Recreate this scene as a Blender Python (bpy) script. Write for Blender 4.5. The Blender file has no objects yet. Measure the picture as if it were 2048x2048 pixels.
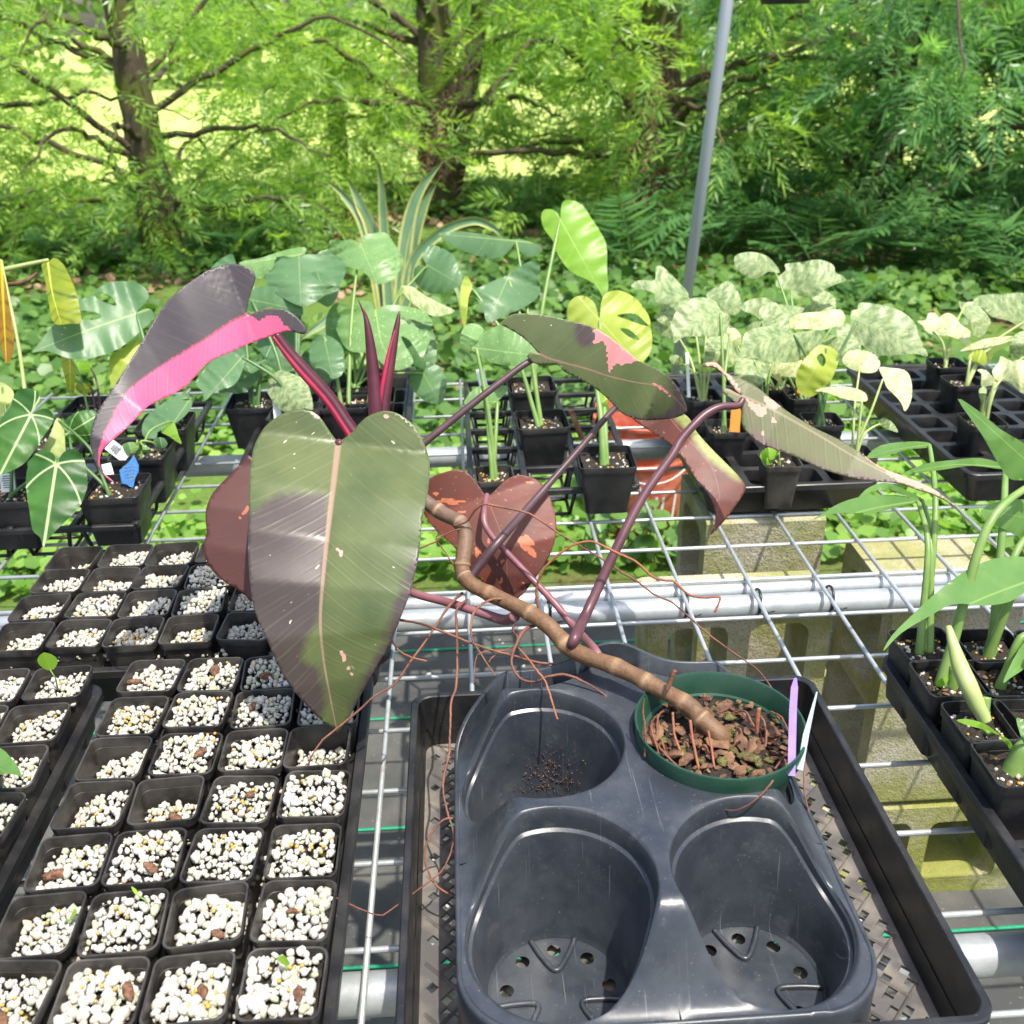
import bpy, math, random
import numpy as np
from mathutils import Vector, Matrix, geometry

R = math.radians
rng = random.Random(11)
nrg = np.random.default_rng(5)
scene = bpy.context.scene
col = scene.collection

# ------------------------------------------------------------------ camera
F_PX = 1979.7                       # focal length in pixels of the 2048 px photograph
PITCH, YAW, ROLL = R(26.554), R(2.933), R(-1.042)
CAM = np.array([-0.20097, -1.13165, 0.73874])     # the wire bench top is z = 0
_fw = np.array([math.sin(YAW) * math.cos(PITCH), math.cos(YAW) * math.cos(PITCH), -math.sin(PITCH)])
_rt = np.array([math.cos(YAW), -math.sin(YAW), 0.0])
_up = np.cross(_rt, _fw)
CR = _rt * math.cos(ROLL) + _up * math.sin(ROLL)
CU = -_rt * math.sin(ROLL) + _up * math.cos(ROLL)
cam_data = bpy.data.cameras.new('camera')
cam = bpy.data.objects.new('camera', cam_data)
col.objects.link(cam)
m = Matrix(((CR[0], CU[0], -_fw[0], CAM[0]), (CR[1], CU[1], -_fw[1], CAM[1]), (CR[2], CU[2], -_fw[2], CAM[2]), (0, 0, 0, 1)))
cam.matrix_world = m
cam_data.sensor_width = 36
cam_data.lens = 36 * F_PX / 2048
cam_data.clip_start = 0.02
cam_data.clip_end = 400
cam_data.dof.use_dof = True
cam_data.dof.focus_distance = 1.04
cam_data.dof.aperture_fstop = 9.5
scene.camera = cam

# ------------------------------------------------------------------ light
SUN_EL, SUN_AZ = R(69), R(143)       # azimuth clockwise from +y: behind and to the right of the camera
world = bpy.data.worlds.new('World')
scene.world = world
world.use_nodes = True
wn = world.node_tree
bg = wn.nodes['Background']
sky = wn.nodes.new('ShaderNodeTexSky')
sky.sky_type = 'NISHITA'
sky.sun_disc = False
sky.sun_elevation = SUN_EL
sky.sun_rotation = SUN_AZ
sky.air_density = 1.3
sky.dust_density = 3.0
wn.links.new(sky.outputs[0], bg.inputs[0])
bg.inputs[1].default_value = 0.15
sd = bpy.data.lights.new('sun', 'SUN')
sd.energy = 3.6
sd.angle = R(0.6)
sd.color = (1.0, 0.95, 0.86)
sun = bpy.data.objects.new('sun', sd)
col.objects.link(sun)
to_sun = Vector((math.sin(SUN_AZ) * math.cos(SUN_EL), math.cos(SUN_AZ) * math.cos(SUN_EL), math.sin(SUN_EL)))
sun.rotation_euler = to_sun.to_track_quat('Z', 'Y').to_euler()
sun.location = (1.5, -2, 4)
scene.view_settings.view_transform = 'Standard'
scene.view_settings.look = 'None'
scene.view_settings.gamma = 1
scene.view_settings.use_curve_mapping = False
scene.view_settings.exposure = 0.82

GZ = -0.66                            # ground height


# ------------------------------------------------------------------ helpers
def ray(x, y):
    return CR * (x - 1024) / F_PX - CU * (y - 1024) / F_PX + _fw


def at(x, y, d=None, z=None, Y=None):
    """pixel of the photograph -> point at depth d, or on the plane z, or on the plane y = Y"""
    v = ray(x, y)
    t = d if d is not None else ((z - CAM[2]) / v[2] if z is not None else (Y - CAM[1]) / v[1])
    return CAM + v * t


def crom(pts, sub=6, closed=False):
    P = np.asarray(pts, float)
    n = len(P)
    out = []
    rngi = range(n if closed else n - 1)
    for i in rngi:
        if closed:
            p0, p1, p2, p3 = P[(i - 1) % n], P[i], P[(i + 1) % n], P[(i + 2) % n]
        else:
            p0, p1, p2, p3 = P[max(i - 1, 0)], P[i], P[i + 1], P[min(i + 2, n - 1)]
        for k in range(sub):
            t = k / sub
            out.append(0.5 * ((2 * p1) + (-p0 + p2) * t + (2 * p0 - 5 * p1 + 4 * p2 - p3) * t * t + (-p0 + 3 * p1 - 3 * p2 + p3) * t ** 3))
    if not closed:
        out.append(P[-1])
    return np.array(out)


class MB:
    """collects shapes that become one mesh object"""

    def __init__(self):
        self.v, self.f, self.mi = [], [], []
        self.n = 0
        self.attr = {}

    def add(self, verts, faces, mi=0):
        b = self.n
        self.v.extend([tuple(map(float, p)) for p in verts])
        self.n += len(verts)
        self.f.extend([tuple(i + b for i in fc) for fc in faces])
        self.mi.extend([mi] * len(faces))
        return b

    def box(self, c, s, rot=None, mi=0, bev=0.0):
        hx, hy, hz = s[0] / 2, s[1] / 2, s[2] / 2
        if bev <= 0:
            vs = [Vector((sx * hx, sy * hy, sz * hz)) for sz in (-1, 1) for sy in (-1, 1) for sx in (-1, 1)]
            fs = [(0, 2, 3, 1), (4, 5, 7, 6), (0, 1, 5, 4), (2, 6, 7, 3), (0, 4, 6, 2), (1, 3, 7, 5)]
        else:
            b = bev
            ring = [(hx - b, hy), (-(hx - b), hy), (-hx, hy - b), (-hx, -(hy - b)), (-(hx - b), -hy), (hx - b, -hy), (hx, -(hy - b)), (hx, hy - b)]
            vs, fs = [], []
            for zz, sc in ((-hz, b), (-hz + b, 0), (hz - b, 0), (hz, b)):
                for (x, y) in ring:
                    vs.append(Vector((x - math.copysign(sc, x), y - math.copysign(sc, y), zz)))
            for k in range(3):
                for i in range(8):
                    j = (i + 1) % 8
                    fs.append((k * 8 + i, k * 8 + j, k * 8 + 8 + j, k * 8 + 8 + i))
            fs.append(tuple(range(7, -1, -1)))
            fs.append(tuple(range(24, 32)))
        M_ = rot if rot is not None else Matrix.Identity(3)
        cv = Vector(c)
        self.add([M_ @ p + cv for p in vs], fs, mi)

    def tube(self, pts, rad, n=8, mi=0, cap=True):
        P = np.asarray(pts, float)
        k = len(P)
        rad = np.full(k, rad, float) if np.isscalar(rad) else np.asarray(rad, float)
        T = np.gradient(P, axis=0)
        T /= np.linalg.norm(T, axis=1)[:, None] + 1e-12
        a = np.array([0, 0, 1.0]) if abs(T[0][2]) < 0.9 else np.array([1.0, 0, 0])
        nrm = np.cross(T[0], a)
        nrm /= np.linalg.norm(nrm)
        vs = []
        for i in range(k):
            nrm = nrm - T[i] * np.dot(nrm, T[i])
            nrm /= np.linalg.norm(nrm) + 1e-12
            bn = np.cross(T[i], nrm)
            for j in range(n):
                an = 2 * math.pi * j / n
                vs.append(P[i] + rad[i] * (math.cos(an) * nrm + math.sin(an) * bn))
        fs = [(i * n + j, i * n + (j + 1) % n, (i + 1) * n + (j + 1) % n, (i + 1) * n + j) for i in range(k - 1) for j in range(n)]
        if cap:
            fs.append(tuple(range(n - 1, -1, -1)))
            fs.append(tuple((k - 1) * n + j for j in range(n)))
        b = self.add(vs, fs, mi)
        t = np.repeat(np.linspace(0, 1, k), n)
        self.attr.setdefault('t', []).append((b, t))

    def lathe(self, c, prof, n=40, mi=0, a0=0.0, a1=2 * math.pi):
        full = abs(a1 - a0 - 2 * math.pi) < 1e-6
        m_ = n if full else n + 1
        vs = []
        for (r, z) in prof:
            for j in range(m_):
                an = a0 + (a1 - a0) * j / n
                vs.append((c[0] + r * math.cos(an), c[1] + r * math.sin(an), c[2] + z))
        fs = []
        for i in range(len(prof) - 1):
            for j in range(n):
                j2 = (j + 1) % m_
                fs.append((i * m_ + j, i * m_ + j2, (i + 1) * m_ + j2, (i + 1) * m_ + j))
        self.add(vs, fs, mi)

    def build(self, name, mats, parent=None, smooth=True, kind=None, ang=None):
        me = bpy.data.meshes.new(name)
        me.from_pydata(self.v, [], self.f)
        for mm in (mats if isinstance(mats, (list, tuple)) else [mats]):
            me.materials.append(mm)
        if any(self.mi):
            me.polygons.foreach_set('material_index', self.mi)
        for k, lst in self.attr.items():
            arr = np.zeros(self.n, np.float32)
            for b, t in lst:
                arr[b:b + len(t)] = t
            a = me.attributes.new(k, 'FLOAT', 'POINT')
            a.data.foreach_set('value', arr)
        if smooth:
            me.polygons.foreach_set('use_smooth', [True] * len(me.polygons))
            if ang:
                me.set_sharp_from_angle(angle=R(ang))
        me.update()
        return link(me, name, parent, kind)


def link(me, name, parent=None, kind=None):
    o = bpy.data.objects.new(name, me)
    col.objects.link(o)
    if parent is not None:
        o.parent = parent
        o.matrix_parent_inverse = Matrix.Translation(-parent.location)
    if kind:
        o['kind'] = kind
    return o


def np_mesh(name, V, F, mat, parent=None, kind=None, smooth=False, attrs=None):
    """big meshes from numpy arrays; F is (n,3) or (n,4)"""
    me = bpy.data.meshes.new(name)
    V = np.asarray(V, np.float32)
    F = np.asarray(F, np.int32)
    k = F.shape[1]
    me.vertices.add(len(V))
    me.vertices.foreach_set('co', V.ravel())
    me.loops.add(F.size)
    me.loops.foreach_set('vertex_index', F.ravel())
    me.polygons.add(len(F))
    me.polygons.foreach_set('loop_start', np.arange(0, F.size, k, dtype=np.int32))
    if smooth:
        me.polygons.foreach_set('use_smooth', np.ones(len(F), bool))
    for mm in (mat if isinstance(mat, (list, tuple)) else [mat]):
        me.materials.append(mm)
    for an, arr in (attrs or {}).items():
        a = me.attributes.new(an, 'FLOAT', 'POINT')
        a.data.foreach_set('value', np.asarray(arr, np.float32))
    me.update()
    me.validate()
    return link(me, name, parent, kind)


def tag(o, label, cat=None, group=None, kind=None):
    o['label'] = label
    if cat:
        o['category'] = cat
    if group:
        o['group'] = group
    if kind:
        o['kind'] = kind
    return o


def thing(name, label, cat, loc=(0, 0, 0), group=None):
    o = bpy.data.objects.new(name, None)
    o.empty_display_size = 0.05
    col.objects.link(o)
    o.location = Vector([float(c) for c in loc])
    tag(o, label, cat, group)
    return o


def structure(o):
    o['kind'] = 'structure'
    return o


# ------------------------------------------------------------------ materials
class NT:
    def __init__(self, name, rough=0.5, spec=0.5):
        self.m = bpy.data.materials.new(name)
        self.m.use_nodes = True
        self.t = self.m.node_tree
        self.b = self.t.nodes['Principled BSDF']
        self.out = self.t.nodes['Material Output']
        self.b.inputs['Roughness'].default_value = rough
        self.b.inputs['Specular IOR Level'].default_value = spec

    def n(self, typ, **kw):
        nd = self.t.nodes.new(typ)
        for k, v in kw.items():
            setattr(nd, k, v)
        return nd

    def l(self, a, b):
        self.t.links.new(a, b)

    def val(self, v, sock):
        if isinstance(v, (int, float)):
            sock.default_value = v
        elif isinstance(v, (tuple, list)):
            sock.default_value = tuple(v) + ((1,) if len(v) == 3 and sock.type == 'RGBA' else ())
        else:
            self.l(v, sock)

    def math(self, op, a, b=0.0, c=None, clamp=False):
        nd = self.n('ShaderNodeMath', operation=op, use_clamp=clamp)
        self.val(a, nd.inputs[0])
        self.val(b, nd.inputs[1])
        if c is not None:
            self.val(c, nd.inputs[2])
        return nd.outputs[0]

    def mix(self, fac, a, b, mode='MIX'):
        nd = self.n('ShaderNodeMix', data_type='RGBA', blend_type=mode)
        self.val(fac, nd.inputs[0])
        self.val(a, nd.inputs[6])
        self.val(b, nd.inputs[7])
        return nd.outputs[2]

    def ramp(self, fac, stops, interp='LINEAR'):
        nd = self.n('ShaderNodeValToRGB')
        cr = nd.color_ramp
        cr.interpolation = interp
        while len(cr.elements) < len(stops):
            cr.elements.new(0.5)
        for e, (p, c) in zip(cr.elements, stops):
            e.position = p
            e.color = (c, c, c, 1) if isinstance(c, (int, float)) else tuple(c) + (1,)
        self.val(fac, nd.inputs[0])
        return nd.outputs[0]

    def coord(self, kind='Object'):
        return self.n('ShaderNodeTexCoord').outputs[kind]

    def pos(self):
        return self.n('ShaderNodeNewGeometry').outputs['Position']

    def mapping(self, vec, scale=(1, 1, 1), rot=(0, 0, 0)):
        nd = self.n('ShaderNodeMapping')
        self.l(vec, nd.inputs[0])
        nd.inputs['Scale'].default_value = scale
        nd.inputs['Rotation'].default_value = rot
        return nd.outputs[0]

    def noise(self, scale, detail=3, rough=0.55, vec=None):
        nd = self.n('ShaderNodeTexNoise')
        nd.inputs['Scale'].default_value = scale
        nd.inputs['Detail'].default_value = detail
        nd.inputs['Roughness'].default_value = rough
        self.l(vec if vec is not None else self.pos(), nd.inputs['Vector'])
        return nd.outputs[0]

    def vor(self, scale, vec=None, feature='F1', out='Distance'):
        nd = self.n('ShaderNodeTexVoronoi', feature=feature)
        nd.inputs['Scale'].default_value = scale
        self.l(vec if vec is not None else self.pos(), nd.inputs['Vector'])
        return nd.outputs[out]

    def attr(self, name):
        return self.n('ShaderNodeAttribute', attribute_name=name).outputs['Fac']

    def bump(self, h, strength=0.3, dist=0.01):
        nd = self.n('ShaderNodeBump')
        nd.inputs['Strength'].default_value = strength
        nd.inputs['Distance'].default_value = dist
        self.l(h, nd.inputs['Height'])
        self.l(nd.outputs[0], self.b.inputs['Normal'])

    def base(self, c):
        self.val(c, self.b.inputs['Base Color'])

    def rough(self, r):
        self.val(r, self.b.inputs['Roughness'])

    def transl(self, colr, fac):
        tr = self.n('ShaderNodeBsdfTranslucent')
        self.val(colr, tr.inputs['Color'])
        mx = self.n('ShaderNodeMixShader')
        mx.inputs[0].default_value = fac
        self.l(self.b.outputs[0], mx.inputs[1])
        self.l(tr.outputs[0], mx.inputs[2])
        self.l(mx.outputs[0], self.out.inputs[0])


def plastic(name, c, dust, rough=0.42, dustamt=0.5, speck=True):
    k = NT(name, rough)
    n1 = k.ramp(k.noise(26, 5), [(0.42, 0), (0.75, 1)])
    colr = k.mix(k.math('MULTIPLY', n1, dustamt), c, dust)
    if speck:
        s = k.ramp(k.noise(620, 1), [(0.74, 0), (0.78, 1)])
        colr = k.mix(k.math('MULTIPLY', s, 0.35), colr, (0.35, 0.33, 0.28))
    k.base(colr)
    k.rough(k.math('ADD', k.math('MULTIPLY', n1, 0.22), rough - 0.05))
    k.bump(k.noise(90, 3), 0.08, 0.002)
    return k.m


MAT = {}
MAT['black'] = plastic('black_plastic', (0.0125, 0.0125, 0.0135), (0.06, 0.056, 0.05), 0.4, 0.45)
MAT['pot'] = plastic('pot_plastic', (0.022, 0.020, 0.018), (0.095, 0.086, 0.074), 0.38, 0.8)
MAT['lattice'] = plastic('lattice_plastic', (0.085, 0.08, 0.076), (0.27, 0.235, 0.19), 0.6, 0.9)
MAT['grey'] = plastic('grey_plastic', (0.046, 0.052, 0.063), (0.10, 0.105, 0.11), 0.40, 0.45)
def mk_grey():
    k = NT('carrier_plastic', 0.4)
    st = k.ramp(k.noise(11, 6, 0.7), [(0.40, 0), (0.72, 1)])
    c = k.mix(st, (0.027, 0.032, 0.041), (0.060, 0.067, 0.077))
    c = k.mix(k.ramp(k.noise(32, 5, 0.75), [(0.58, 0), (0.74, 0.4)]), c, (0.13, 0.13, 0.12))
    for ang, sc in ((0.5, 900), (-0.9, 700)):
        v = k.mapping(k.pos(), (sc, 9, 9), (0.2, 0.1, ang))
        c = k.mix(k.ramp(k.noise(1.0, 2, vec=v), [(0.715, 0), (0.74, 0.35)]), c, (0.26, 0.27, 0.28))
    c = k.mix(k.ramp(k.noise(620, 1), [(0.735, 0), (0.77, 0.5)]), c, (0.34, 0.31, 0.25))
    k.base(c)
    k.rough(k.math('ADD', k.math('MULTIPLY', st, 0.2), 0.30))
    k.bump(k.noise(70, 4), 0.1, 0.002)
    return k.m


MAT['grey'] = mk_grey()
MAT['greenpot'] = plastic('green_pot_plastic', (0.013, 0.052, 0.032), (0.035, 0.085, 0.055), 0.38, 0.5)
MAT['orange'] = plastic('orange_plastic', (0.56, 0.10, 0.045), (0.62, 0.26, 0.20), 0.5, 0.9)


def mk_perlite():
    k = NT('perlite', 0.95, 0.2)
    rnd = k.math('FRACT', k.math('ADD', k.n('ShaderNodeNewGeometry').outputs['Random Per Island'], k.n('ShaderNodeObjectInfo').outputs['Random']))
    c = k.ramp(rnd, [(0, (0.53, 0.505, 0.44)), (0.3, (0.60, 0.58, 0.53)), (0.5, (0.49, 0.49, 0.39)), (0.68, (0.58, 0.53, 0.46)), (0.8, (0.55, 0.56, 0.54)), (0.88, (0.43, 0.45, 0.30)), (0.96, (0.58, 0.45, 0.35))], 'CONSTANT')
    n1 = k.noise(420, 4)
    c = k.mix(k.math('MULTIPLY', k.ramp(n1, [(0.35, 1), (0.6, 0)]), 0.22), c, (0.5, 0.45, 0.33))
    k.base(c)
    k.bump(k.noise(900, 3), 0.5, 0.002)
    k.b.inputs['Subsurface Weight'].default_value = 0.0
    return k.m


def simple(name, c, rough=0.6, c2=None, scale=60, bump=0.0, bscale=300, metal=0.0, detail=4):
    k = NT(name, rough)
    k.b.inputs['Metallic'].default_value = metal
    if c2:
        k.base(k.mix(k.ramp(k.noise(scale, detail), [(0.35, 0), (0.68, 1)]), c, c2))
    else:
        k.base(c)
    if bump:
        k.bump(k.noise(bscale, 4), bump, 0.004)
    return k.m


MAT['perlite'] = mk_perlite()
MAT['prill'] = simple('fertiliser_prill', (0.55, 0.27, 0.03), 0.35, (0.42, 0.33, 0.08), 200)
MAT['tuber'] = simple('tuber_skin', (0.09, 0.036, 0.02), 0.6, (0.30, 0.15, 0.075), 260, 0.8, 500)
MAT['soil'] = simple('potting_soil', (0.012, 0.009, 0.007), 0.95, (0.05, 0.037, 0.024), 260, 0.9, 500)
MAT['bark'] = simple('bark_chip', (0.070, 0.030, 0.017), 0.85, (0.25, 0.135, 0.07), 60, 0.6, 300)
MAT['moss'] = simple('moss', (0.10, 0.11, 0.022), 0.95, (0.26, 0.25, 0.07), 260, 1.0, 900)
MAT['tie'] = simple('black_tie', (0.015, 0.015, 0.016), 0.35)
MAT['white'] = simple('white_plastic', (0.75, 0.78, 0.80), 0.35, (0.66, 0.68, 0.66), 80)
MAT['purple'] = simple('purple_plastic', (0.30, 0.19, 0.55), 0.4, (0.25, 0.15, 0.5), 60)
MAT['paleblue'] = simple('pale_blue_plastic', (0.33, 0.43, 0.46), 0.4)
MAT['blue'] = simple('blue_plastic', (0.02, 0.16, 0.52), 0.35, (0.10, 0.22, 0.45), 300)
MAT['tagorange'] = simple('orange_tag_plastic', (0.85, 0.22, 0.02), 0.4)
MAT['ink'] = simple('black_ink', (0.03, 0.03, 0.035), 0.6)


def mk_galv():
    k = NT('galvanised_steel', 0.42)
    k.b.inputs['Metallic'].default_value = 0.45
    n1 = k.noise(55, 5, 0.65)
    c = k.mix(n1, (0.33, 0.365, 0.385), (0.56, 0.58, 0.585))
    c = k.mix(k.ramp(k.noise(9, 6, 0.7), [(0.60, 0), (0.72, 0.7)]), c, (0.30, 0.20, 0.12))
    k.base(c)
    k.rough(k.ramp(n1, [(0.3, 0.36), (0.7, 0.55)]))
    k.bump(k.noise(260, 3), 0.12, 0.002)
    return k.m


MAT['galv'] = mk_galv()


def mk_pole():
    k = NT('painted_conduit', 0.45)
    k.b.inputs['Metallic'].default_value = 0.3
    v = k.mapping(k.pos(), (60, 60, 4))
    k.base(k.mix(k.noise(1.0, 4, vec=v), (0.33, 0.37, 0.41), (0.43, 0.47, 0.50)))
    return k.m


MAT['pole'] = mk_pole()


def mk_concrete():
    k = NT('cinder_block', 0.95, 0.2)
    n1 = k.noise(9, 5)
    n2 = k.noise(320, 3)
    c = k.mix(n1, (0.44, 0.39, 0.29), (0.56, 0.52, 0.42))
    c = k.mix(k.ramp(n2, [(0.38, 0.55), (0.5, 0)]), c, (0.20, 0.17, 0.12))
    z = k.n('ShaderNodeSeparateXYZ')
    k.l(k.pos(), z.inputs[0])
    g = k.ramp(z.outputs[2], [(0, 0), (1, 1)])
    lowm = k.n('ShaderNodeMapRange')
    k.l(z.outputs[2], lowm.inputs[0])
    lowm.inputs[1].default_value = -0.40
    lowm.inputs[2].default_value = -0.66
    moss = k.math('ADD', k.ramp(k.noise(7.5, 5, 0.6), [(0.40, 0), (0.60, 0.8)]), k.math('MULTIPLY', lowm.outputs[0], k.ramp(k.noise(14, 4), [(0.3, 0.2), (0.6, 1)])), clamp=True)
    c = k.mix(k.math('MULTIPLY', moss, 0.85), c, k.mix(k.noise(60, 3), (0.30, 0.30, 0.035), (0.16, 0.19, 0.02)))
    k.base(c)
    k.bump(k.math('ADD', n2, k.noise(90, 4)), 0.6, 0.004)
    return k.m


MAT['concrete'] = mk_concrete()


def mk_fabric():
    k = NT('weed_fabric', 0.8, 0.3)
    P = k.pos()
    wv = k.n('ShaderNodeTexWave', wave_type='BANDS', bands_direction='X')
    wv.inputs['Scale'].default_value = 120
    k.l(P, wv.inputs[0])
    wv2 = k.n('ShaderNodeTexWave', wave_type='BANDS', bands_direction='Y')
    wv2.inputs['Scale'].default_value = 120
    k.l(P, wv2.inputs[0])
    w = k.math('MULTIPLY', wv.outputs['Fac'], wv2.outputs['Fac'])
    n1 = k.ramp(k.noise(6, 5), [(0.35, 0), (0.7, 1)])
    c = k.mix(n1, (0.045, 0.047, 0.046), (0.13, 0.125, 0.105))
    c = k.mix(k.math('MULTIPLY', w, 0.35), c, (0.18, 0.18, 0.175))
    s = k.ramp(k.noise(160, 2), [(0.70, 0), (0.74, 1)])
    c = k.mix(k.math('MULTIPLY', s, 0.6), c, (0.4, 0.36, 0.28))
    k.base(c)
    k.bump(w, 0.25, 0.002)
    return k.m


MAT['fabric'] = mk_fabric()
MAT['fabricline'] = simple('green_marker_yarn', (0.02, 0.36, 0.18), 0.6, (0.01, 0.22, 0.11), 400)


def mk_ground():
    k = NT('woodland_soil', 0.95, 0.2)
    n1 = k.noise(2.2, 6, 0.6)
    n2 = k.noise(38, 5, 0.7)
    c = k.mix(k.ramp(n2, [(0.35, 0), (0.65, 1)]), (0.055, 0.035, 0.02), (0.20, 0.125, 0.075))
    c = k.mix(k.ramp(n1, [(0.36, 0), (0.52, 0.9)]), c, k.mix(k.noise(70, 3), (0.06, 0.13, 0.02), (0.17, 0.28, 0.05)))
    k.base(c)
    k.bump(n2, 0.7, 0.03)
    return k.m


def mk_lawn():
    k = NT('sunlit_lawn', 0.9, 0.2)
    n1 = k.noise(1.1, 5, 0.65)
    c = k.mix(n1, (0.55, 0.70, 0.14), (0.74, 0.80, 0.28))
    c = k.mix(k.ramp(k.noise(30, 4), [(0.4, 0), (0.7, 0.5)]), c, (0.10, 0.22, 0.02))
    k.base(c)
    return k.m


MAT['ground'] = mk_ground()
MAT['lawn'] = mk_lawn()


def foliage(name, stops, transl=0.35, rough=0.45, tmul=1.3, clump=0.7):
    k = NT(name, rough, 0.4)
    rnd = k.n('ShaderNodeNewGeometry').outputs['Random Per Island']
    f = k.math('ADD', k.math('MULTIPLY', rnd, 0.55), k.math('MULTIPLY', k.ramp(k.noise(clump, 3), [(0.3, 0), (0.7, 1)]), 0.45))
    c = k.ramp(f, stops)
    k.base(c)
    k.transl(k.mix(1.0, c, (tmul, tmul, tmul * 0.5), 'MULTIPLY'), transl)
    return k.m


MAT['needle'] = foliage('podocarp_leaves', [(0.0, (0.07, 0.16, 0.035)), (0.35, (0.17, 0.31, 0.06)), (0.7, (0.29, 0.44, 0.085)), (0.96, (0.42, 0.54, 0.11)), (1.0, (0.50, 0.42, 0.14))], 0.5, 0.34, 1.9, 1.8)
MAT['needle_dark'] = foliage('podocarp_leaves_deep', [(0.0, (0.045, 0.13, 0.05)), (0.45, (0.115, 0.26, 0.085)), (0.8, (0.19, 0.36, 0.11)), (1.0, (0.32, 0.46, 0.12))], 0.45, 0.28, 1.8, 1.8)
MAT['cover'] = foliage('ground_cover_leaves', [(0.0, (0.10, 0.22, 0.04)), (0.45, (0.21, 0.39, 0.07)), (0.8, (0.35, 0.53, 0.10)), (1.0, (0.55, 0.60, 0.20))], 0.45, 0.4, 1.5, 1.1)
MAT['cover_shade'] = foliage('shade_toned_ground_leaves', [(0.0, (0.05, 0.125, 0.025)), (0.5, (0.115, 0.24, 0.05)), (0.85, (0.21, 0.36, 0.07)), (1.0, (0.42, 0.50, 0.16))], 0.4, 0.4, 1.3, 1.1)  # darker greens: the shade near the trees is put into the leaf colour
MAT['fern'] = foliage('fern_fronds', [(0.0, (0.045, 0.13, 0.04)), (0.5, (0.08, 0.20, 0.055)), (1.0, (0.15, 0.30, 0.07))], 0.3, 0.35, 1.3, 1.5)
MAT['farwood'] = foliage('far_leaves', [(0.0, (0.05, 0.12, 0.02)), (0.5, (0.13, 0.24, 0.04)), (1.0, (0.30, 0.40, 0.08))], 0.35, 0.6, 1.3, 0.3)
MAT['litter'] = foliage('fallen_leaves', [(0.0, (0.22, 0.11, 0.06)), (0.5, (0.36, 0.22, 0.13)), (1.0, (0.45, 0.33, 0.22))], 0.1, 0.7, 1.0, 3.0)


def mk_trunk():
    k = NT('mossy_bark', 0.95, 0.2)
    v = k.mapping(k.pos(), (9, 9, 2.2))
    n1 = k.noise(2.4, 6, 0.65, vec=v)
    c = k.mix(n1, (0.030, 0.021, 0.016), (0.17, 0.125, 0.095))
    c = k.mix(k.ramp(k.noise(3.5, 4), [(0.45, 0), (0.62, 0.8)]), c, (0.095, 0.115, 0.02))
    k.base(c)
    k.bump(n1, 0.9, 0.03)
    return k.m


MAT['trunk'] = mk_trunk()


def mk_stem():
    k = NT('philodendron_stem', 0.6)
    t = k.attr('t')
    v = k.pos()
    n1 = k.noise(45, 5, 0.6)
    c = k.mix(n1, (0.085, 0.044, 0.020), (0.235, 0.125, 0.058))
    c = k.mix(k.ramp(k.noise(260, 3), [(0.35, 0.5), (0.55, 0)]), c, (0.11, 0.06, 0.03))
    c = k.mix(k.ramp(t, [(0.52, 0), (0.80, 0.75)]), c, k.mix(n1, (0.10, 0.07, 0.055), (0.20, 0.14, 0.11)))
    c = k.mix(k.ramp(t, [(0.88, 0), (0.93, 0.9)]), c, (0.045, 0.03, 0.035))
    ring = k.attr('ring')
    c = k.mix(ring, c, (0.46, 0.30, 0.17))
    k.base(c)
    k.bump(k.math('ADD', k.noise(160, 4), k.math('MULTIPLY', ring, 1.5)), 0.45, 0.003)
    return k.m


MAT['stem'] = mk_stem()
MAT['root'] = simple('aerial_root', (0.115, 0.040, 0.026), 0.6, (0.25, 0.10, 0.055), 40, 0.4, 500)
MAT['rootorange'] = simple('cut_root', (0.33, 0.115, 0.05), 0.6, (0.22, 0.075, 0.038), 60, 0.4, 500)


def mk_petiole(name, c1, c2):
    k = NT(name, 0.38)
    v = k.mapping(k.pos(), (1, 1, 1))
    k.base(k.mix(k.ramp(k.noise(30, 3), [(0.3, 0), (0.7, 1)]), c1, c2))
    k.bump(k.noise(400, 2), 0.08, 0.001)
    return k.m


MAT['pet_dark'] = mk_petiole('dark_petiole', (0.048, 0.022, 0.028), (0.092, 0.048, 0.055))
MAT['pet_pink'] = mk_petiole('pink_petiole', (0.17, 0.060, 0.078), (0.27, 0.12, 0.13))
MAT['pet_red'] = mk_petiole('red_petiole', (0.080, 0.026, 0.036), (0.125, 0.052, 0.062))
MAT['spear'] = mk_petiole('furled_leaf', (0.045, 0.006, 0.014), (0.10, 0.012, 0.026))
MAT['spear_red'] = mk_petiole('furled_leaf_red', (0.22, 0.006, 0.03), (0.34, 0.012, 0.05))
MAT['pet_green'] = mk_petiole('green_petiole', (0.13, 0.24, 0.05), (0.22, 0.33, 0.09))
MAT['pet_pale'] = mk_petiole('pale_petiole', (0.30, 0.38, 0.12), (0.42, 0.48, 0.18))
MAT['pet_deep'] = mk_petiole('deep_green_petiole', (0.06, 0.14, 0.04), (0.11, 0.20, 0.06))


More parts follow.
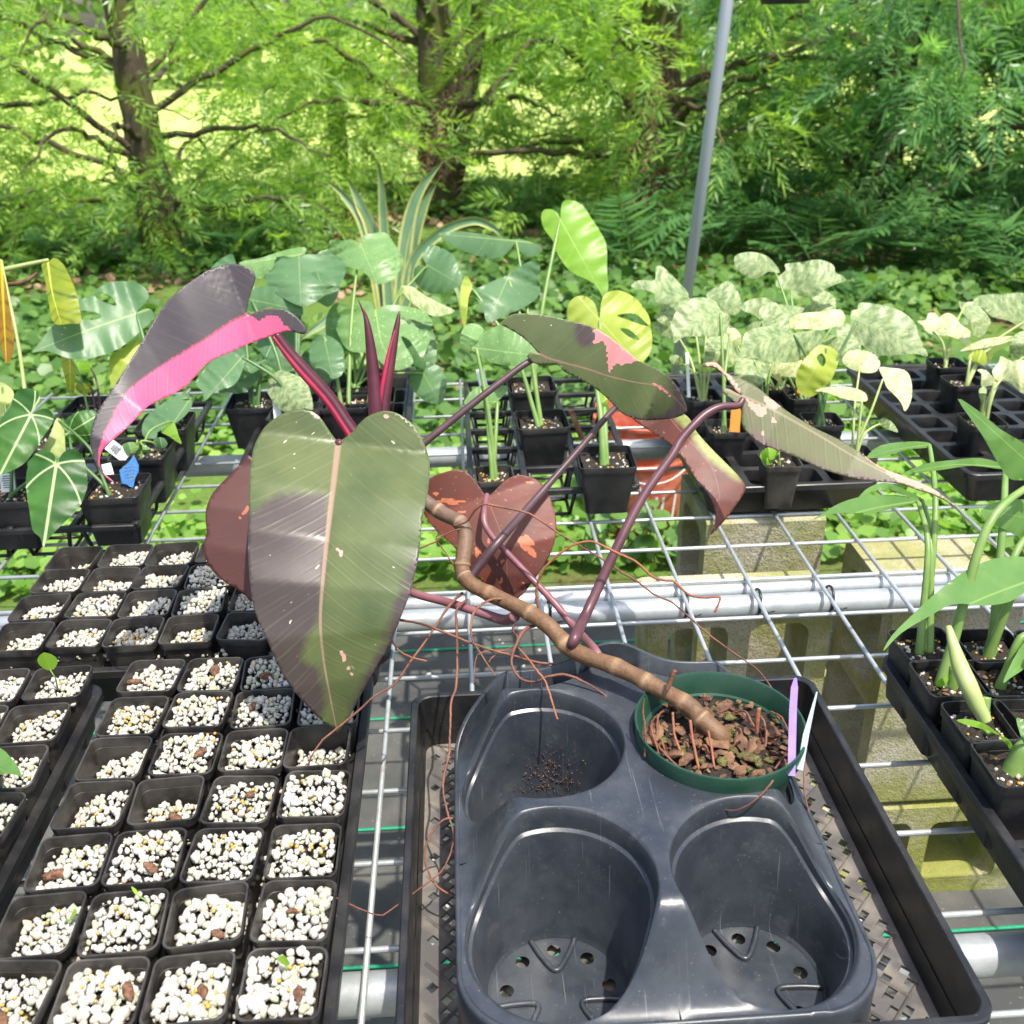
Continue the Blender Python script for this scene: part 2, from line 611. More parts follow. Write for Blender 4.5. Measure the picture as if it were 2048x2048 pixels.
def leafmat(name, c1, c2, vein=None, veinN=34, veinamt=0.18, rough=0.36, transl=0.0, tcol=None, masks=(), varieg=None, anth=None, bump=0.12, mid=None, midw=0.012, spk=None, patch=None):
    """leaf surface from the leaf's own coordinates: s across, v along the midrib"""
    k = NT(name, rough, 0.45)
    s, v = k.attr('s'), k.attr('v')
    sa = k.math('ABSOLUTE', s)
    q = k.math('ADD', k.math('SUBTRACT', v, k.math('MULTIPLY', sa, 0.8)), k.math('MULTIPLY', k.math('MULTIPLY', s, s), 0.6))
    wob = k.math('MULTIPLY', k.noise(14, 2), 0.022)
    ph = k.math('SINE', k.math('MULTIPLY', k.math('ADD', q, wob), 6.2832 * veinN))
    ph2 = k.math('SINE', k.math('MULTIPLY', k.math('ADD', q, wob), 6.2832 * veinN * 0.382))
    line = k.ramp(k.math('ADD', k.math('MULTIPLY', ph, 0.30), k.math('MULTIPLY', ph2, 0.22)), [(0.0, 0), (0.2, 0.2), (0.5, 1)])
    line = k.math('MULTIPLY', line, k.ramp(k.noise(22, 3), [(0.32, 0.15), (0.65, 1)]))
    c = k.mix(k.ramp(k.noise(14, 4), [(0.35, 0), (0.65, 1)]), c1, c2)
    if patch:
        c = k.mix(k.ramp(k.noise(patch[1], 3), [(0.46, 0), (0.58, patch[2])]), c, patch[0])
    for (an, cc, soft) in masks:
        mk = k.math('ADD', k.attr(an), k.math('MULTIPLY', k.math('SUBTRACT', k.noise(70, 4, 0.7), 0.5), soft))
        c = k.mix(k.ramp(mk, [(0.42, 0), (0.58, 1)] if an == 'm1' else [(0.22, 0), (0.78, 0.92)]), c, cc)
    cmb = k.n('ShaderNodeCombineXYZ')
    k.l(k.math('MULTIPLY', q, 22), cmb.inputs[0])
    k.l(k.math('MULTIPLY', s, 13), cmb.inputs[1])
    ob = k.n('ShaderNodeObjectInfo').outputs['Random']
    k.l(k.math('MULTIPLY', ob, 31.0), cmb.inputs[2])
    if varieg:
        big = k.noise(0.55, 3, 0.6, vec=cmb.outputs[0])
        fine = k.noise(2.6, 4, 0.7, vec=cmb.outputs[0])
        f = k.ramp(k.math('ADD', k.math('MULTIPLY', big, 0.62), k.math('MULTIPLY', fine, 0.38)), [(varieg[1], 0), (varieg[2], 1)])
        c = k.mix(f, c, varieg[0])
    if spk:
        f = k.ramp(k.noise(1.9, 2, 0.5, vec=cmb.outputs[0]), [(spk[1], 0), (spk[1] + 0.02, 1)])
        c = k.mix(f, c, spk[0])
    if vein:
        c = k.mix(k.math('MULTIPLY', line, veinamt), c, vein)
    if mid:
        c = k.mix(k.ramp(k.math('DIVIDE', sa, k.math('SUBTRACT', 1.12, k.math('MULTIPLY', v, 0.95))), [(midw * 0.55, 0.85), (midw, 0)]), c, mid)
    if anth:
        vv = k.math('ADD', v, 0.0)
        ang = k.n('ShaderNodeMath', operation='ARCTAN2')
        k.l(sa, ang.inputs[0])
        k.l(vv, ang.inputs[1])
        rr = k.math('SQRT', k.math('ADD', k.math('MULTIPLY', s, s), k.math('MULTIPLY', v, v)))
        bend = k.math('ADD', ang.outputs[0], k.math('MULTIPLY', rr, 0.55))
        d = k.math('MULTIPLY', k.math('ABSOLUTE', k.math('SINE', k.math('MULTIPLY', bend, 3.1))), rr)
        c = k.mix(k.ramp(d, [(0.020, 1), (0.046, 0)]), c, anth)
        c = k.mix(k.ramp(sa, [(0.012, 1), (0.022, 0)]), c, anth)
    k.base(c)
    k.rough(k.math('ADD', k.math('MULTIPLY', k.noise(55, 3), 0.16), rough - 0.06))
    k.bump(k.math('ADD', line, k.math('MULTIPLY', k.noise(24, 2), 1.2)), bump * 0.6, 0.001)
    if transl:
        k.transl(k.mix(1.0, c, tcol or (1.5, 1.7, 0.6), 'MULTIPLY'), transl)
    return k.m


PINK = (0.74, 0.085, 0.185)
LM = {}
LM['dark'] = leafmat('dark_pink_leaf', (0.040, 0.032, 0.036), (0.062, 0.052, 0.055), (0.10, 0.088, 0.085), 44, 0.25, 0.42, masks=(('m1', PINK, 0.45),), mid=(0.20, 0.05, 0.07), midw=0.006, bump=0.22)
LM['front'] = leafmat('green_front_leaf', (0.062, 0.088, 0.029), (0.104, 0.126, 0.045), (0.19, 0.205, 0.095), 46, 0.18, 0.37, masks=(('m2', (0.060, 0.040, 0.042), 0.7), ('m1', (0.62, 0.33, 0.27), 0.1)), mid=(0.31, 0.20, 0.14), midw=0.012, bump=0.3, spk=((0.62, 0.50, 0.38), 0.735))
LM['side'] = leafmat('green_pink_leaf', (0.088, 0.120, 0.044), (0.130, 0.150, 0.062), (0.20, 0.21, 0.11), 44, 0.22, 0.38, masks=(('m2', (0.085, 0.055, 0.065), 0.25), ('m1', (0.78, 0.27, 0.28), 0.15)), mid=(0.36, 0.19, 0.15), midw=0.007, bump=0.22, spk=((0.70, 0.58, 0.42), 0.73))
LM['long'] = leafmat('olive_long_leaf', (0.070, 0.084, 0.026), (0.105, 0.112, 0.040), (0.16, 0.155, 0.07), 44, 0.16, 0.5, masks=(('m2', (0.11, 0.065, 0.06), 0.4), ('m1', (0.66, 0.26, 0.20), 0.15)), mid=(0.27, 0.20, 0.12), midw=0.005, bump=0.22, spk=((0.60, 0.42, 0.28), 0.735))
LM['under'] = leafmat('red_underside_leaf', (0.088, 0.027, 0.020), (0.125, 0.042, 0.028), (0.10, 0.035, 0.03), 16, 0.35, 0.52, masks=(('m1', (0.46, 0.15, 0.075), 0.35), ('m2', (0.28, 0.32, 0.10), 0.05)), mid=(0.22, 0.09, 0.08), midw=0.006, bump=0.15, spk=((0.45, 0.20, 0.12), 0.70), patch=((0.14, 0.034, 0.02), 22, 0.8))
LM['underdark'] = leafmat('dark_red_underside_leaf', (0.070, 0.022, 0.018), (0.088, 0.030, 0.024), (0.09, 0.03, 0.025), 16, 0.25, 0.52, masks=(('m1', (0.38, 0.10, 0.06), 0.3),), mid=(0.16, 0.06, 0.05), midw=0.006, bump=0.12)
LM['topgreen'] = leafmat('plain_green_back', (0.12, 0.16, 0.06), (0.16, 0.19, 0.08))
LM['underback'] = leafmat('plain_red_back', (0.12, 0.04, 0.03), (0.16, 0.06, 0.04))
# background plants, thin and translucent
LM['monstera'] = leafmat('monstera_leaf', (0.085, 0.180, 0.075), (0.12, 0.225, 0.098), (0.17, 0.28, 0.11), 9, 0.3, 0.38, 0.25, mid=(0.30, 0.40, 0.14), midw=0.011, bump=0.25, spk=((0.42, 0.48, 0.30), 0.73))
LM['monstera_pale'] = leafmat('pale_monstera_leaf', (0.155, 0.29, 0.095), (0.21, 0.36, 0.13), (0.27, 0.42, 0.14), 9, 0.3, 0.36, 0.3, mid=(0.40, 0.52, 0.18), midw=0.012, bump=0.22, spk=((0.50, 0.58, 0.30), 0.66))
LM['monstera_bright'] = leafmat('bright_leaf', (0.22, 0.42, 0.035), (0.28, 0.48, 0.06), (0.34, 0.54, 0.10), 10, 0.3, 0.36, 0.45, (1.3, 1.5, 0.5), mid=(0.42, 0.60, 0.14), midw=0.01, bump=0.2)
LM['monstera_yellow'] = leafmat('yellow_green_leaf', (0.38, 0.47, 0.06), (0.46, 0.54, 0.10), (0.50, 0.58, 0.16), 10, 0.3, 0.36, 0.4, (1.25, 1.3, 0.5), mid=(0.58, 0.62, 0.22), midw=0.012, bump=0.2)
LM['varieg'] = leafmat('variegated_leaf', (0.13, 0.22, 0.085), (0.18, 0.28, 0.115), (0.30, 0.38, 0.18), 9, 0.25, 0.4, 0.3, (1.4, 1.45, 0.7), varieg=((0.55, 0.60, 0.32), 0.40, 0.64), mid=(0.40, 0.48, 0.22), midw=0.01, bump=0.3)
LM['cream'] = leafmat('cream_leaf', (0.26, 0.36, 0.11), (0.34, 0.44, 0.15), (0.5, 0.55, 0.25), 9, 0.2, 0.4, 0.35, (1.3, 1.3, 0.7), varieg=((0.76, 0.76, 0.46), 0.36, 0.54), mid=(0.60, 0.62, 0.32), midw=0.01, bump=0.3)
LM['anthurium'] = leafmat('veined_heart_leaf', (0.022, 0.085, 0.012), (0.055, 0.155, 0.02), None, 9, 0, 0.42, 0.2, (1.4, 1.7, 0.4), anth=(0.42, 0.52, 0.25), bump=0.1)
LM['anth_back'] = leafmat('pale_leaf_underside', (0.36, 0.42, 0.14), (0.43, 0.48, 0.18), None, 9, 0, 0.5, 0.3)
LM['strap'] = leafmat('yellow_strap_leaf', (0.20, 0.28, 0.02), (0.40, 0.42, 0.03), (0.04, 0.07, 0.008), 7, 0.85, 0.4, 0.45, (1.4, 1.4, 0.4), mid=(0.70, 0.72, 0.14), midw=0.02)
LM['strap_rust'] = leafmat('rusty_strap_leaf', (0.34, 0.18, 0.01), (0.20, 0.10, 0.008), (0.03, 0.022, 0.005), 8, 0.9, 0.4, 0.45, (1.5, 1.3, 0.3), mid=(0.65, 0.55, 0.04), midw=0.02)
LM['glossy'] = leafmat('glossy_green_leaf', (0.105, 0.225, 0.055), (0.15, 0.285, 0.075), (0.20, 0.33, 0.10), 12, 0.2, 0.27, 0.25, mid=(0.26, 0.40, 0.12), midw=0.008, bump=0.12)
LM['agave'] = leafmat('striped_blade', (0.085, 0.18, 0.09), (0.12, 0.22, 0.11), None, 9, 0, 0.4, 0.15)
LM['agave_edge'] = simple('yellow_blade_edge', (0.42, 0.42, 0.13), 0.45, (0.28, 0.34, 0.12), 30)
LM['sprout'] = leafmat('sprout_leaf', (0.26, 0.48, 0.03), (0.33, 0.55, 0.06), (0.4, 0.6, 0.1), 10, 0.2, 0.4, 0.35, (1.3, 1.4, 0.5), mid=(0.45, 0.62, 0.12), midw=0.015)


# ------------------------------------------------------------------ geometry builders
def inpoly(px, py, poly):
    """vectorised point in polygon"""
    x, y = np.asarray(px), np.asarray(py)
    P = np.asarray(poly)
    ins = np.zeros(x.shape, bool)
    j = len(P) - 1
    for i in range(len(P)):
        xi, yi, xj, yj = P[i, 0], P[i, 1], P[j, 0], P[j, 1]
        if yi != yj:
            c = ((yi > y) != (yj > y)) & (x < (xj - xi) * (y - yi) / (yj - yi) + xi)
            ins ^= c
        j = i
    return ins


def cdt(outline, holes=(), spacing=None, jitter=0.25):
    """2-D triangulation inside an outline, minus holes, with interior points"""
    V, E = [], []

    def loop(P):
        b = len(V)
        for p in P:
            V.append(Vector((float(p[0]), float(p[1]))))
        E.extend([(b + i, b + (i + 1) % len(P)) for i in range(len(P))])
    loop(outline)
    for h in holes:
        loop(h)
    O = np.asarray(outline, float)
    if spacing:
        x0, y0 = O.min(0)
        x1, y1 = O.max(0)
        gx, gy = np.meshgrid(np.arange(x0, x1, spacing), np.arange(y0, y1, spacing))
        gx = gx.ravel() + nrg.uniform(-1, 1, gx.size) * spacing * jitter
        gy = gy.ravel() + nrg.uniform(-1, 1, gy.size) * spacing * jitter
        ok = inpoly(gx, gy, O)
        for h in holes:
            ok &= ~inpoly(gx, gy, h)
        # keep away from the border
        B = np.array([list(v) for v in V])
        G = np.stack([gx[ok], gy[ok]], 1)
        if len(G):
            d = np.full(len(G), 1e9)
            for i in range(0, len(B), 64):
                d = np.minimum(d, np.sqrt(((G[:, None, :] - B[None, i:i + 64, :]) ** 2).sum(2)).min(1))
            for g in G[d > spacing * 0.45]:
                V.append(Vector((float(g[0]), float(g[1]))))
    vs, _, fs, _, _, _ = geometry.delaunay_2d_cdt(V, E, [], 1, 1e-7)
    A = np.array([list(v) for v in vs])
    Fc = np.array([list(f) for f in fs if len(f) == 3], int)
    cen = A[Fc].mean(1)
    ok = inpoly(cen[:, 0], cen[:, 1], O)
    for h in holes:
        ok &= ~inpoly(cen[:, 0], cen[:, 1], h)
    return A, Fc[ok]


def circle(cx, cy, r, n=20, a0=0):
    return [(cx + r * math.cos(a0 + 2 * math.pi * i / n), cy + r * math.sin(a0 + 2 * math.pi * i / n)) for i in range(n)]


def rrect(hx, hy, r, n=5):
    out = []
    for (sx, sy, a) in ((1, 1, 0), (-1, 1, 90), (-1, -1, 180), (1, -1, 270)):
        for k in range(n + 1):
            t = R(a + 90 * k / n)
            out.append((sx * (hx - r) + r * math.cos(t), sy * (hy - r) + r * math.sin(t)))
    return out


def prism(mb, outline, holes, z0, z1, M=None, mi=0):
    A, Fc = cdt(outline, holes)
    M = M or Matrix.Identity(4)
    n = len(A)
    vs = [M @ Vector((p[0], p[1], z0)) for p in A] + [M @ Vector((p[0], p[1], z1)) for p in A]
    fs = [tuple(f[::-1]) for f in Fc] + [tuple(i + n for i in f) for f in Fc]
    mb.add(vs, fs, mi)
    for L in [outline] + list(holes):
        k = len(L)
        vs = [M @ Vector((p[0], p[1], z0)) for p in L] + [M @ Vector((p[0], p[1], z1)) for p in L]
        mb.add(vs, [(i, (i + 1) % k, k + (i + 1) % k, k + i) for i in range(k)], mi)


def loft(mb, loops, closed=True, mi=0, cap0=False, cap1=False):
    k = len(loops[0])
    vs = [p for L in loops for p in L]
    fs = []
    for i in range(len(loops) - 1):
        for j in range(k if closed else k - 1):
            j2 = (j + 1) % k
            fs.append((i * k + j, i * k + j2, (i + 1) * k + j2, (i + 1) * k + j))
    if cap0:
        fs.append(tuple(range(k - 1, -1, -1)))
    if cap1:
        fs.append(tuple((len(loops) - 1) * k + j for j in range(k)))
    mb.add(vs, fs, mi)


def rloop(cx, cy, hx, hy, r, z, n=5):
    return [(cx + x, cy + y, z) for x, y in rrect(hx, hy, r, n)]


# ------------------------------------------------------------------ the ground
def sheet(name, x0, x1, y0, y1, z, mat, nx=1, ny=1, bump=0.0):
    X, Yy = np.meshgrid(np.linspace(x0, x1, nx + 1), np.linspace(y0, y1, ny + 1))
    Z = np.full(X.shape, z) + (nrg.uniform(-bump, bump, X.shape) if bump else 0)
    V = np.stack([X.ravel(), Yy.ravel(), Z.ravel()], 1)
    i = np.arange((nx + 1) * ny).reshape(ny, nx + 1)[:, :-1].ravel()
    Fq = np.stack([i, i + 1, i + nx + 2, i + nx + 1], 1)
    return np_mesh(name, V, Fq, mat, smooth=True)


structure(sheet('ground', -80, 80, -6, 160, GZ, MAT['ground']))
structure(sheet('lawn', -80, 80, 8.7, 158, GZ + 0.012, MAT['lawn']))
fb = structure(sheet('weed_fabric', -3.5, 3.0, -3.0, 1.19, GZ + 0.006, MAT['fabric'], 60, 40, 0.0015))
for i, yy in enumerate((-0.62, -0.31, 0.0, 0.31, 0.645, 0.905)):
    mb = MB()
    mb.box((-0.2, yy, GZ + 0.0095), (6.4, 0.006, 0.003))
    o = mb.build('marker_yarn', MAT['fabricline'], fb)

# ------------------------------------------------------------------ the wire bench
S = 0.1016
bench = thing('wire_mesh_bench', 'galvanised square wire mesh bench top carrying all the trays', 'bench', (0, 0, 0))
WX0, WX1, WY0, WY1 = -1.55, 1.55, -0.92, 1.03
proto_l = proto_t = None
for i in range(-15, 16):
    x = i * S
    if proto_l is None:
        mb = MB()
        mb.tube([(0, WY0, 0), (0, 0, 0), (0, WY1, 0)], 0.0030, 8)
        proto_l = mb.build('long_wire', MAT['galv'], bench)
        proto_l.location = (x, 0, 0)
    else:
        o = link(proto_l.data, 'long_wire', bench)
        o.location = (x, 0, 0)
for j in range(-9, 11):
    y = j * S
    if proto_t is None:
        mb = MB()
        mb.tube([(WX0, 0, -0.0052), (0, 0, -0.0052), (WX1, 0, -0.0052)], 0.0030, 8)
        proto_t = mb.build('cross_wire', MAT['galv'], bench)
        proto_t.location = (0, y, 0)
    else:
        o = link(proto_t.data, 'cross_wire', bench)
        o.location = (0, y, 0)


def pipe(y, r, z, label, ties=(), x0=-1.7, x1=1.7):
    o = thing('support_pipe', label, 'pipe', (0, y, z))
    mb = MB()
    mb.tube([(x0, y, z), (0, y, z), (x1, y, z)], r, 24)
    mb.build('tube', MAT['galv'], o)
    for x in ties:
        mb = MB()
        ring = [(x + 0.002 * math.sin(a * 1.0), y + (r + 0.002) * math.cos(a), z + 0.003 + (r + 0.0055) * math.sin(a)) for a in np.linspace(0, 2 * math.pi, 26)]
        mb.tube(ring, 0.0021, 6)
        mb.box((x, y - r - 0.003, z - 0.004), (0.006, 0.005, 0.006))
        mb.tube([(x, y - r - 0.004, z - 0.004), (x + 0.010, y - r - 0.006, z + 0.002), (x + 0.02, y - r - 0.006, z + 0.004)], [0.0018, 0.0014, 0.001], 5)
        mb.build('cable_tie', MAT['tie'], o)
    return o


pipe(0.062, 0.0168, -0.0255, 'thick galvanised pipe under the bench, tied on above the cinder blocks', (-0.09, 0.105, 0.21, 0.315))
pipe(0.098, 0.0115, -0.0205, 'thin galvanised rail lying against the thick tied pipe')
pipe(0.655, 0.0200, -0.0290, 'galvanised pipe under the bench below the open frame tray')
pipe(-0.535, 0.0190, -0.0280, 'rust stained galvanised pipe at the front edge of the bench')


# ------------------------------------------------------------------ cinder blocks
def block(label, c, size, axis, hollow=True, group=None):
    """cored concrete block; axis = direction the two cores run"""
    o = thing('cinder_block', label, 'block', (c[0], c[1], c[2] - size[2] / 2))
    mb = MB()
    # profile in (long, short), extruded along the core axis
    if axis == 'x':        # cores run along x, long side vertical
        L, W, H = size[2], size[1], size[0]
        M = Matrix(((0, 0, 1, c[0]), (0, 1, 0, c[1]), (1, 0, 0, c[2]), (0, 0, 0, 1)))
    elif axis == 'y':      # cores run along y, long side along x
        L, W, H = size[0], size[2], size[1]
        M = Matrix(((1, 0, 0, c[0]), (0, 0, 1, c[1]), (0, 1, 0, c[2]), (0, 0, 0, 1)))
    else:
        L, W, H = size[0], size[1], size[2]
        M = Matrix.Translation(Vector(c))

    def wob(P, a):
        return [(x + rng.uniform(-a, a), y + rng.uniform(-a, a)) for x, y in P]
    out = wob(rrect(L / 2, W / 2, 0.007, 3), 0.0015)
    holes = []
    if hollow:
        w = 0.033
        hl = (L - 3 * w) / 2
        for sgn in (-1, 1):
            cx = sgn * (hl / 2 + w / 2)
            holes.append([(x + cx, y) for x, y in wob(rrect(hl / 2, W / 2 - w, 0.02, 4), 0.0012)])
    prism(mb, out, holes, -H / 2, H / 2, M)
    mb.build('block_body', MAT['concrete'], o, smooth=False)
    return o


block('mossy cinder block lying with its two cores open, under the thick pipe', (0.200, 0.142, -0.147), (0.28, 0.098, 0.20), 'y')
block('cinder block in the middle of the stack under the thick pipe', (0.204, 0.147, -0.353), (0.28, 0.098, 0.20), 'y')
block('lowest cinder block of the stack under the thick pipe', (0.199, 0.144, -0.556), (0.28, 0.098, 0.203), 'y')
block('cinder block standing on end beside the mossy one, cores facing sideways', (0.530, 0.19, -0.247), (0.20, 0.20, 0.40), 'x')
block('mossy green cinder block at the ground under the upright one', (0.545, 0.185, -0.556), (0.36, 0.20, 0.203), 'y')
block('upright cinder block in front of the bucket, under the cell tray', (0.292, 0.390, -0.209), (0.20, 0.195, 0.40), 'x')
block('cinder block at the ground under the upright one by the bucket', (0.30, 0.390, -0.535), (0.38, 0.195, 0.248), 'y')

# loose perlite bits dropped on the fabric
mb = MB()


# ------------------------------------------------------------------ pebbles, prills, soil bits
def blob_mesh(name, rad, mat, rough=0.22, sub=1, seed=0, sq=(1, 1, 1)):
    import bmesh
    bm = bmesh.new()
    bmesh.ops.create_icosphere(bm, subdivisions=sub, radius=1)
    r_ = random.Random(seed)
    dirs = [Vector((r_.uniform(-1, 1), r_.uniform(-1, 1), r_.uniform(-1, 1))).normalized() for _ in range(5)]
    am = [r_.uniform(-rough, rough) for _ in range(5)]
    for v in bm.verts:
        k = 1 + sum(a * max(0, v.co.normalized().dot(d)) ** 2 for a, d in zip(am, dirs)) + r_.uniform(-rough, rough) * 0.35
        v.co = Vector((v.co.x * sq[0], v.co.y * sq[1], v.co.z * sq[2])) * (rad * k)
    me = bpy.data.meshes.new(name)
    bm.to_mesh(me)
    bm.free()
    me.materials.append(mat)
    me.polygons.foreach_set('use_smooth', [True] * len(me.polygons))
    return me


PEB = [blob_mesh('perlite_pebble', 1.0, MAT['perlite'], 0.5, 2, 100 + i, (rng.uniform(0.8, 1.35), rng.uniform(0.75, 1.1), rng.uniform(0.6, 0.9))) for i in range(9)]
PEBL = [blob_mesh('perlite_low', 1.0, MAT['perlite'], 0.5, 1, 200 + i, (rng.uniform(0.8, 1.35), rng.uniform(0.75, 1.1), rng.uniform(0.6, 0.9))) for i in range(9)]
PRILL = blob_mesh('fertiliser_prill', 1.0, MAT['prill'], 0.05, 1, 5)
TUB = [blob_mesh('tuber', 1.0, MAT['tuber'], 0.3, 2, 300 + i, (1.7, 0.8, 0.75)) for i in range(4)]
CHIP = [blob_mesh('bark_chip', 1.0, MAT['bark'], 0.7, 1, 400 + i, (rng.uniform(1.1, 1.9), rng.uniform(0.7, 1.1), rng.uniform(0.25, 0.5))) for i in range(8)]
for me_ in CHIP:
    me_.polygons.foreach_set('use_smooth', [False] * len(me_.polygons))
MOSS = [blob_mesh('moss_clump', 1.0, MAT['moss'], 1.1, 2, 500 + i, (1.3, 1.0, 0.4)) for i in range(3)]


def mesh_np(me):
    V = np.empty(len(me.vertices) * 3, np.float32)
    me.vertices.foreach_get('co', V)
    F_ = np.array([list(p.vertices) for p in me.polygons], int)
    return V.reshape(-1, 3), F_


PEBL_NP = [mesh_np(p) for p in PEBL]
PRILL_NP = mesh_np(PRILL)


def rotm(a, b, c):
    return np.array((Matrix.Rotation(a, 3, 'X') @ Matrix.Rotation(b, 3, 'Y') @ Matrix.Rotation(c, 3, 'Z')))


def scatter_join(name, items, mat, parent, kind='stuff'):
    """items: (V, F, pos, scale, rot) -> one mesh"""
    Vs, Fs, b = [], [], 0
    for V, Fq, p, s, r_ in items:
        Vs.append((V * s) @ r_.T + np.array(p))
        Fs.append(Fq + b)
        b += len(V)
    return np_mesh(name, np.concatenate(Vs), np.concatenate(Fs), mat, parent, kind, smooth=True)


# ------------------------------------------------------------------ pots
def pot_mesh(name, ht, hb, h, mat, wall=0.0011, cr=0.009):
    mb = MB()
    lo = []
    for (f, z) in ((0, 0), (0.5, 0.5), (0.86, 0.86)):
        half = hb + (ht - hb) * f
        lo.append(rloop(0, 0, half - 0.0012, half - 0.0012, cr * (0.7 + 0.3 * f), z * h))
    lo.append(rloop(0, 0, ht - 0.0002, ht - 0.0002, cr, 0.875 * h))
    lo.append(rloop(0, 0, ht + 0.0008, ht + 0.0008, cr, h - 0.0006))
    lo.append(rloop(0, 0, ht + 0.0004, ht + 0.0004, cr, h))
    lo.append(rloop(0, 0, ht - wall, ht - wall, cr - wall, h - 0.0003))
    lo.append(rloop(0, 0, ht - wall - 0.002, ht - wall - 0.002, cr - wall, h * 0.7))
    lo.append(rloop(0, 0, hb - wall, hb - wall, cr * 0.7, 0.004))
    loft(mb, lo, cap0=True, cap1=True)
    o = mb.build(name, mat)
    me = o.data
    bpy.data.objects.remove(o)
    me.set_sharp_from_angle(angle=R(40))
    return me


POT = pot_mesh('pot_body', 0.0305, 0.0235, 0.078, MAT['pot'])
POTB = pot_mesh('pot_body', 0.0325, 0.026, 0.086, MAT['black'])
POTL = pot_mesh('pot_body', 0.045, 0.035, 0.085, MAT['black'], cr=0.008)


def soil_disc(half, z, seed, mat, name, parent, cx, cy, tilt=0.0, amp=0.004):
    n = 11
    r_ = np.random.default_rng(seed)
    g = np.linspace(-half, half, n)
    X, Yy = np.meshgrid(g, g)
    Z = z + r_.uniform(-amp, amp, X.shape) + tilt * X
    V = np.stack([X.ravel() + cx, Yy.ravel() + cy, Z.ravel()], 1)
    i = np.arange(n * (n - 1)).reshape(n - 1, n)[:, :-1].ravel()
    return np_mesh(name, V, np.stack([i, i + 1, i + n + 1, i + n], 1), mat, parent, smooth=True)


def flat_leaf(name, base, tip, width, mat, parent, up=(0, 0, 1), fold=0.15, n=7, droop=0.0):
    """small simple leaf sheet from base to tip"""
    b, t = Vector(base), Vector(tip)
    ax = t - b
    L = ax.length
    d = ax.normalized()
    side = d.cross(Vector(up)).normalized()
    nu = side.cross(d).normalized()
    mb = MB()
    vs, S_, V_ = [], [], []
    for i in range(n + 1):
        u = i / n
        w = width * 0.5 * (math.sin(math.pi * min(1, u * 0.93 + 0.07)) ** 0.75)
        for k in (-1, -0.5, 0, 0.5, 1):
            p = b + d * (u * L) + side * (w * k) + nu * (abs(k) * w * fold - droop * L * u * u)
            vs.append(p)
            S_.append(w * k / L)
            V_.append(u)
    fs = [(i * 5 + k, i * 5 + k + 1, i * 5 + k + 6, i * 5 + k + 5) for i in range(n) for k in range(4)]
    bb = mb.add(vs, fs)
    mb.attr['s'] = [(bb, np.array(S_))]
    mb.attr['v'] = [(bb, np.array(V_))]
    return mb.build(name, mat, parent)


ORD = ['first', 'second', 'third', 'fourth', 'fifth', 'sixth', 'seventh', 'eighth', 'ninth']
n_single = [0]


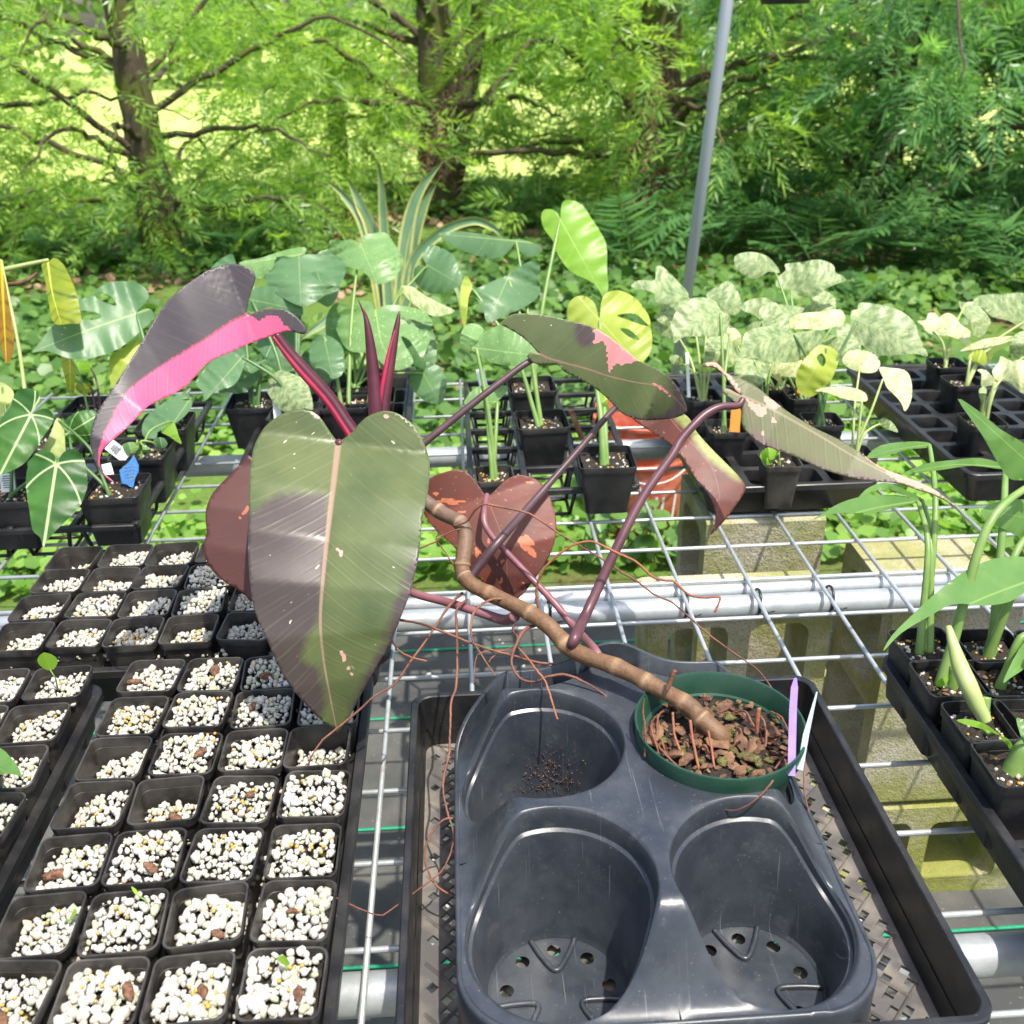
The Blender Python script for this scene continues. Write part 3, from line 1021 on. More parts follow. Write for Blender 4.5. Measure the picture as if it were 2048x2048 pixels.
def perlite_pot(x, y, zb, label, seed, fill=0.72, tilt=0.0, single=False, prills=6, tuber=None, sprout=None, moss=False, group='small pots of perlite'):
    r_ = random.Random(seed)
    t = thing('perlite_pot', label, 'pot', (x, y, zb), group)
    rz = r_.uniform(-0.05, 0.05)
    body = link(POT, 'pot_body', t)
    body.location = (x, y, zb)
    body.rotation_euler = (r_.uniform(-0.03, 0.03), r_.uniform(-0.03, 0.03), rz * 1.6)
    h = 0.078
    zs = zb + h * fill
    fill = min(0.95, fill + 0.15)
    zs = zb + h * fill
    half = 0.0222 + 0.0070 * fill

    def surf(px, py):
        rr = math.hypot(px, py) / half
        return zs + tilt * px + 0.003 * (1 - rr * rr) + 0.25 * tilt * py
    items = []
    singles = []
    soil_disc(half * 0.97, zs - 0.006, seed, MAT['soil'], 'growing_mix', t, x, y, tilt, 0.003)
    N = 66 if single else 82
    g = int(math.sqrt(N))
    cnt = 0
    for i in range(g):
        for j in range(g):
            px = (-1 + 2 * (i + 0.5) / g) * half * 0.93 + r_.uniform(-1, 1) * half / g * 0.7
            py = (-1 + 2 * (j + 0.5) / g) * half * 0.93 + r_.uniform(-1, 1) * half / g * 0.7
            lim = half * 0.93
            px, py = max(-lim, min(lim, px)), max(-lim, min(lim, py))
            s = r_.choice([0.0029, 0.0033, 0.0037, 0.0042, 0.0052] if single else [0.0026, 0.0030, 0.0034, 0.0039, 0.0048])
            z = surf(px, py) + r_.uniform(-0.0015, 0.0028)
            rr = (r_.uniform(0, 6), r_.uniform(0, 6), r_.uniform(0, 6))
            if single:
                me = r_.choice(PEB)
                o = link(me, 'perlite_pebble', t)
                o.location = (x + px, y + py, z)
                o.scale = (s, s, s)
                o.rotation_euler = rr
                n_single[0] += 1
            else:
                V, Fq = r_.choice(PEBL_NP)
                items.append((V, Fq, (x + px, y + py, z), s, rotm(*rr)))
    # a lower layer and small crumbs so that no gap shows the pot floor
    for i in range(70):
        px, py = r_.uniform(-half, half) * 0.94, r_.uniform(-half, half) * 0.94
        s = r_.uniform(0.0020, 0.0034)
        V, Fq = r_.choice(PEBL_NP)
        items.append((V, Fq, (x + px, y + py, surf(px, py) - 0.0028), s, rotm(r_.uniform(0, 6), r_.uniform(0, 6), 0)))
    scatter_join('perlite', items, MAT['perlite'], t)
    pit = []
    cx, cy = r_.uniform(-0.4, 0.4) * half, r_.uniform(-0.2, 0.6) * half
    for i in range(prills):
        px, py = cx + r_.gauss(0, 0.35) * half, cy + r_.gauss(0, 0.3) * half
        px, py = max(-half, min(half, px)), max(-half, min(half, py))
        V, Fq = PRILL_NP
        pit.append((V, Fq, (x + px, y + py, surf(px, py) + 0.0028), r_.uniform(0.0015, 0.0022), rotm(0, 0, 0)))
    if pit:
        scatter_join('fertiliser_prills', pit, MAT['prill'], t)
    if tuber:
        px, py, s = tuber
        o = link(TUB[seed % 4], 'tuber', t)
        o.location = (x + px * half, y + py * half, surf(px * half, py * half) + 0.004)
        o.scale = (s, s, s)
        o.rotation_euler = (r_.uniform(-0.4, 0.4), r_.uniform(-0.3, 0.3), r_.uniform(0, 6))
    if moss:
        o = link(MOSS[seed % 3], 'moss_clump', t)
        o.location = (x + 0.3 * half, y + 0.1 * half, surf(0, 0) + 0.002)
        o.scale = (0.006, 0.006, 0.006)
    if sprout:
        bx, by, tx, ty, tz, w = sprout
        b = Vector((x + bx * half, y + by * half, surf(bx * half, by * half)))
        e = b + Vector((tx, ty, tz)) * 0.55
        mb = MB()
        mb.tube([b, b.lerp(e, 0.5) + Vector((0.002, 0, 0.003)), e], [0.0009, 0.0008, 0.0007], 6)
        mb.build('sprout_stalk', MAT['pet_green'], t)
        flat_leaf('sprout_leaf', e, b + Vector((tx, ty, tz)), w, LM['sprout'], t)
    return t


# ------------------------------------------------------------------ trays
def tray(name, label, x0, x1, y0, y1, z0, z1, mat='black', group=None, cells=None, floor=True, steps=0, lip=0.009):
    cx, cy, hx, hy = (x0 + x1) / 2, (y0 + y1) / 2, (x1 - x0) / 2, (y1 - y0) / 2
    t = thing(name, label, 'tray', (cx, cy, z0), group)
    mb = MB()
    tp = 0.012
    L = []
    L.append(rloop(cx, cy, hx, hy, 0.02, z1 - 0.010))
    L.append(rloop(cx, cy, hx, hy, 0.02, z1 - 0.0012))
    L.append(rloop(cx, cy, hx - 0.0012, hy - 0.0012, 0.02, z1))
    L.append(rloop(cx, cy, hx - lip, hy - lip, 0.016, z1))
    L.append(rloop(cx, cy, hx - lip - 0.001, hy - lip - 0.001, 0.016, z1 - 0.0012))
    w0 = lip + 0.001
    if steps:
        zt = z0 + 0.36 * (z1 - z0)
        L.append(rloop(cx, cy, hx - w0 - 0.002, hy - w0 - 0.002, 0.015, zt))
        for k in range(steps):
            zz = zt - (k + 1) * (zt - z0 - 0.004) / steps
            L.append(rloop(cx, cy, hx - w0 - 0.0022 - 0.0007 * (k + 1), hy - w0 - 0.0022 - 0.0007 * (k + 1), 0.014, zz + (zt - z0) / steps * 0.9))
            L.append(rloop(cx, cy, hx - w0 - 0.0028 - 0.0007 * (k + 1), hy - w0 - 0.0028 - 0.0007 * (k + 1), 0.014, zz))
        w = w0 + 0.0028 + 0.0007 * steps
    else:
        w = w0 + tp
        L.append(rloop(cx, cy, hx - w, hy - w, 0.012, z0 + 0.002))
    loft(mb, L, cap1=floor)
    # outer wall
    loft(mb, [rloop(cx, cy, hx - 0.004, hy - 0.004, 0.018, z1 - 0.004), rloop(cx, cy, hx - w + 0.0012, hy - w + 0.0012, 0.012, z0)], cap1=floor)
    mb.build('tray_body', MAT[mat], t, smooth=True, ang=35)
    if cells:
        nx, ny, zt, op, dep = cells
        celldeck(t, x0 + 0.012, x1 - 0.012, y0 + 0.012, y1 - 0.012, nx, ny, zt, op, dep)
    return t


def celldeck(t, x0, x1, y0, y1, nx, ny, zt, op, dep, floors=True):
    """moulded insert: a web of cells, each a tapered pit"""
    mb = MB()
    px, py = (x1 - x0) / nx, (y1 - y0) / ny
    mb2 = MB()
    for i in range(nx):
        for j in range(ny):
            cx, cy = x0 + (i + 0.5) * px, y0 + (j + 0.5) * py
            o = rrect(op / 2, op / 2, 0.008, 3)
            out = [(cx + max(-px / 2, min(px / 2, a * 9)), cy + max(-py / 2, min(py / 2, b * 9)), zt) for a, b in o]
            inn = [(cx + a, cy + b, zt) for a, b in o]
            inn2 = [(cx + a * 0.985, cy + b * 0.985, zt - 0.0015) for a, b in o]
            bot = [(cx + a * 0.84, cy + b * 0.84, zt - dep) for a, b in o]
            loft(mb2, [out, inn, inn2, bot], cap1=floors)
    return mb2.build('cell_insert', MAT['black'], t, smooth=True, ang=30)


PZ = 0.0135
tray('seed_tray', 'long black tray of perlite pots beside the lattice floored tray', -0.600, -0.316, -0.735, -0.172, 0.0036, 0.062, cells=(4, 8, 0.047, 0.055, 0.030), group='black flat trays')
tray('seed_tray', 'black tray of perlite pots set crosswise behind the big heart leaf', -0.785, -0.300, -0.152, 0.128, 0.0036, 0.062, cells=(7, 4, 0.049, 0.055, 0.030), group='black flat trays')
tray('seed_tray', 'black tray of perlite pots on the outer side of the long one', -0.905, -0.622, -0.735, -0.175, 0.0036, 0.062, cells=(4, 8, 0.047, 0.055, 0.030), group='black flat trays')
tray('seed_tray', 'black tray of green leafy pots beside the upright cinder block', 0.272, 0.556, -0.760, -0.196, 0.0036, 0.066, cells=(4, 8, 0.047, 0.058, 0.030), group='black flat trays')
tray('cell_tray', 'black cell tray of variegated plants above the orange bucket', 0.176, 0.470, 0.283, 0.850, 0.0036, 0.058, cells=(4, 8, 0.054, 0.054, 0.045), group='black cell trays')
tray('cell_tray', 'black cell tray with empty cells and pale cream plants', 0.615, 0.905, 0.285, 0.850, 0.0036, 0.062, cells=(4, 8, 0.055, 0.054, 0.045), group='black cell trays')
tray('seed_tray', 'black tray under the big fenestrated leaves behind the dark pink leaf', -0.590, -0.300, 0.440, 0.960, 0.0036, 0.058, cells=(3, 6, 0.040, 0.075, 0.030), group='black flat trays')


def frame_tray(label, x0, x1, y0, y1, nx, ny, pocket, group):
    """open lattice carrying tray: bars with hanging cup frames"""
    t = thing('open_frame_tray', label, 'tray', ((x0 + x1) / 2, (y0 + y1) / 2, 0.0036), group)
    zt = 0.058
    px, py = (x1 - x0) / nx, (y1 - y0) / ny
    for i in range(nx + 1):
        mb = MB()
        mb.box((x0 + i * px, (y0 + y1) / 2, zt), (0.010, y1 - y0, 0.010), bev=0.0015)
        mb.build('long_bar', MAT['grey' if False else 'black'], t, ang=40)
    for j in range(ny + 1):
        mb = MB()
        mb.box(((x0 + x1) / 2, y0 + j * py, zt - 0.0015), (x1 - x0, 0.009, 0.010), bev=0.0015)
        mb.build('cross_bar', MAT['black'], t, ang=40)
    for i in range(nx):
        for j in range(ny):
            cx, cy = x0 + (i + 0.5) * px, y0 + (j + 0.5) * py
            mb = MB()
            for sx in (-1, 1):
                for sy in (-1, 1):
                    a = (cx + sx * px * 0.40, cy + sy * py * 0.40, zt - 0.004)
                    b = (cx + sx * px * 0.30, cy + sy * py * 0.30, 0.006)
                    mb.tube([a, b], [0.0035, 0.003], 6)
            for f, zz in ((0.30, 0.0065),):
                q = [(cx + sx * px * f, cy + sy * py * f, zz) for sx, sy in ((-1, -1), (1, -1), (1, 1), (-1, 1), (-1, -1))]
                for a, b in zip(q[:-1], q[1:]):
                    mb.tube([a, b], 0.0028, 6)
            mb.build('pot_cradle', MAT['black'], t)
    return t


frame_tray('open framed black tray with green stemmed plants behind the red heart leaf', -0.192, 0.075, 0.300, 0.835, 3, 6, 0.08, 'open framed trays')
frame_tray('open framed black tray of veined heart leaved plants by the blue tag', -0.985, -0.704, 0.235, 0.770, 3, 6, 0.08, 'open framed trays')

# --- pots of perlite
colsA = [-0.356, -0.4235, -0.491, -0.5585]
nameA = ['beside the lattice tray', 'second from the lattice tray', 'third from the lattice tray', 'in the outermost column']
sp = {}
seed = 0
specialA = {
    (7, 3): dict(tuber=(0.1, -0.3, 0.0055), prills=5), (6, 0): dict(sprout=(0.1, 0.1, 0.001, 0.002, 0.022, 0.011), tuber=(0.5, -0.5, 0.0048), prills=8),
    (6, 1): dict(tuber=(0.3, 0.0, 0.0042), prills=16), (6, 2): dict(tuber=(0.75, 0.1, 0.005), prills=9), (6, 3): dict(tuber=(0.0, -0.5, 0.006), prills=6),
    (5, 0): dict(tuber=(-0.1, 0.1, 0.003), prills=3), (5, 1): dict(tuber=(0.3, -0.45, 0.004), prills=5), (5, 2): dict(sprout=(0.6, 0.4, -0.012, 0.006, 0.02, 0.003), prills=7),
    (5, 3): dict(sprout=(0.4, 0.2, 0.016, 0.000, 0.016, 0.014), prills=4, fill=0.6, tilt=0.3),
    (4, 0): dict(prills=9), (4, 1): dict(prills=7, fill=0.86), (4, 2): dict(tuber=(0.3, -0.6, 0.0045), prills=6, fill=0.84), (4, 3): dict(tuber=(-0.4, -0.2, 0.006), prills=4, fill=0.66, tilt=0.2),
    (3, 0): dict(prills=2, fill=0.8), (3, 1): dict(prills=10, tuber=(0.3, 0.2, 0.003)), (3, 2): dict(tuber=(0.2, 0.0, 0.005), prills=18, fill=0.48), (3, 3): dict(prills=5, fill=0.62, tilt=0.35),
    (2, 0): dict(moss=True, prills=0, fill=0.5), (2, 1): dict(prills=12), (2, 2): dict(tuber=(0.6, -0.2, 0.0045), prills=7, fill=0.8), (2, 3): dict(prills=5, fill=0.52, tilt=0.3),
    (1, 1): dict(tuber=(-0.4, 0.1, 0.004), prills=3), (1, 2): dict(prills=4, fill=0.78), (1, 3): dict(prills=26, fill=0.7), (0, 1): dict(tuber=(-0.2, -0.4, 0.0045), prills=4),
    (0, 2): dict(tuber=(0.1, 0.2, 0.006), prills=3), (0, 3): dict(tuber=(-0.7, 0.0, 0.0045), prills=2),
}
for r_i in range(8):
    for c_i in range(4):
        y = -0.207 - 0.0675 * r_i
        kw = dict(fill=rng.uniform(0.66, 0.8), prills=rng.randint(2, 8), tilt=rng.uniform(-0.08, 0.15))
        kw.update(specialA.get((r_i, c_i), {}))
        lab = 'perlite pot %s, %s row from the crosswise tray' % (nameA[c_i], ORD[r_i])
        if kw.get('sprout'):
            lab = 'perlite pot with a green sprout, %s, %s row from crosswise tray' % (nameA[c_i], ORD[r_i])
        elif kw.get('tuber'):
            lab = 'perlite pot with a brown tuber, %s, %s row from crosswise tray' % (nameA[c_i], ORD[r_i])
        seed += 1
        single = (r_i, c_i) in ((6, 0), (6, 1), (6, 2), (5, 0), (5, 1))
        perlite_pot(colsA[c_i] + rng.uniform(-0.002, 0.002), y + rng.uniform(-0.002, 0.002), PZ, lab, seed, single=single, group='perlite pots in the long tray', **kw)
for r_i in range(4):
    for c_i in range(7):
        x, y = -0.739 + 0.0665 * c_i, -0.107 + 0.0648 * r_i
        kw = dict(fill=rng.uniform(0.55, 0.75), prills=rng.randint(1, 6), tilt=rng.uniform(-0.1, 0.2))
        if (r_i, c_i) in ((1, 3), (2, 3)):
            kw['fill'] = 0.86
        if (r_i, c_i) == (0, 2):
            kw['prills'] = 24
        if (r_i, c_i) == (3, 0):
            kw['fill'] = 0.45
            kw['tilt'] = 0.4
        lab = 'perlite pot, crosswise tray, %s row from long tray, %s from open end' % (ORD[r_i], ORD[c_i])
        seed += 1
        perlite_pot(x, y, PZ - 0.004, lab, seed + 100, group='perlite pots in the crosswise tray', **kw)
for r_i in range(6):
    for c_i in range(2):
        x, y = -0.660 - 0.0675 * c_i, -0.212 - 0.0675 * r_i
        kw = dict(fill=rng.uniform(0.62, 0.84), prills=rng.randint(1, 6), tilt=rng.uniform(-0.05, 0.25))
        lab = 'perlite pot in the outer tray, %s column, %s row from the crosswise tray' % (ORD[c_i], ORD[r_i])
        if (r_i, c_i) == (0, 0):
            kw['sprout'] = (0.05, -0.1, 0.002, -0.012, 0.060, 0.020)
            lab = 'perlite pot in the outer tray with a tall round leaf on a thin dark stalk'
        seed += 1
        perlite_pot(x, y, PZ, lab, seed + 300, group='perlite pots in the outer tray', **kw)

# loose pebbles spilled between the pots: one heap of stuff
items = []
for k in range(520):
    if k < 300:
        c_ = rng.choice([-0.39, -0.457, -0.525])
        x, y, z = c_ + rng.gauss(0, 0.004), rng.uniform(-0.73, -0.18), 0.050 + rng.uniform(0, 0.012)
    else:
        x, y, z = rng.choice([-0.706, -0.639, -0.573, -0.506, -0.44]) + rng.gauss(0, 0.003), rng.uniform(-0.14, 0.12), 0.052 + rng.uniform(0, 0.016)
    V, Fq = rng.choice(PEBL_NP)
    items.append((V, Fq, (x, y, z), rng.uniform(0.002, 0.0042), rotm(rng.uniform(0, 6), rng.uniform(0, 6), rng.uniform(0, 6))))
for k in range(70):
    x, y = rng.uniform(-0.31, -0.02), rng.uniform(-0.6, 0.95)
    V, Fq = rng.choice(PEBL_NP)
    items.append((V, Fq, (x, y, GZ + 0.009), rng.uniform(0.003, 0.008), rotm(rng.uniform(0, 6), rng.uniform(0, 6), 0)))
o = scatter_join('spilled_perlite', items, MAT['perlite'], None)
tag(o, 'white perlite pebbles spilled between the pots and on the fabric', 'perlite')


# ------------------------------------------------------------------ lattice floored tray
TX0, TX1, TY0, TY1 = -0.270, 0.1785, -0.668, -0.234
lt = tray('lattice_tray', 'square black tray with a lattice floor holding the grey pot carrier', TX0, TX1, TY0, TY1, 0.0036, 0.070, floor=False, steps=4, lip=0.0065)
fx0, fx1, fy0, fy1 = TX0 + 0.0122, TX1 - 0.0122, TY0 + 0.0122, TY1 - 0.0122
zf = 0.0075
mb = MB()
u = 0.0086
cxx, cyy = (fx0 + fx1) / 2, (fy0 + fy1) / 2
r2 = math.sqrt(0.5)


def rotp(a, b):
    return cxx + (a - b) * r2, cyy + (a + b) * r2


mrg = 0.0065
ridge = MB()
for i in range(-40, 41):
    for j in range(-40, 41):
        q = [rotp((i + di) * u, (j + dj) * u) for di, dj in ((0, 0), (1, 0), (1, 1), (0, 1))]
        mx, my = sum(p[0] for p in q) / 4, sum(p[1] for p in q) / 4
        if not (fx0 - 0.004 < mx < fx1 + 0.004 and fy0 - 0.004 < my < fy1 + 0.004):
            continue
        inner = fx0 + mrg < mx < fx1 - mrg and fy0 + mrg < my < fy1 - mrg
        a, b = i % 4, j % 4
        hole = inner and ((a, b) in ((1, 0), (0, 2), (2, 3), (3, 1), (2, 1), (1, 3)))
        q = [(min(fx1, max(fx0, p[0])), min(fy1, max(fy0, p[1]))) for p in q]
        top = [(p[0], p[1], zf) for p in q]
        if not hole:
            mb.add(top, [(0, 1, 2, 3)])
        else:
            s_ = 0.93
            inn = [(mx + (p[0] - mx) * s_, my + (p[1] - my) * s_, zf) for p in q]
            low = [(p[0], p[1], zf - 0.0032) for p in inn]
            loft(mb, [top, inn, low])
        if inner and a == 0 and b % 2 == 0:
            p0, p1 = rotp(i * u, j * u), rotp(i * u, (j + 2) * u)
            ridge.tube([(p0[0], p0[1], zf + 0.0004), (p1[0], p1[1], zf + 0.0004)], 0.0017, 4, cap=False)
        if inner and b == 0 and a % 2 == 0:
            p0, p1 = rotp(i * u, j * u), rotp((i + 2) * u, j * u)
            ridge.tube([(p0[0], p0[1], zf + 0.0004), (p1[0], p1[1], zf + 0.0004)], 0.0017, 4, cap=False)
mb.build('lattice_floor', MAT['lattice'], lt, smooth=False)
ridge.build('floor_ridges', MAT['lattice'], lt, smooth=False)

# ------------------------------------------------------------------ four pocket carrier
HX, HY = -0.061, -0.503
PO = 0.0805                      # pocket offset from the middle
HR = 0.0745                      # pocket radius
HALF = 0.160
FAR = 0.192                      # the back runs out to the handle slots
HB = 0.0095                      # carrier stands on the lattice floor
carrier = thing('pot_carrier', 'dark grey plastic carrier with four round pot pockets', 'carrier', (HX, HY, HB))


def sstep(a, b, x):
    t = max(0.0, min(1.0, (x - a) / (b - a)))
    return t * t * (3 - 2 * t)


def deck(dx, dy):
    mm = (abs(dx) ** 4 + max(0.0, -dy) ** 4) ** 0.25
    return 0.152 - 0.066 * sstep(0.104, 0.158, mm)


def gap(dx):
    a = (abs(dx) - 0.022) / 0.125
    return 0.034 * math.sin(math.pi * max(0, min(1, a))) ** 0.6 if 0 < a < 1 else 0.0


def inside(dx, dy):
    hy = FAR if dy > 0 else HALF
    if abs(dx) > HALF or abs(dy) > hy:
        return False
    rc = 0.055
    ax, ay = abs(dx) - (HALF - rc), abs(dy) - (hy - rc)
    if ax > 0 and ay > 0 and math.hypot(ax, ay) > rc:
        return False
    if dy > FAR - gap(dx):
        return False
    return True


mb = MB()
edge_pts = {}
NA = 96
for sx in (-1, 1):
    for sy in (-1, 1):
        cx, cy = sx * PO, sy * PO
        rings = [[] for _ in range(7)]
        for k in range(NA):
            an = 2 * math.pi * k / NA
            dx, dy = math.cos(an), math.sin(an)
            lo, hi = HR, 0.3
            for _ in range(26):
                md = (lo + hi) / 2
                x, y = cx + dx * md, cy + dy * md
                if inside(x, y) and x * sx >= 0 and y * sy >= 0:
                    lo = md
                else:
                    hi = md
            for q in range(7):
                rr = HR + (lo - HR) * (q / 6) ** 1.2
                x, y = cx + dx * rr, cy + dy * rr
                z = deck(x, y)
                if q == 0:
                    z -= 0.0025
                elif q == 1:
                    z -= 0.0003
                rings[q].append((HX + x, HY + y, z))
        loft(mb, rings)
mb.build('deck', MAT['grey'], carrier, ang=55)
# skirt round the outside, with the raised handle lip at the back
per = []
rc = 0.055
for k in range(240):
    t = 2 * math.pi * k / 240
    # superellipse-like walk along the rounded square
    lo, hi = 0.0, 0.4
    for _ in range(26):
        md = (lo + hi) / 2
        x, y = md * math.cos(t), md * math.sin(t)
        hy = FAR if y > 0 else HALF
        ax, ay = abs(x) - (HALF - rc), abs(y) - (hy - rc)
        ok = abs(x) <= HALF and abs(y) <= hy and not (ax > 0 and ay > 0 and math.hypot(ax, ay) > rc)
        if ok:
            lo = md
        else:
            hi = md
    per.append((lo * math.cos(t), lo * math.sin(t)))
mb = MB()


def lipz(x, y):
    z = deck(x, y)
    if y > 0.10:
        k = sstep(0.12, FAR, y)
        z = z + k * (0.030 * math.exp(-(x / 0.042) ** 2) - 0.004 + 0.03 * sstep(0.11, 0.16, abs(x)))
    return z


Ls = []
for f, dz, off in ((0, 0.0, -0.0022), (0, 0.0012, 0.0), (0, 0.0002, 0.0022), (0, -0.004, 0.0030), (0.35, 0, 0.0030), (1, 0, 0.0035)):
    L = []
    for (x, y) in per:
        zt = lipz(x, y) + dz
        z = zt + (HB + 0.0 - zt) * f
        n_ = math.hypot(x, y)
        L.append((HX + x * (1 + off / n_), HY + y * (1 + off / n_), z))
    Ls.append(L)
# inner face of the lip, seen behind the deck
L = [(HX + x * (1 - 0.004 / math.hypot(x, y)), HY + y * (1 - 0.004 / math.hypot(x, y)), HB + 0.02 if y > 0.10 else deck(x, y) - 0.02) for (x, y) in per]
loft(mb, [L] + Ls)
mb.build('skirt', MAT['grey'], carrier, ang=60)
# wall below the deck along the two handle slots
mb = MB()
xs = np.linspace(-0.150, 0.150, 81)
L0 = [(HX + x, HY + FAR - gap(x) - 0.0006, deck(x, FAR - gap(x)) - 0.0006) for x in xs]
L1 = [(HX + x, HY + FAR - gap(x) - 0.001, HB + 0.05) for x in xs]
loft(mb, [L0, L1], closed=False)
mb.build('slot_wall', MAT['grey'], carrier)
# pockets
for sx in (-1, 1):
    for sy in (-1, 1):
        cx, cy = HX + sx * PO, HY + sy * PO
        mb = MB()
        Ls = []
        for q, (r_, f) in enumerate(((HR, 0), (HR - 0.0015, 0.03), (HR - 0.002, 0.14), (HR - 0.0048, 0.155), (HR - 0.0055, 0.175), (HR - 0.0115, 0.6), (0.0585, 0.965), (0.0560, 1.0))):
            L = []
            for k in range(NA):
                an = 2 * math.pi * k / NA
                x, y = r_ * math.cos(an), r_ * math.sin(an)
                zt = deck(sx * PO + HR * math.cos(an), sy * PO + HR * math.sin(an)) - 0.0026
                step = max(0.0, 0.148 - zt) / 0.05
                L.append((cx + x, cy + y, zt + (HB + 0.0105 - zt) * f))
            Ls.append(L)
        loft(mb, Ls)
        pk = mb.build('pocket', MAT['grey'], carrier, ang=30)
        # moulded floor with drain holes
        holes = [circle(cx + 0.043 * math.cos(R(a)), cy + 0.043 * math.sin(R(a)), 0.0060, 16) for a in (8, 50, 90, 130, 172, 225, 270, 315)]
        A, Fc = cdt(circle(cx, cy, 0.0566, 64), holes, 0.006)
        d = np.hypot(A[:, 0] - cx, A[:, 1] - cy)
        z = HB + 0.010 + 0.0035 * np.clip((0.05 - d) / 0.05, 0, 1) ** 2
        fl = np_mesh('pocket_floor', np.column_stack([A, z]), Fc, MAT['grey'], pk, smooth=True)
        for a in (90, 210, 330):
            mb = MB()
            pts = []
            for (rr, da) in ((0.0565, -20), (0.036, -17), (0.021, 0), (0.036, 17), (0.0565, 20)):
                aa = R(a + da)
                pts.append((cx + rr * math.cos(aa), cy + rr * math.sin(aa), HB + 0.0113 + 0.002 * (0.056 - rr) / 0.056))
            mb.tube(crom(pts, 6), 0.0024, 8)
            mb.build('floor_rib', MAT['grey'], fl)

# crumbs of old mix stuck in the empty far pocket
items = []
chip_np = [mesh_np(m_) for m_ in CHIP]
for k in range(240):
    an, f = R(rng.gauss(78, 16)), rng.betavariate(5, 3) * 0.75 + 0.2
    r_ = HR - 0.0055 - 0.0115 * f - 0.0006
    zt = 0.14
    V, Fq = rng.choice(chip_np)
    s_ = rng.uniform(0.0003, 0.0009)
    items.append((V, Fq, (HX - PO + r_ * math.cos(an), HY + PO + r_ * math.sin(an), zt + (HB + 0.0105 - zt) * f), s_, rotm(rng.uniform(0, 6), rng.uniform(0, 6), 0)))
scatter_join('soil_crumbs', items, MAT['bark'], carrier)

# ------------------------------------------------------------------ main plant in its green pot
GPX, GPY = HX + PO - 0.0005, HY + PO - 0.008
GPZ = 0.032
plant = thing('potted_philodendron', 'leaning philodendron with dark pink and green leaves in a round green pot', 'potted plant', (GPX, GPY, GPZ))
mb = MB()
mb.lathe((GPX, GPY, 0), [(0.0, GPZ), (0.050, GPZ), (0.0525, GPZ + 0.004), (0.0655, 0.148), (0.0735, 0.1485), (0.0752, 0.150), (0.0768, 0.167), (0.0762, 0.1685), (0.0745, 0.1685), (0.0732, 0.166), (0.0690, 0.148), (0.055, GPZ + 0.006)], 72)
mb.build('green_pot', MAT['greenpot'], plant, ang=40)
SZ = 0.150
A, Fc = cdt(circle(GPX, GPY, 0.0702, 48), (), 0.005)
np_mesh('potting_mix', np.column_stack([A, SZ - 0.004 + nrg.uniform(-0.004, 0.003, len(A))]), Fc, MAT['soil'], plant, smooth=True)
for k in range(190):
    a, rr = rng.uniform(0, 6.283), 0.066 * math.sqrt(rng.random())
    o = link(rng.choice(CHIP), 'bark_chip', plant)
    o.location = (GPX + rr * math.cos(a), GPY + rr * math.sin(a), SZ + rng.uniform(-0.003, 0.003))
    s = rng.choice((0.0016, 0.002, 0.0028, 0.0035, 0.0045, 0.007))
    o.scale = (s, s, s)
    o.rotation_euler = (rng.uniform(-0.5, 0.5), rng.uniform(-0.5, 0.5), rng.uniform(0, 6))
for k in range(34):
    a, rr = rng.uniform(0, 6.283), 0.064 * math.sqrt(rng.random())
    o = link(rng.choice(MOSS), 'moss_clump', plant)
    o.location = (GPX + rr * math.cos(a), GPY + rr * math.sin(a), SZ + rng.uniform(-0.001, 0.003))
    s = rng.uniform(0.0025, 0.0055)
    o.scale = (s, s, s)
    o.rotation_euler = (0, 0, rng.uniform(0, 6))


def px3(pts):
    """(x, y, depth) triples -> world points"""
    return [at(a, b, c) for a, b, c in pts]


def tubepart(name, pts, rad, mat, parent, n=8, sub=6, wob=0.0, world=False):
    P = crom(pts if world else px3(pts), sub)
    if wob:
        P = P + nrg.normal(0, wob, P.shape)
    rad = np.interp(np.linspace(0, 1, len(P)), np.linspace(0, 1, len(np.atleast_1d(rad))), np.atleast_1d(rad))
    mb = MB()
    mb.tube(P, rad, n)
    return mb.build(name, mat, parent)


# --- stem
base = Vector(at(1440, 1478, z=SZ))
dbase = float(np.dot(np.array(base) - CAM, _fw))
SD = [(1446, 1492, dbase + 0.0078), (1437, 1470, dbase), (1399, 1434, dbase + 0.0078), (1374, 1409, dbase + 0.0156), (1297, 1366, dbase + 0.0351), (1235, 1335, dbase + 0.0526), (1148, 1301, dbase + 0.0780), (1095, 1250, dbase + 0.0975),
      (1048, 1220, dbase + 0.1131), (974, 1185, dbase + 0.1365), (940, 1166, dbase + 0.1462), (925, 1142, dbase + 0.1560), (927, 1112, dbase + 0.1618), (931, 1074, dbase + 0.1696), (922, 1047, dbase + 0.1755), (884, 1026, dbase + 0.1950), (846, 1000, dbase + 0.2047), (800, 965, dbase + 0.2106), (758, 925, dbase + 0.2145), (748, 880, dbase + 0.2145)]
P = crom(px3(SD), 14)
tt = np.linspace(0, 1, len(P))
node_t = [0.10, 0.165, 0.215, 0.265, 0.33, 0.41, 0.47, 0.555, 0.60, 0.74, 0.80]
ring = np.zeros(len(P))
rad = 0.0083 + 0.0003 * np.sin(tt * 23)
for nt in node_t:
    g = np.exp(-((tt - nt) / 0.0045) ** 2) * rng.uniform(0.15, 0.7)
    ring = np.maximum(ring, g)
    rad = rad + 0.0008 * np.exp(-((tt - nt) / 0.009) ** 2) - 0.0003 * np.exp(-((tt - nt - 0.02) / 0.012) ** 2)
rad = rad + 0.0012 * np.exp(-((tt - 0.0) / 0.06) ** 2)
rad = np.where(tt > 0.9, rad * (1 - (tt - 0.9) * 4), rad)
mb = MB()
mb.tube(P, rad, 22)
mb.attr['ring'] = [(0, np.repeat(ring, 22))]
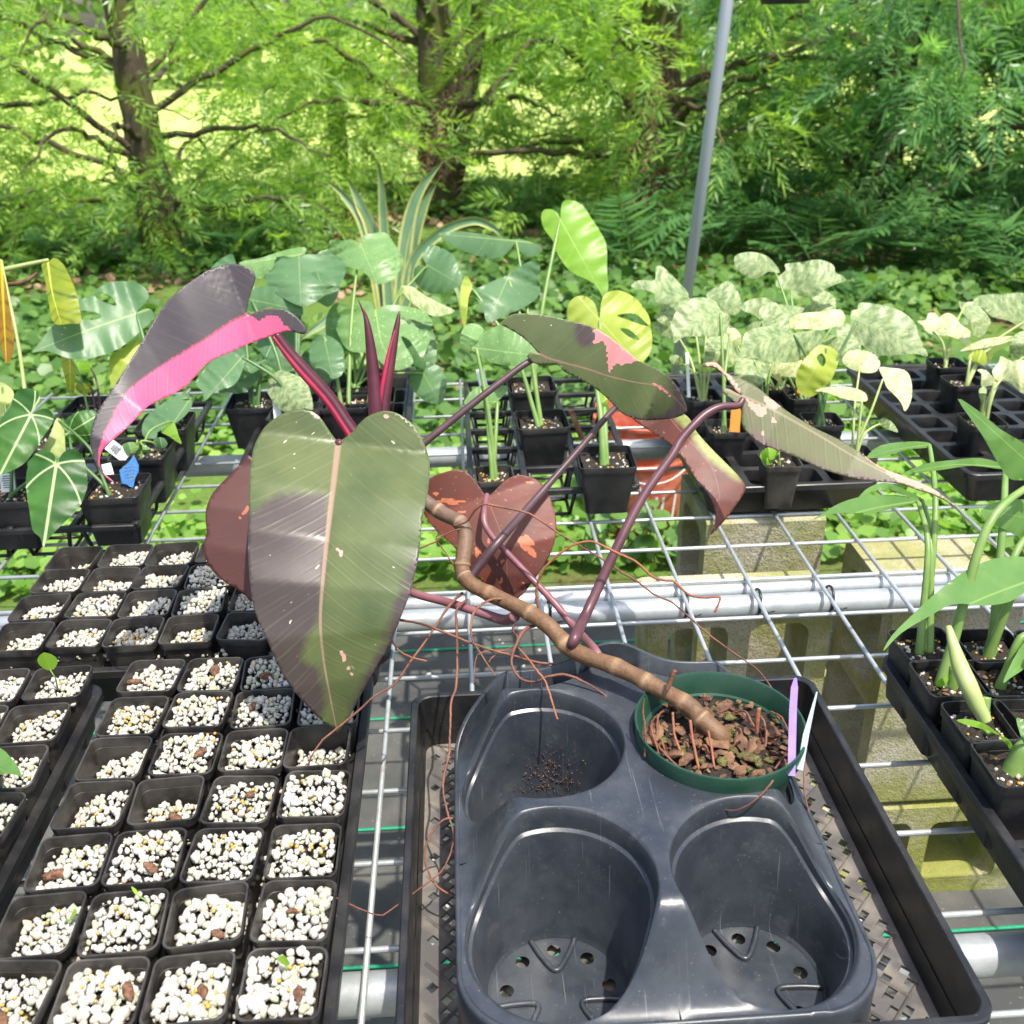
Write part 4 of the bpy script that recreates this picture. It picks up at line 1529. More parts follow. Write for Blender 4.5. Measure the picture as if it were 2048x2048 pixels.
mb.build('stem', MAT['stem'], plant)


def dstem(x, y):
    """stem depth near a pixel"""
    q = min(SD, key=lambda s: (s[0] - x) ** 2 + (s[1] - y) ** 2)
    return q[2]


# --- leaves traced in the photograph: outline and midrib in pixels, depth along the midrib
def leaf(name, parent, outline, midrib, depth, mat, back=None, curl=0.0, fold=0.0, tilt=0.0, wave=0.0, holes=(), m1=(), m2=(), thick=0.0, res=26, sub=4, label=None, wn=5):
    O = crom(outline, sub, closed=True)
    keep = [0]
    for i in range(1, len(O)):
        if np.hypot(*(O[i] - O[keep[-1]])) > 0.6:
            keep.append(i)
    O = O[keep]
    M = crom(midrib, 24)
    seg = np.hypot(*np.diff(M, axis=0).T)
    Lp = seg.sum()
    cum = np.concatenate([[0], np.cumsum(seg)]) / Lp
    size = max(O.max(0) - O.min(0))
    H = [crom(h, 4, closed=True) for h in holes]
    A, Fc = cdt(O, H, size / res)
    # leaf coordinates of every vertex
    d2 = ((A[:, None, :] - M[None, :, :]) ** 2).sum(2)
    j = d2.argmin(1)
    T = np.gradient(M, axis=0)
    T /= np.linalg.norm(T, axis=1)[:, None] + 1e-9
    rel = A - M[j]
    side = T[j, 0] * rel[:, 1] - T[j, 1] * rel[:, 0]
    al = (T[j] * rel).sum(1)
    v = cum[j] + np.where(j == len(M) - 1, np.minimum(al, 0), al) / Lp
    sgn = np.sign(side)
    s = side / Lp
    dep = np.interp(np.clip(v, 0, 1), np.linspace(0, 1, len(depth)), depth)
    Lm = Lp / F_PX * float(np.mean(depth))
    dep = dep + Lm * (curl * s * s + fold * np.abs(s) + tilt * s + wave * np.sin(v * wn * 6.28 + np.sign(s) * 1.3) * np.abs(s))
    W = np.array([at(a[0], a[1], float(z)) for a, z in zip(A, dep)])
    # faces toward the camera
    nr = np.cross(W[Fc[:, 1]] - W[Fc[:, 0]], W[Fc[:, 2]] - W[Fc[:, 0]])
    flip = (nr * (W[Fc[:, 0]] - CAM)).sum(1) > 0
    Fc[flip] = Fc[flip][:, ::-1]

    def mask(polys):
        f = np.zeros(len(A))
        for p in polys:
            f = np.maximum(f, inpoly(A[:, 0], A[:, 1], p).astype(float))
        return f
    # soften masks over the neighbours for smooth interpolation
    k1, k2 = mask(m1), mask(m2)
    E_ = np.concatenate([Fc[:, [0, 1]], Fc[:, [1, 2]], Fc[:, [2, 0]]])

    def soften(f, it):
        for _ in range(it):
            acc, cnt = f.copy(), np.ones(len(f))
            for p, q in ((0, 1), (1, 0)):
                np.add.at(acc, E_[:, p], f[E_[:, q]])
                np.add.at(cnt, E_[:, p], 1)
            f = acc / cnt
        return f
    k2 = soften(k2, 5)
    if thick:
        vn = np.zeros_like(W)
        for c in range(3):
            np.add.at(vn, Fc[:, c], nr * np.where(flip, -1, 1)[:, None])
        vn /= np.linalg.norm(vn, axis=1)[:, None] + 1e-12
        n = len(W)
        W2 = W - vn * thick
        edges = {}
        for f in Fc:
            for a, b in ((f[0], f[1]), (f[1], f[2]), (f[2], f[0])):
                edges[(a, b)] = 1
        rim = [(b, a, a + n, b + n) for (a, b) in edges if (b, a) not in edges]
        faces = [tuple(f) for f in Fc] + [tuple(f[::-1] + n) for f in Fc] + rim
        me = bpy.data.meshes.new(name)
        me.from_pydata([tuple(p) for p in np.concatenate([W, W2])], [], faces)
        me.materials.append(mat)
        me.materials.append(back or mat)
        mi = [0] * len(Fc) + [1] * len(Fc) + [0] * len(rim)
        me.polygons.foreach_set('material_index', mi)
        rep = 2
    else:
        me = bpy.data.meshes.new(name)
        me.from_pydata([tuple(p) for p in W], [], [tuple(f) for f in Fc])
        me.materials.append(mat)
        rep = 1
    me.polygons.foreach_set('use_smooth', [True] * len(me.polygons))
    for nm, arr in (('s', s), ('v', v), ('m1', k1), ('m2', k2)):
        if nm in ('m1', 'm2') and not arr.any():
            continue
        a = me.attributes.new(nm, 'FLOAT', 'POINT')
        a.data.foreach_set('value', np.tile(arr, rep).astype(np.float32))
    me.update()
    o = link(me, name, parent)
    if label:
        o['label'] = label
    return o


def zz(ox, oy, sc, pts):
    """points read in an enlarged crop -> photograph pixels"""
    return [(ox + a * sc, oy + b * sc) for a, b in pts]


D0 = dbase
# dark leaf with the pink half
o_dark = [(494, 628), (498.6, 596), (508.8, 564), (510, 549.6), (498.6, 536.5), (478, 528.7), (452, 529), (420, 539), (388.5, 558), (356.6, 581.5), (330.5, 607.6), (307, 642), (284, 683), (261, 720.6), (237.7, 758), (214.5, 793), (194, 825), (184, 854), (180, 883), (185.5, 909), (194, 932), (203, 947), (214.5, 958), (229, 964.7),
          (209.7, 948), (200.5, 935), (200, 915), (208.7, 894.6), (229, 877), (249, 860), (272.5, 836.6), (295.7, 813), (322, 799), (348, 787), (371, 773), (391, 752.5), (411.7, 729), (435, 715), (464, 703), (498.6, 687), (536, 674), (560, 665.5), (581.5, 662.6), (604.7, 668.4), (612.8, 662.6), (609, 651), (596, 636.5), (578.6, 623.5), (552.5, 617), (526, 619), (509, 625)]
m_dark = [(491, 630), (464, 642), (406, 680), (348, 715), (290, 752.5), (255, 781.5), (229, 822), (208.7, 865.6), (197, 900), (198, 930), (214, 955), (228, 964)]
pink = m_dark[:-1] + [(229, 975), (300, 840), (420, 740), (540, 690), (586, 664), (578, 656), (566, 650), (562, 640), (556, 631), (540, 632), (530, 634), (520, 641), (513, 640), (505, 632), (494, 627)]
leaf('dark_leaf', plant, o_dark, m_dark, [1.075, 1.04, 1.00, 0.97, 0.955, 0.96], LM['dark'], LM['underdark'], curl=0.10, fold=0.0, tilt=-0.12, wave=0.02, m1=[pink], thick=0.0008, res=90, label='glossy dark leaf with a bright pink half')
# big green leaf in front
o_front = [(677, 882), (665.5, 871), (654, 854), (642, 836.6), (625, 823.5), (604.7, 818), (581.5, 820.6), (558, 831), (532, 851), (515, 877), (505.6, 903), (500, 946), (498, 987), (497.5, 1024), (495.7, 1102), (502.5, 1189), (515, 1238.5), (533.6, 1279), (549, 1316), (567.7, 1353.5), (592.6, 1387.6), (617.4, 1415.6), (642.3, 1440), (667, 1456), (675, 1463.7),
           (682.6, 1456), (698, 1434), (713.7, 1406), (729, 1378), (751, 1338), (772.7, 1300.7), (788, 1269.6), (803.8, 1229), (822.4, 1179.5), (831.7, 1139), (839.5, 1098.8), (843, 1049), (849, 1018), (856.6, 977.6), (860, 940), (857, 912), (848, 886), (833.7, 857), (813, 838), (793, 826), (770, 821.5), (749.6, 826.4), (732, 835), (717.7, 848), (706, 862.7), (691.6, 874)]
m_front = [(677, 884), (675, 900), (664, 993), (651.6, 1102), (641, 1229), (646, 1310), (661, 1397), (674, 1461)]
dk = [(660, 985), (560, 985), (480, 1040), (480, 1250), (560, 1390), (640, 1450), (655, 1400), (640, 1330), (600, 1330), (612, 1280), (640, 1230), (655, 1100)]
dk2 = [(850, 1060), (820, 1200), (760, 1330), (700, 1440), (690, 1430), (760, 1290), (800, 1180), (835, 1090)]
lines = [zz(400, 900, .3106, [(865, 635), (890, 630), (930, 680), (905, 690)]), zz(400, 900, .3106, [(890, 1260), (930, 1320), (985, 1455), (975, 1460), (915, 1330)]), zz(400, 900, .3106, [(975, 775), (1000, 785), (990, 800), (975, 795)]), zz(480, 480, .2899, [(480, 1170), (545, 1210), (550, 1240), (500, 1200)]), zz(480, 480, .2899, [(990, 1210), (1050, 1195), (1040, 1220), (1000, 1230)])]
leaf('front_leaf', plant, o_front, m_front, [1.050, 1.000, 0.968, 0.953, 0.953, 0.966, 0.990], LM['front'], LM['underdark'], curl=0.42, fold=-0.20, tilt=0.05, wave=0.012, m1=lines, m2=[dk, dk2], thick=0.0009, res=90, label='large olive green heart leaf with purple shading')
# upper right green leaf with pink patch
Z9 = lambda pts: zz(900, 480, .2899, pts)
o_side = Z9([(620, 785), (600, 770), (540, 705), (470, 650), (400, 610), (350, 575), (400, 530), (440, 510), (540, 507), (660, 520), (780, 545), (900, 575), (1000, 610), (1100, 670), (1200, 750), (1300, 830), (1380, 865), (1480, 920), (1560, 1000), (1610, 1090), (1635, 1180), (1560, 1225), (1450, 1240), (1350, 1245), (1250, 1225), (1180, 1190), (1120, 1130), (1060, 1070), (980, 1010), (880, 950), (790, 910), (750, 865), (700, 862), (640, 865), (580, 850), (540, 820), (535, 795), (560, 775), (590, 780)])
m_side = Z9([(622, 786), (680, 815), (800, 850), (950, 890), (1100, 940), (1300, 985), (1420, 1000), (1480, 1030), (1540, 1080), (1632, 1178)])
pk = Z9([(975, 605), (1000, 645), (985, 720), (1050, 695), (1080, 740), (1085, 850), (1100, 920), (1130, 860), (1200, 862), (1250, 845), (1310, 830), (1250, 740), (1100, 640)])
pk2 = Z9([(1390, 990), (1450, 1000), (1490, 1035), (1525, 1080), (1515, 1083), (1470, 1040), (1420, 1010)])
dkp = Z9([(865, 560), (975, 600), (1000, 650), (985, 720), (930, 755), (870, 700)])
dk3 = Z9([(1480, 910), (1650, 1100), (1640, 1240), (1250, 1260), (1150, 1180), (1300, 1215), (1450, 1215), (1560, 1130), (1530, 1030)])
leaf('side_leaf', plant, o_side, m_side, [1.10, 1.095, 1.10, 1.115, 1.13, 1.15], LM['side'], LM['underdark'], curl=0.25, tilt=0.35, wave=0.015, m1=[pk, pk2], m2=[dkp, dk3], thick=0.0008, res=84, label='green leaf with a pink corner patch')
# red underside behind it
o_und = [(1262, 832), (1306, 865.6), (1340.6, 888.8), (1364, 915), (1385, 948), (1414, 985), (1429.5, 1016), (1430, 1045), (1421.7, 1069), (1451, 1039), (1476, 1005), (1490, 982), (1491, 971), (1477, 952), (1460, 934), (1422, 896), (1393, 863), (1378, 836), (1350, 820), (1300, 815)]
m_und = [(1335, 828), (1352, 851), (1393, 897), (1422, 932), (1436, 973), (1438, 1004), (1431, 1042), (1422, 1067)]
grn = [(1340, 815), (1352, 843), (1375.5, 860), (1398.6, 897.5), (1422, 921), (1460, 951), (1493, 972), (1470, 930), (1393, 840)]
leaf('underside_leaf', plant, o_und, m_und, [1.19, 1.20, 1.19, 1.175, 1.17], LM['under'], LM['topgreen'], curl=0.2, tilt=-0.2, m2=[grn], thick=0.0008, res=48, label='hanging leaf showing its red brown underside')
# long right leaf
Z3 = lambda pts: zz(1340, 480, .3665, pts)
o_long = [(1484, 791), (1468.7, 778), (1455.7, 760.5), (1442.6, 743), (1425, 734.5), (1408, 733), (1405.7, 727), (1425, 721.8), (1440.5, 732), (1451, 745), (1466.5, 751.8), (1494.8, 762.6), (1516.5, 775.7), (1542.6, 797.4), (1564.4, 814.8), (1586, 830), (1608, 843), (1634, 858), (1680, 880), (1725, 909), (1761.5, 934.5), (1809, 953), (1853, 971), (1890, 993), (1912, 1013), (1925, 1032), (1928, 1045),
          (1919, 1021), (1893.6, 1003), (1864.6, 989), (1835.6, 980), (1799, 967), (1759.6, 963), (1712.5, 957), (1676, 948), (1640, 936), (1596.6, 916), (1560, 901.5), (1523, 887), (1497.6, 868.5), (1486.6, 854), (1481, 839), (1483, 826), (1477, 812), (1461, 797), (1446, 785.5), (1446, 778), (1458, 777.5), (1472, 785)]
m_long = [(1485, 792), (1516, 805), (1560, 827), (1633, 868), (1706, 912), (1780, 950), (1850, 976), (1900, 1003), (1927, 1043)]
pl = [Z3([(415, 865), (525, 920), (525, 960), (480, 962), (440, 920)]), Z3([(515, 845), (610, 905), (570, 932), (518, 900)]), Z3([(1040, 1160), (1290, 1285), (1420, 1340), (1620, 1500), (1560, 1440), (1400, 1365), (1250, 1325), (1190, 1280), (1120, 1225)]), Z3([(555, 965), (580, 985), (570, 1000), (555, 990)]), Z3([(500, 1035), (515, 1060), (505, 1065)]), Z3([(640, 985), (665, 990), (655, 1000)]), Z3([(170, 680), (260, 660), (330, 740), (390, 830), (370, 840), (310, 750), (250, 695)])]
dl = [Z3([(380, 900), (450, 1000), (430, 1080), (700, 1200), (1000, 1290), (1250, 1330), (1250, 1300), (900, 1240), (640, 1150), (520, 1080), (470, 1020), (440, 930)])]
leaf('long_leaf', plant, o_long, m_long, [1.075, 1.06, 1.04, 1.02, 1.01, 1.0, 0.99], LM['long'], LM['under'], curl=0.25, tilt=-0.25, m1=pl, m2=dl, thick=0.0008, res=100, label='long olive leaf with pink flecks and a trailing tip')
# heart leaf showing the underside
Z4 = lambda pts: zz(800, 900, .3106, pts)
o_heart = Z4([(560, 295), (540, 280), (500, 220), (450, 160), (400, 133), (350, 128), (280, 145), (200, 180), (150, 260), (135, 350), (165, 430), (235, 520), (330, 605), (400, 690), (480, 785), (540, 870), (600, 920), (700, 957), (740, 970), (800, 920), (860, 840), (930, 740), (980, 640), (1005, 540), (1005, 440), (975, 330), (940, 250), (880, 190), (800, 163), (740, 165), (680, 195), (630, 240), (590, 280)])
m_heart = Z4([(562, 298), (590, 380), (650, 540), (685, 700), (692, 850), (705, 930), (738, 966)])
ph = [Z4([(760, 560), (820, 545), (870, 600), (840, 620), (890, 680), (860, 690), (800, 640), (770, 620)]), Z4([(480, 625), (515, 625), (520, 660), (490, 690)]), Z4([(610, 745), (660, 710), (685, 708), (650, 740)]), Z4([(635, 860), (660, 815), (660, 840), (640, 870)]), Z4([(200, 280), (260, 260), (230, 300)]), Z4([(360, 400), (440, 392), (420, 410)]), Z4([(555, 575), (580, 570), (580, 595), (560, 597)]), Z4([(800, 205), (870, 195), (850, 225)]), Z4([(210, 330), (300, 310), (420, 330), (350, 350)])]
leaf('heart_leaf', plant, o_heart, m_heart, [1.13, 1.115, 1.105, 1.11, 1.12], LM['under'], LM['topgreen'], curl=0.22, m1=ph, thick=0.0008, res=64, label='heart leaf seen from its red brown underside')
# dark underside behind the front leaf
o_back = [(493, 912), (504, 915), (545, 950), (575, 1010), (575, 1110), (545, 1180), (505.6, 1203), (490, 1190), (471.4, 1177), (446.6, 1162), (421.7, 1137), (409, 1109), (406.8, 1089.5), (413, 1066), (411, 1037), (413, 1015), (424.8, 987), (449.7, 959), (480.8, 928)]
m_back = [(545, 935), (540, 1010), (528, 1100), (506, 1200)]
leaf('back_leaf', plant, o_back, m_back, [1.13, 1.10, 1.09, 1.09], LM['underdark'], LM['topgreen'], curl=0.15, m1=[zz(400, 900, .3106, [(235, 440), (300, 360), (320, 370), (250, 450)])], thick=0.0008, res=40, label='dark red underside of a leaf behind the front one')

# --- petioles
tubepart('petiole', [(552, 668, 1.068), (578, 704, 1.073), (610, 741, 1.078), (660, 797, 1.085), (697, 851, 1.088), (735, 905, 1.09), (752, 935, 1.09)], [0.0045, 0.006, 0.0068, 0.0072, 0.0075, 0.008, 0.008], MAT['spear'], plant, 14)
tubepart('petiole_wing', [(546, 673, 1.064), (572, 709, 1.068), (603, 747, 1.072), (652, 802, 1.079), (690, 858, 1.082), (720, 905, 1.083)], [0.0015, 0.0028, 0.0034, 0.0036, 0.0038, 0.0038], MAT['spear_red'], plant, 10)
tubepart('petiole', [(1072, 716, 1.112), (1040, 735, 1.108), (960, 796, 1.10), (848, 886, 1.092), (800, 925, 1.09), (770, 945, 1.09)], [0.0034, 0.0038, 0.0040, 0.0043, 0.0046, 0.005], MAT['pet_dark'], plant, 14)
tubepart('petiole', [(1300, 800, 1.20), (1262, 800, 1.19), (1228, 818, 1.175), (1157, 900, 1.14), (1068, 1002, 1.10), (1000, 1080, dstem(930, 1112) - 0.003), (962, 1125, dstem(930, 1112) - 0.006), (938, 1158, dstem(930, 1140) - 0.003)], [0.003, 0.0034, 0.0036, 0.0038, 0.0042, 0.0048, 0.0056, 0.006], MAT['pet_dark'], plant, 14)
tubepart('petiole', [(1486, 798, 1.070), (1475, 811, 1.067), (1442.6, 813.5, 1.062), (1413, 827, 1.058), (1387.6, 850, 1.054), (1360, 882, 1.05), (1343, 912, 1.046), (1284.5, 996, 1.036), (1232, 1099, 1.024), (1173, 1226, 1.012), (1150, 1275, dstem(1148, 1301) - 0.007), (1141, 1294, dstem(1148, 1301) - 0.003)], [0.0034, 0.0040, 0.0044, 0.0046, 0.0047, 0.0047, 0.0048, 0.0050, 0.0052, 0.0054, 0.0060, 0.0040], MAT['pet_red'], plant, 14)
tubepart('petiole', [(974, 990, 1.122), (969, 1018, 1.10), (969, 1046, 1.09), (983, 1071, 1.088), (1011, 1102, 1.087), (1064, 1158, 1.083), (1110, 1207, 1.07), (1151, 1257, 1.055), (1188, 1298, dstem(1200, 1320) + 0.022), (1200, 1318, dstem(1200, 1320) + 0.012)], [0.003, 0.0032, 0.0034, 0.0034, 0.0035, 0.0037, 0.004, 0.0043, 0.0045, 0.004], MAT['pet_pink'], plant, 14)
tubepart('petiole', [(1030, 1232, dstem(1048, 1220) + 0.004), (1008, 1240, 1.035), (955, 1223, 1.045), (893, 1204, 1.06), (822, 1184, 1.075), (740, 1140, 1.10), (640, 1030, 1.13), (545, 935, 1.135)], [0.0058, 0.0055, 0.005, 0.0047, 0.0044, 0.004, 0.0036, 0.003], MAT['pet_pink'], plant, 14)
tubepart('petiole', [(677, 884, 1.047), (690, 900, 1.065), (720, 940, 1.085), (760, 960, 1.09), (790, 962, 1.092)], [0.0038, 0.0042, 0.005, 0.006, 0.006], MAT['pet_red'], plant, 12)
# --- furled new leaf and its sheath
tubepart('furled_leaf', [(716, 599, 1.075), (724, 617, 1.077), (731, 633, 1.079), (738, 670, 1.081), (745, 730, 1.085), (751, 800, 1.088), (753, 860, 1.09), (753, 905, 1.09)], [0.0003, 0.0011, 0.0024, 0.0046, 0.0068, 0.0084, 0.009, 0.009], MAT['spear'], plant, 12)
tubepart('furled_leaf', [(799, 622, 1.092), (796, 640, 1.092), (787, 690, 1.092), (777, 750, 1.092), (768, 810, 1.092), (762, 870, 1.092), (757, 915, 1.092)], [0.0004, 0.0026, 0.0046, 0.0058, 0.0066, 0.0070, 0.0070], MAT['spear'], plant, 12)
tubepart('furled_edge', [(790, 660, 1.089), (779, 700, 1.087), (770, 745, 1.086), (762, 790, 1.086), (758, 835, 1.087)], [0.0006, 0.0020, 0.0030, 0.0032, 0.0018], MAT['spear_red'], plant, 8)

# --- aerial roots
dm = lambda f: D0 + 0.09 * (1 - f)
def root(pts, d, r0, r1, mat='root'):
    n = len(pts)
    dd = np.interp(np.linspace(0, 1, n), np.linspace(0, 1, len(d)), d)
    tubepart('aerial_root', [(p[0], p[1], z) for p, z in zip(pts, dd)], 0.70 * np.linspace(r0, r1, n) * (1 + nrg.normal(0, 0.10, n)), MAT[mat], plant, 7, 6, 0.00012)


Z5 = lambda pts: zz(1240, 940, .3106, pts)
Z7 = lambda pts: zz(780, 1448, .3106, pts)
Z8 = lambda pts: zz(1280, 1300, .3975, pts)
Zr = lambda pts: zz(400, 900, .3106, pts)
root(Z4([(345, 490), (430, 460), (480, 390), (540, 350), (620, 360), (740, 385), (850, 420), (1000, 520), (1130, 600), (1300, 700), (1450, 800)]) + Z5([(0, 655), (100, 710), (220, 800), (330, 850), (440, 940), (560, 1050), (750, 1190), (880, 1280), (960, 1380), (1020, 1480), (1085, 1560), (1150, 1700)]) + Z8([(830, 550), (825, 700), (860, 850)]),
     [1.065, 1.04, 1.03, 1.03, 1.03, 1.02, 0.99, 0.96, 0.93, 0.90], 0.0017, 0.0011)
root(Z4([(900, 1050), (880, 960), (885, 860), (930, 760), (1000, 690), (1100, 620), (1200, 590), (1270, 600), (1400, 665), (1520, 720)]) + Z5([(200, 680), (280, 710), (350, 720), (440, 800), (540, 820), (620, 815), (645, 830), (610, 915)]), [1.018, 1.0, 0.99, 0.985, 0.985, 0.98, 0.98], 0.0019, 0.0016, 'rootorange')
root(Zr([(1690, 920), (1600, 1010), (1480, 1190), (1350, 1370), (1250, 1510), (1130, 1580), (1020, 1680), (860, 1810), (780, 1880)]) + zz(0, 1488, .3623, [(1710, 90), (1700, 180)]), [1.055, 1.02, 0.99, 0.97, 0.965, 0.96, 0.965], 0.0020, 0.0013)
root(Z4([(430, 960), (365, 1030), (365, 1150), (368, 1400), (360, 1530), (330, 1620), (325, 1750), (318, 1900)]) + Z7([(380, 200), (345, 350), (345, 450), (370, 570), (405, 680), (410, 760)]), [1.045, 1.02, 0.98, 0.95, 0.93, 0.91, 0.89], 0.0021, 0.0014)
root(Z7([(405, 605), (340, 620), (270, 700), (228, 800), (230, 900), (270, 1000), (310, 1050), (405, 1110)]), [0.895, 0.885, 0.88, 0.87], 0.0014, 0.0012)
root(Z7([(408, 760), (380, 860), (330, 950), (270, 1000), (150, 1090), (0, 1200)]) + zz(560, 1700, .207, [(965, 630), (780, 570), (560, 470), (400, 380), (290, 305)]), [0.885, 0.87, 0.86, 0.855, 0.85], 0.0012, 0.0008)
root(Z4([(1090, 1380), (900, 1370), (750, 1330), (600, 1290), (450, 1240), (350, 1200), (200, 1140), (100, 1110), (0, 1095)]), [1.005, 0.99, 0.99, 1.0, 1.02], 0.0017, 0.0019)
root(Z4([(870, 1130), (800, 1160), (750, 1250), (718, 1350), (740, 1430), (800, 1485), (880, 1490), (950, 1460), (1050, 1445), (1150, 1475), (1250, 1530), (1330, 1590), (1370, 1680), (1400, 1750), (1500, 1850), (1580, 1920)]), [1.012, 0.985, 0.975, 0.97, 0.965, 0.955, 0.95, 0.95], 0.0024, 0.0012)
root(Z4([(760, 1270), (830, 1350), (880, 1420), (930, 1480), (960, 1560), (990, 1660), (1015, 1735)]), [0.99, 0.965, 0.95, 0.94], 0.0017, 0.0014, 'rootorange')
root(Z4([(1460, 1545), (1430, 1650), (1390, 1750), (1340, 1865)]), [0.978, 0.96, 0.95, 0.94], 0.0019, 0.0022, 'rootorange')
root(Z4([(700, 960), (600, 960), (520, 1000), (470, 1060), (455, 1150), (470, 1230), (520, 1310), (570, 1390), (615, 1455)]), [1.02, 1.005, 0.99, 0.98, 0.975], 0.0021, 0.0010)
root(Z4([(730, 1120), (730, 1170), (755, 1200), (745, 1250), (680, 1290), (600, 1330), (570, 1370)]), [1.018, 1.0, 0.995, 0.99], 0.0014, 0.0008)
root(Z4([(690, 1290), (540, 1300), (490, 1340), (480, 1420), (475, 1510)]), [0.993, 0.985, 0.98], 0.0011, 0.0007)
root(Zr([(1230, 1220), (1280, 1290), (1350, 1330), (1460, 1360)]), [1.0, 0.99, 0.985], 0.0014, 0.0013, 'rootorange')
root(Zr([(1395, 640), (1520, 590), (1560, 555), (1620, 525), (1700, 500)]), [1.06, 1.06, 1.065], 0.0013, 0.0016)
root(Zr([(1560, 530), (1520, 570), (1580, 660), (1640, 745)]), [1.063, 1.06, 1.06], 0.0009, 0.0010)
root(Z5([(340, 1560), (350, 1700), (380, 1790), (430, 1935)]), [D0 - 0.008, D0 - 0.012, D0 - 0.02, D0 - 0.028], 0.0018, 0.0016, 'rootorange')
root(Z5([(452, 1610), (470, 1750), (512, 1935), (530, 2000)]), [D0 - 0.014, D0 - 0.022, D0 - 0.034, D0 - 0.04], 0.0019, 0.0017, 'rootorange')
root(Z5([(568, 1680), (590, 1800), (610, 1930)]), [D0 - 0.014, D0 - 0.022, D0 - 0.032], 0.0019, 0.0016, 'rootorange')
root(Z5([(880, 1700), (885, 1620), (893, 1530)]), [D0 - 0.002, D0 - 0.004, D0 - 0.006], 0.0024, 0.0026, 'rootorange')
root(Z5([(160, 1850), (165, 1700), (150, 1560), (155, 1470)]), [D0 - 0.03, D0 - 0.028, D0 - 0.03], 0.0013, 0.0009)
root(Z5([(300, 1420), (330, 1350), (350, 1290)]), [D0 + 0.01, D0 + 0.008, D0 + 0.006], 0.0030, 0.0034)
root(Z8([(670, 655), (640, 695), (560, 770), (460, 808), (350, 775), (250, 765), (180, 800)]), [D0 - 0.075, D0 - 0.078, D0 - 0.070, D0 - 0.058, D0 - 0.05], 0.0014, 0.0005)
for k in range(16):
    a, rr = rng.uniform(0, 6.283), rng.uniform(0.02, 0.066)
    a2 = a + rng.uniform(0.3, 0.9)
    p = [(GPX + rr * math.cos(q) * f, GPY + rr * math.sin(q) * f, SZ + 0.002 + h_) for q, f, h_ in ((a, 1, 0), ((a + a2) / 2, 1.0, rng.uniform(0.002, 0.009)), (a2, 1.0, 0))]
    tubepart('surface_root', p, [0.0010, 0.0012, 0.0009], MAT['root'], plant, 6, 8, 0.0002, world=True)

# --- tags in the green pot
def stake(label, pts, mat, w, cat='plant tag', ink=None, thick=0.0008, name='plant_tag'):
    """flat strip following points; w in metres across, roughly facing the camera"""
    P = [Vector(p) for p in pts]
    t = thing(name, label, cat, P[0])
    ax = (P[-1] - P[0]).normalized()
    vw = (Vector(CAM) - P[0]).normalized()
    side = ax.cross(vw).normalized()
    nn = side.cross(ax).normalized()
    mb = MB()
    L = []
    for i, p in enumerate(P):
        ww = w[i] if isinstance(w, (list, tuple)) else w
        L.append([p + side * ww / 2 + nn * thick, p - side * ww / 2 + nn * thick, p - side * ww / 2 - nn * thick, p + side * ww / 2 - nn * thick])
    loft(mb, L, cap0=True, cap1=True)
    mb.build('tag_strip', mat, t, smooth=False)
    if ink:
        for k in range(ink[0]):
            mb = MB()
            f = ink[1] + (ink[2] - ink[1]) * k / max(1, ink[0] - 1)
            c = P[0].lerp(P[-1], f) + nn * (thick + 0.0004)
            ww = (w[0] if isinstance(w, (list, tuple)) else w) * rng.uniform(0.45, 0.8)
            mb.add([c + side * ww / 2 + ax * 0.0006, c - side * ww / 2 + ax * 0.0006, c - side * ww / 2 - ax * 0.0006, c + side * ww / 2 - ax * 0.0006], [(0, 1, 2, 3)])
            mb.build('handwriting', MAT['ink'], t, smooth=False)
    return t


dt = D0 - 0.055
stake('purple plastic tag standing in the green pot', [at(1583, 1552, dt), at(1584, 1500, dt + 0.008), at(1586, 1420, dt + 0.02), at(1589, 1375, dt + 0.026), at(1591, 1356, dt + 0.028)], MAT['purple'], [0.0062, 0.0064, 0.0064, 0.0060, 0.002])
stake('thin pale blue tag leaning in the green pot behind the purple one', [at(1600, 1540, dt + 0.01), at(1612, 1470, dt + 0.02), at(1634, 1384, dt + 0.03)], MAT['paleblue'], [0.005, 0.005, 0.0012])


# ------------------------------------------------------------------ potted plants behind and beside
ZA = lambda p: zz(0, 480, .2174, p)
ZB = lambda p: zz(0, 760, .2174, p)
ZC = lambda p: zz(380, 460, .2174, p)
ZD = lambda p: zz(640, 380, .2174, p)
ZE = lambda p: zz(920, 680, .2174, p)
ZF = lambda p: zz(1260, 480, .2174, p)
ZG = lambda p: zz(1628, 540, .2174, p)
Z2 = lambda p: zz(660, 0, .3623, p)
Z6 = lambda p: zz(1640, 900, .3623, p)
ZT = lambda p: zz(1780, 1200, .238, p)
POTS = {'s': (POT, 0.078, 0.0255), 'b': (POTB, 0.086, 0.0275), 'l': (POTL, 0.085, 0.038)}


def zcd(p):
    return float(np.dot(np.array(p) - CAM, _fw))


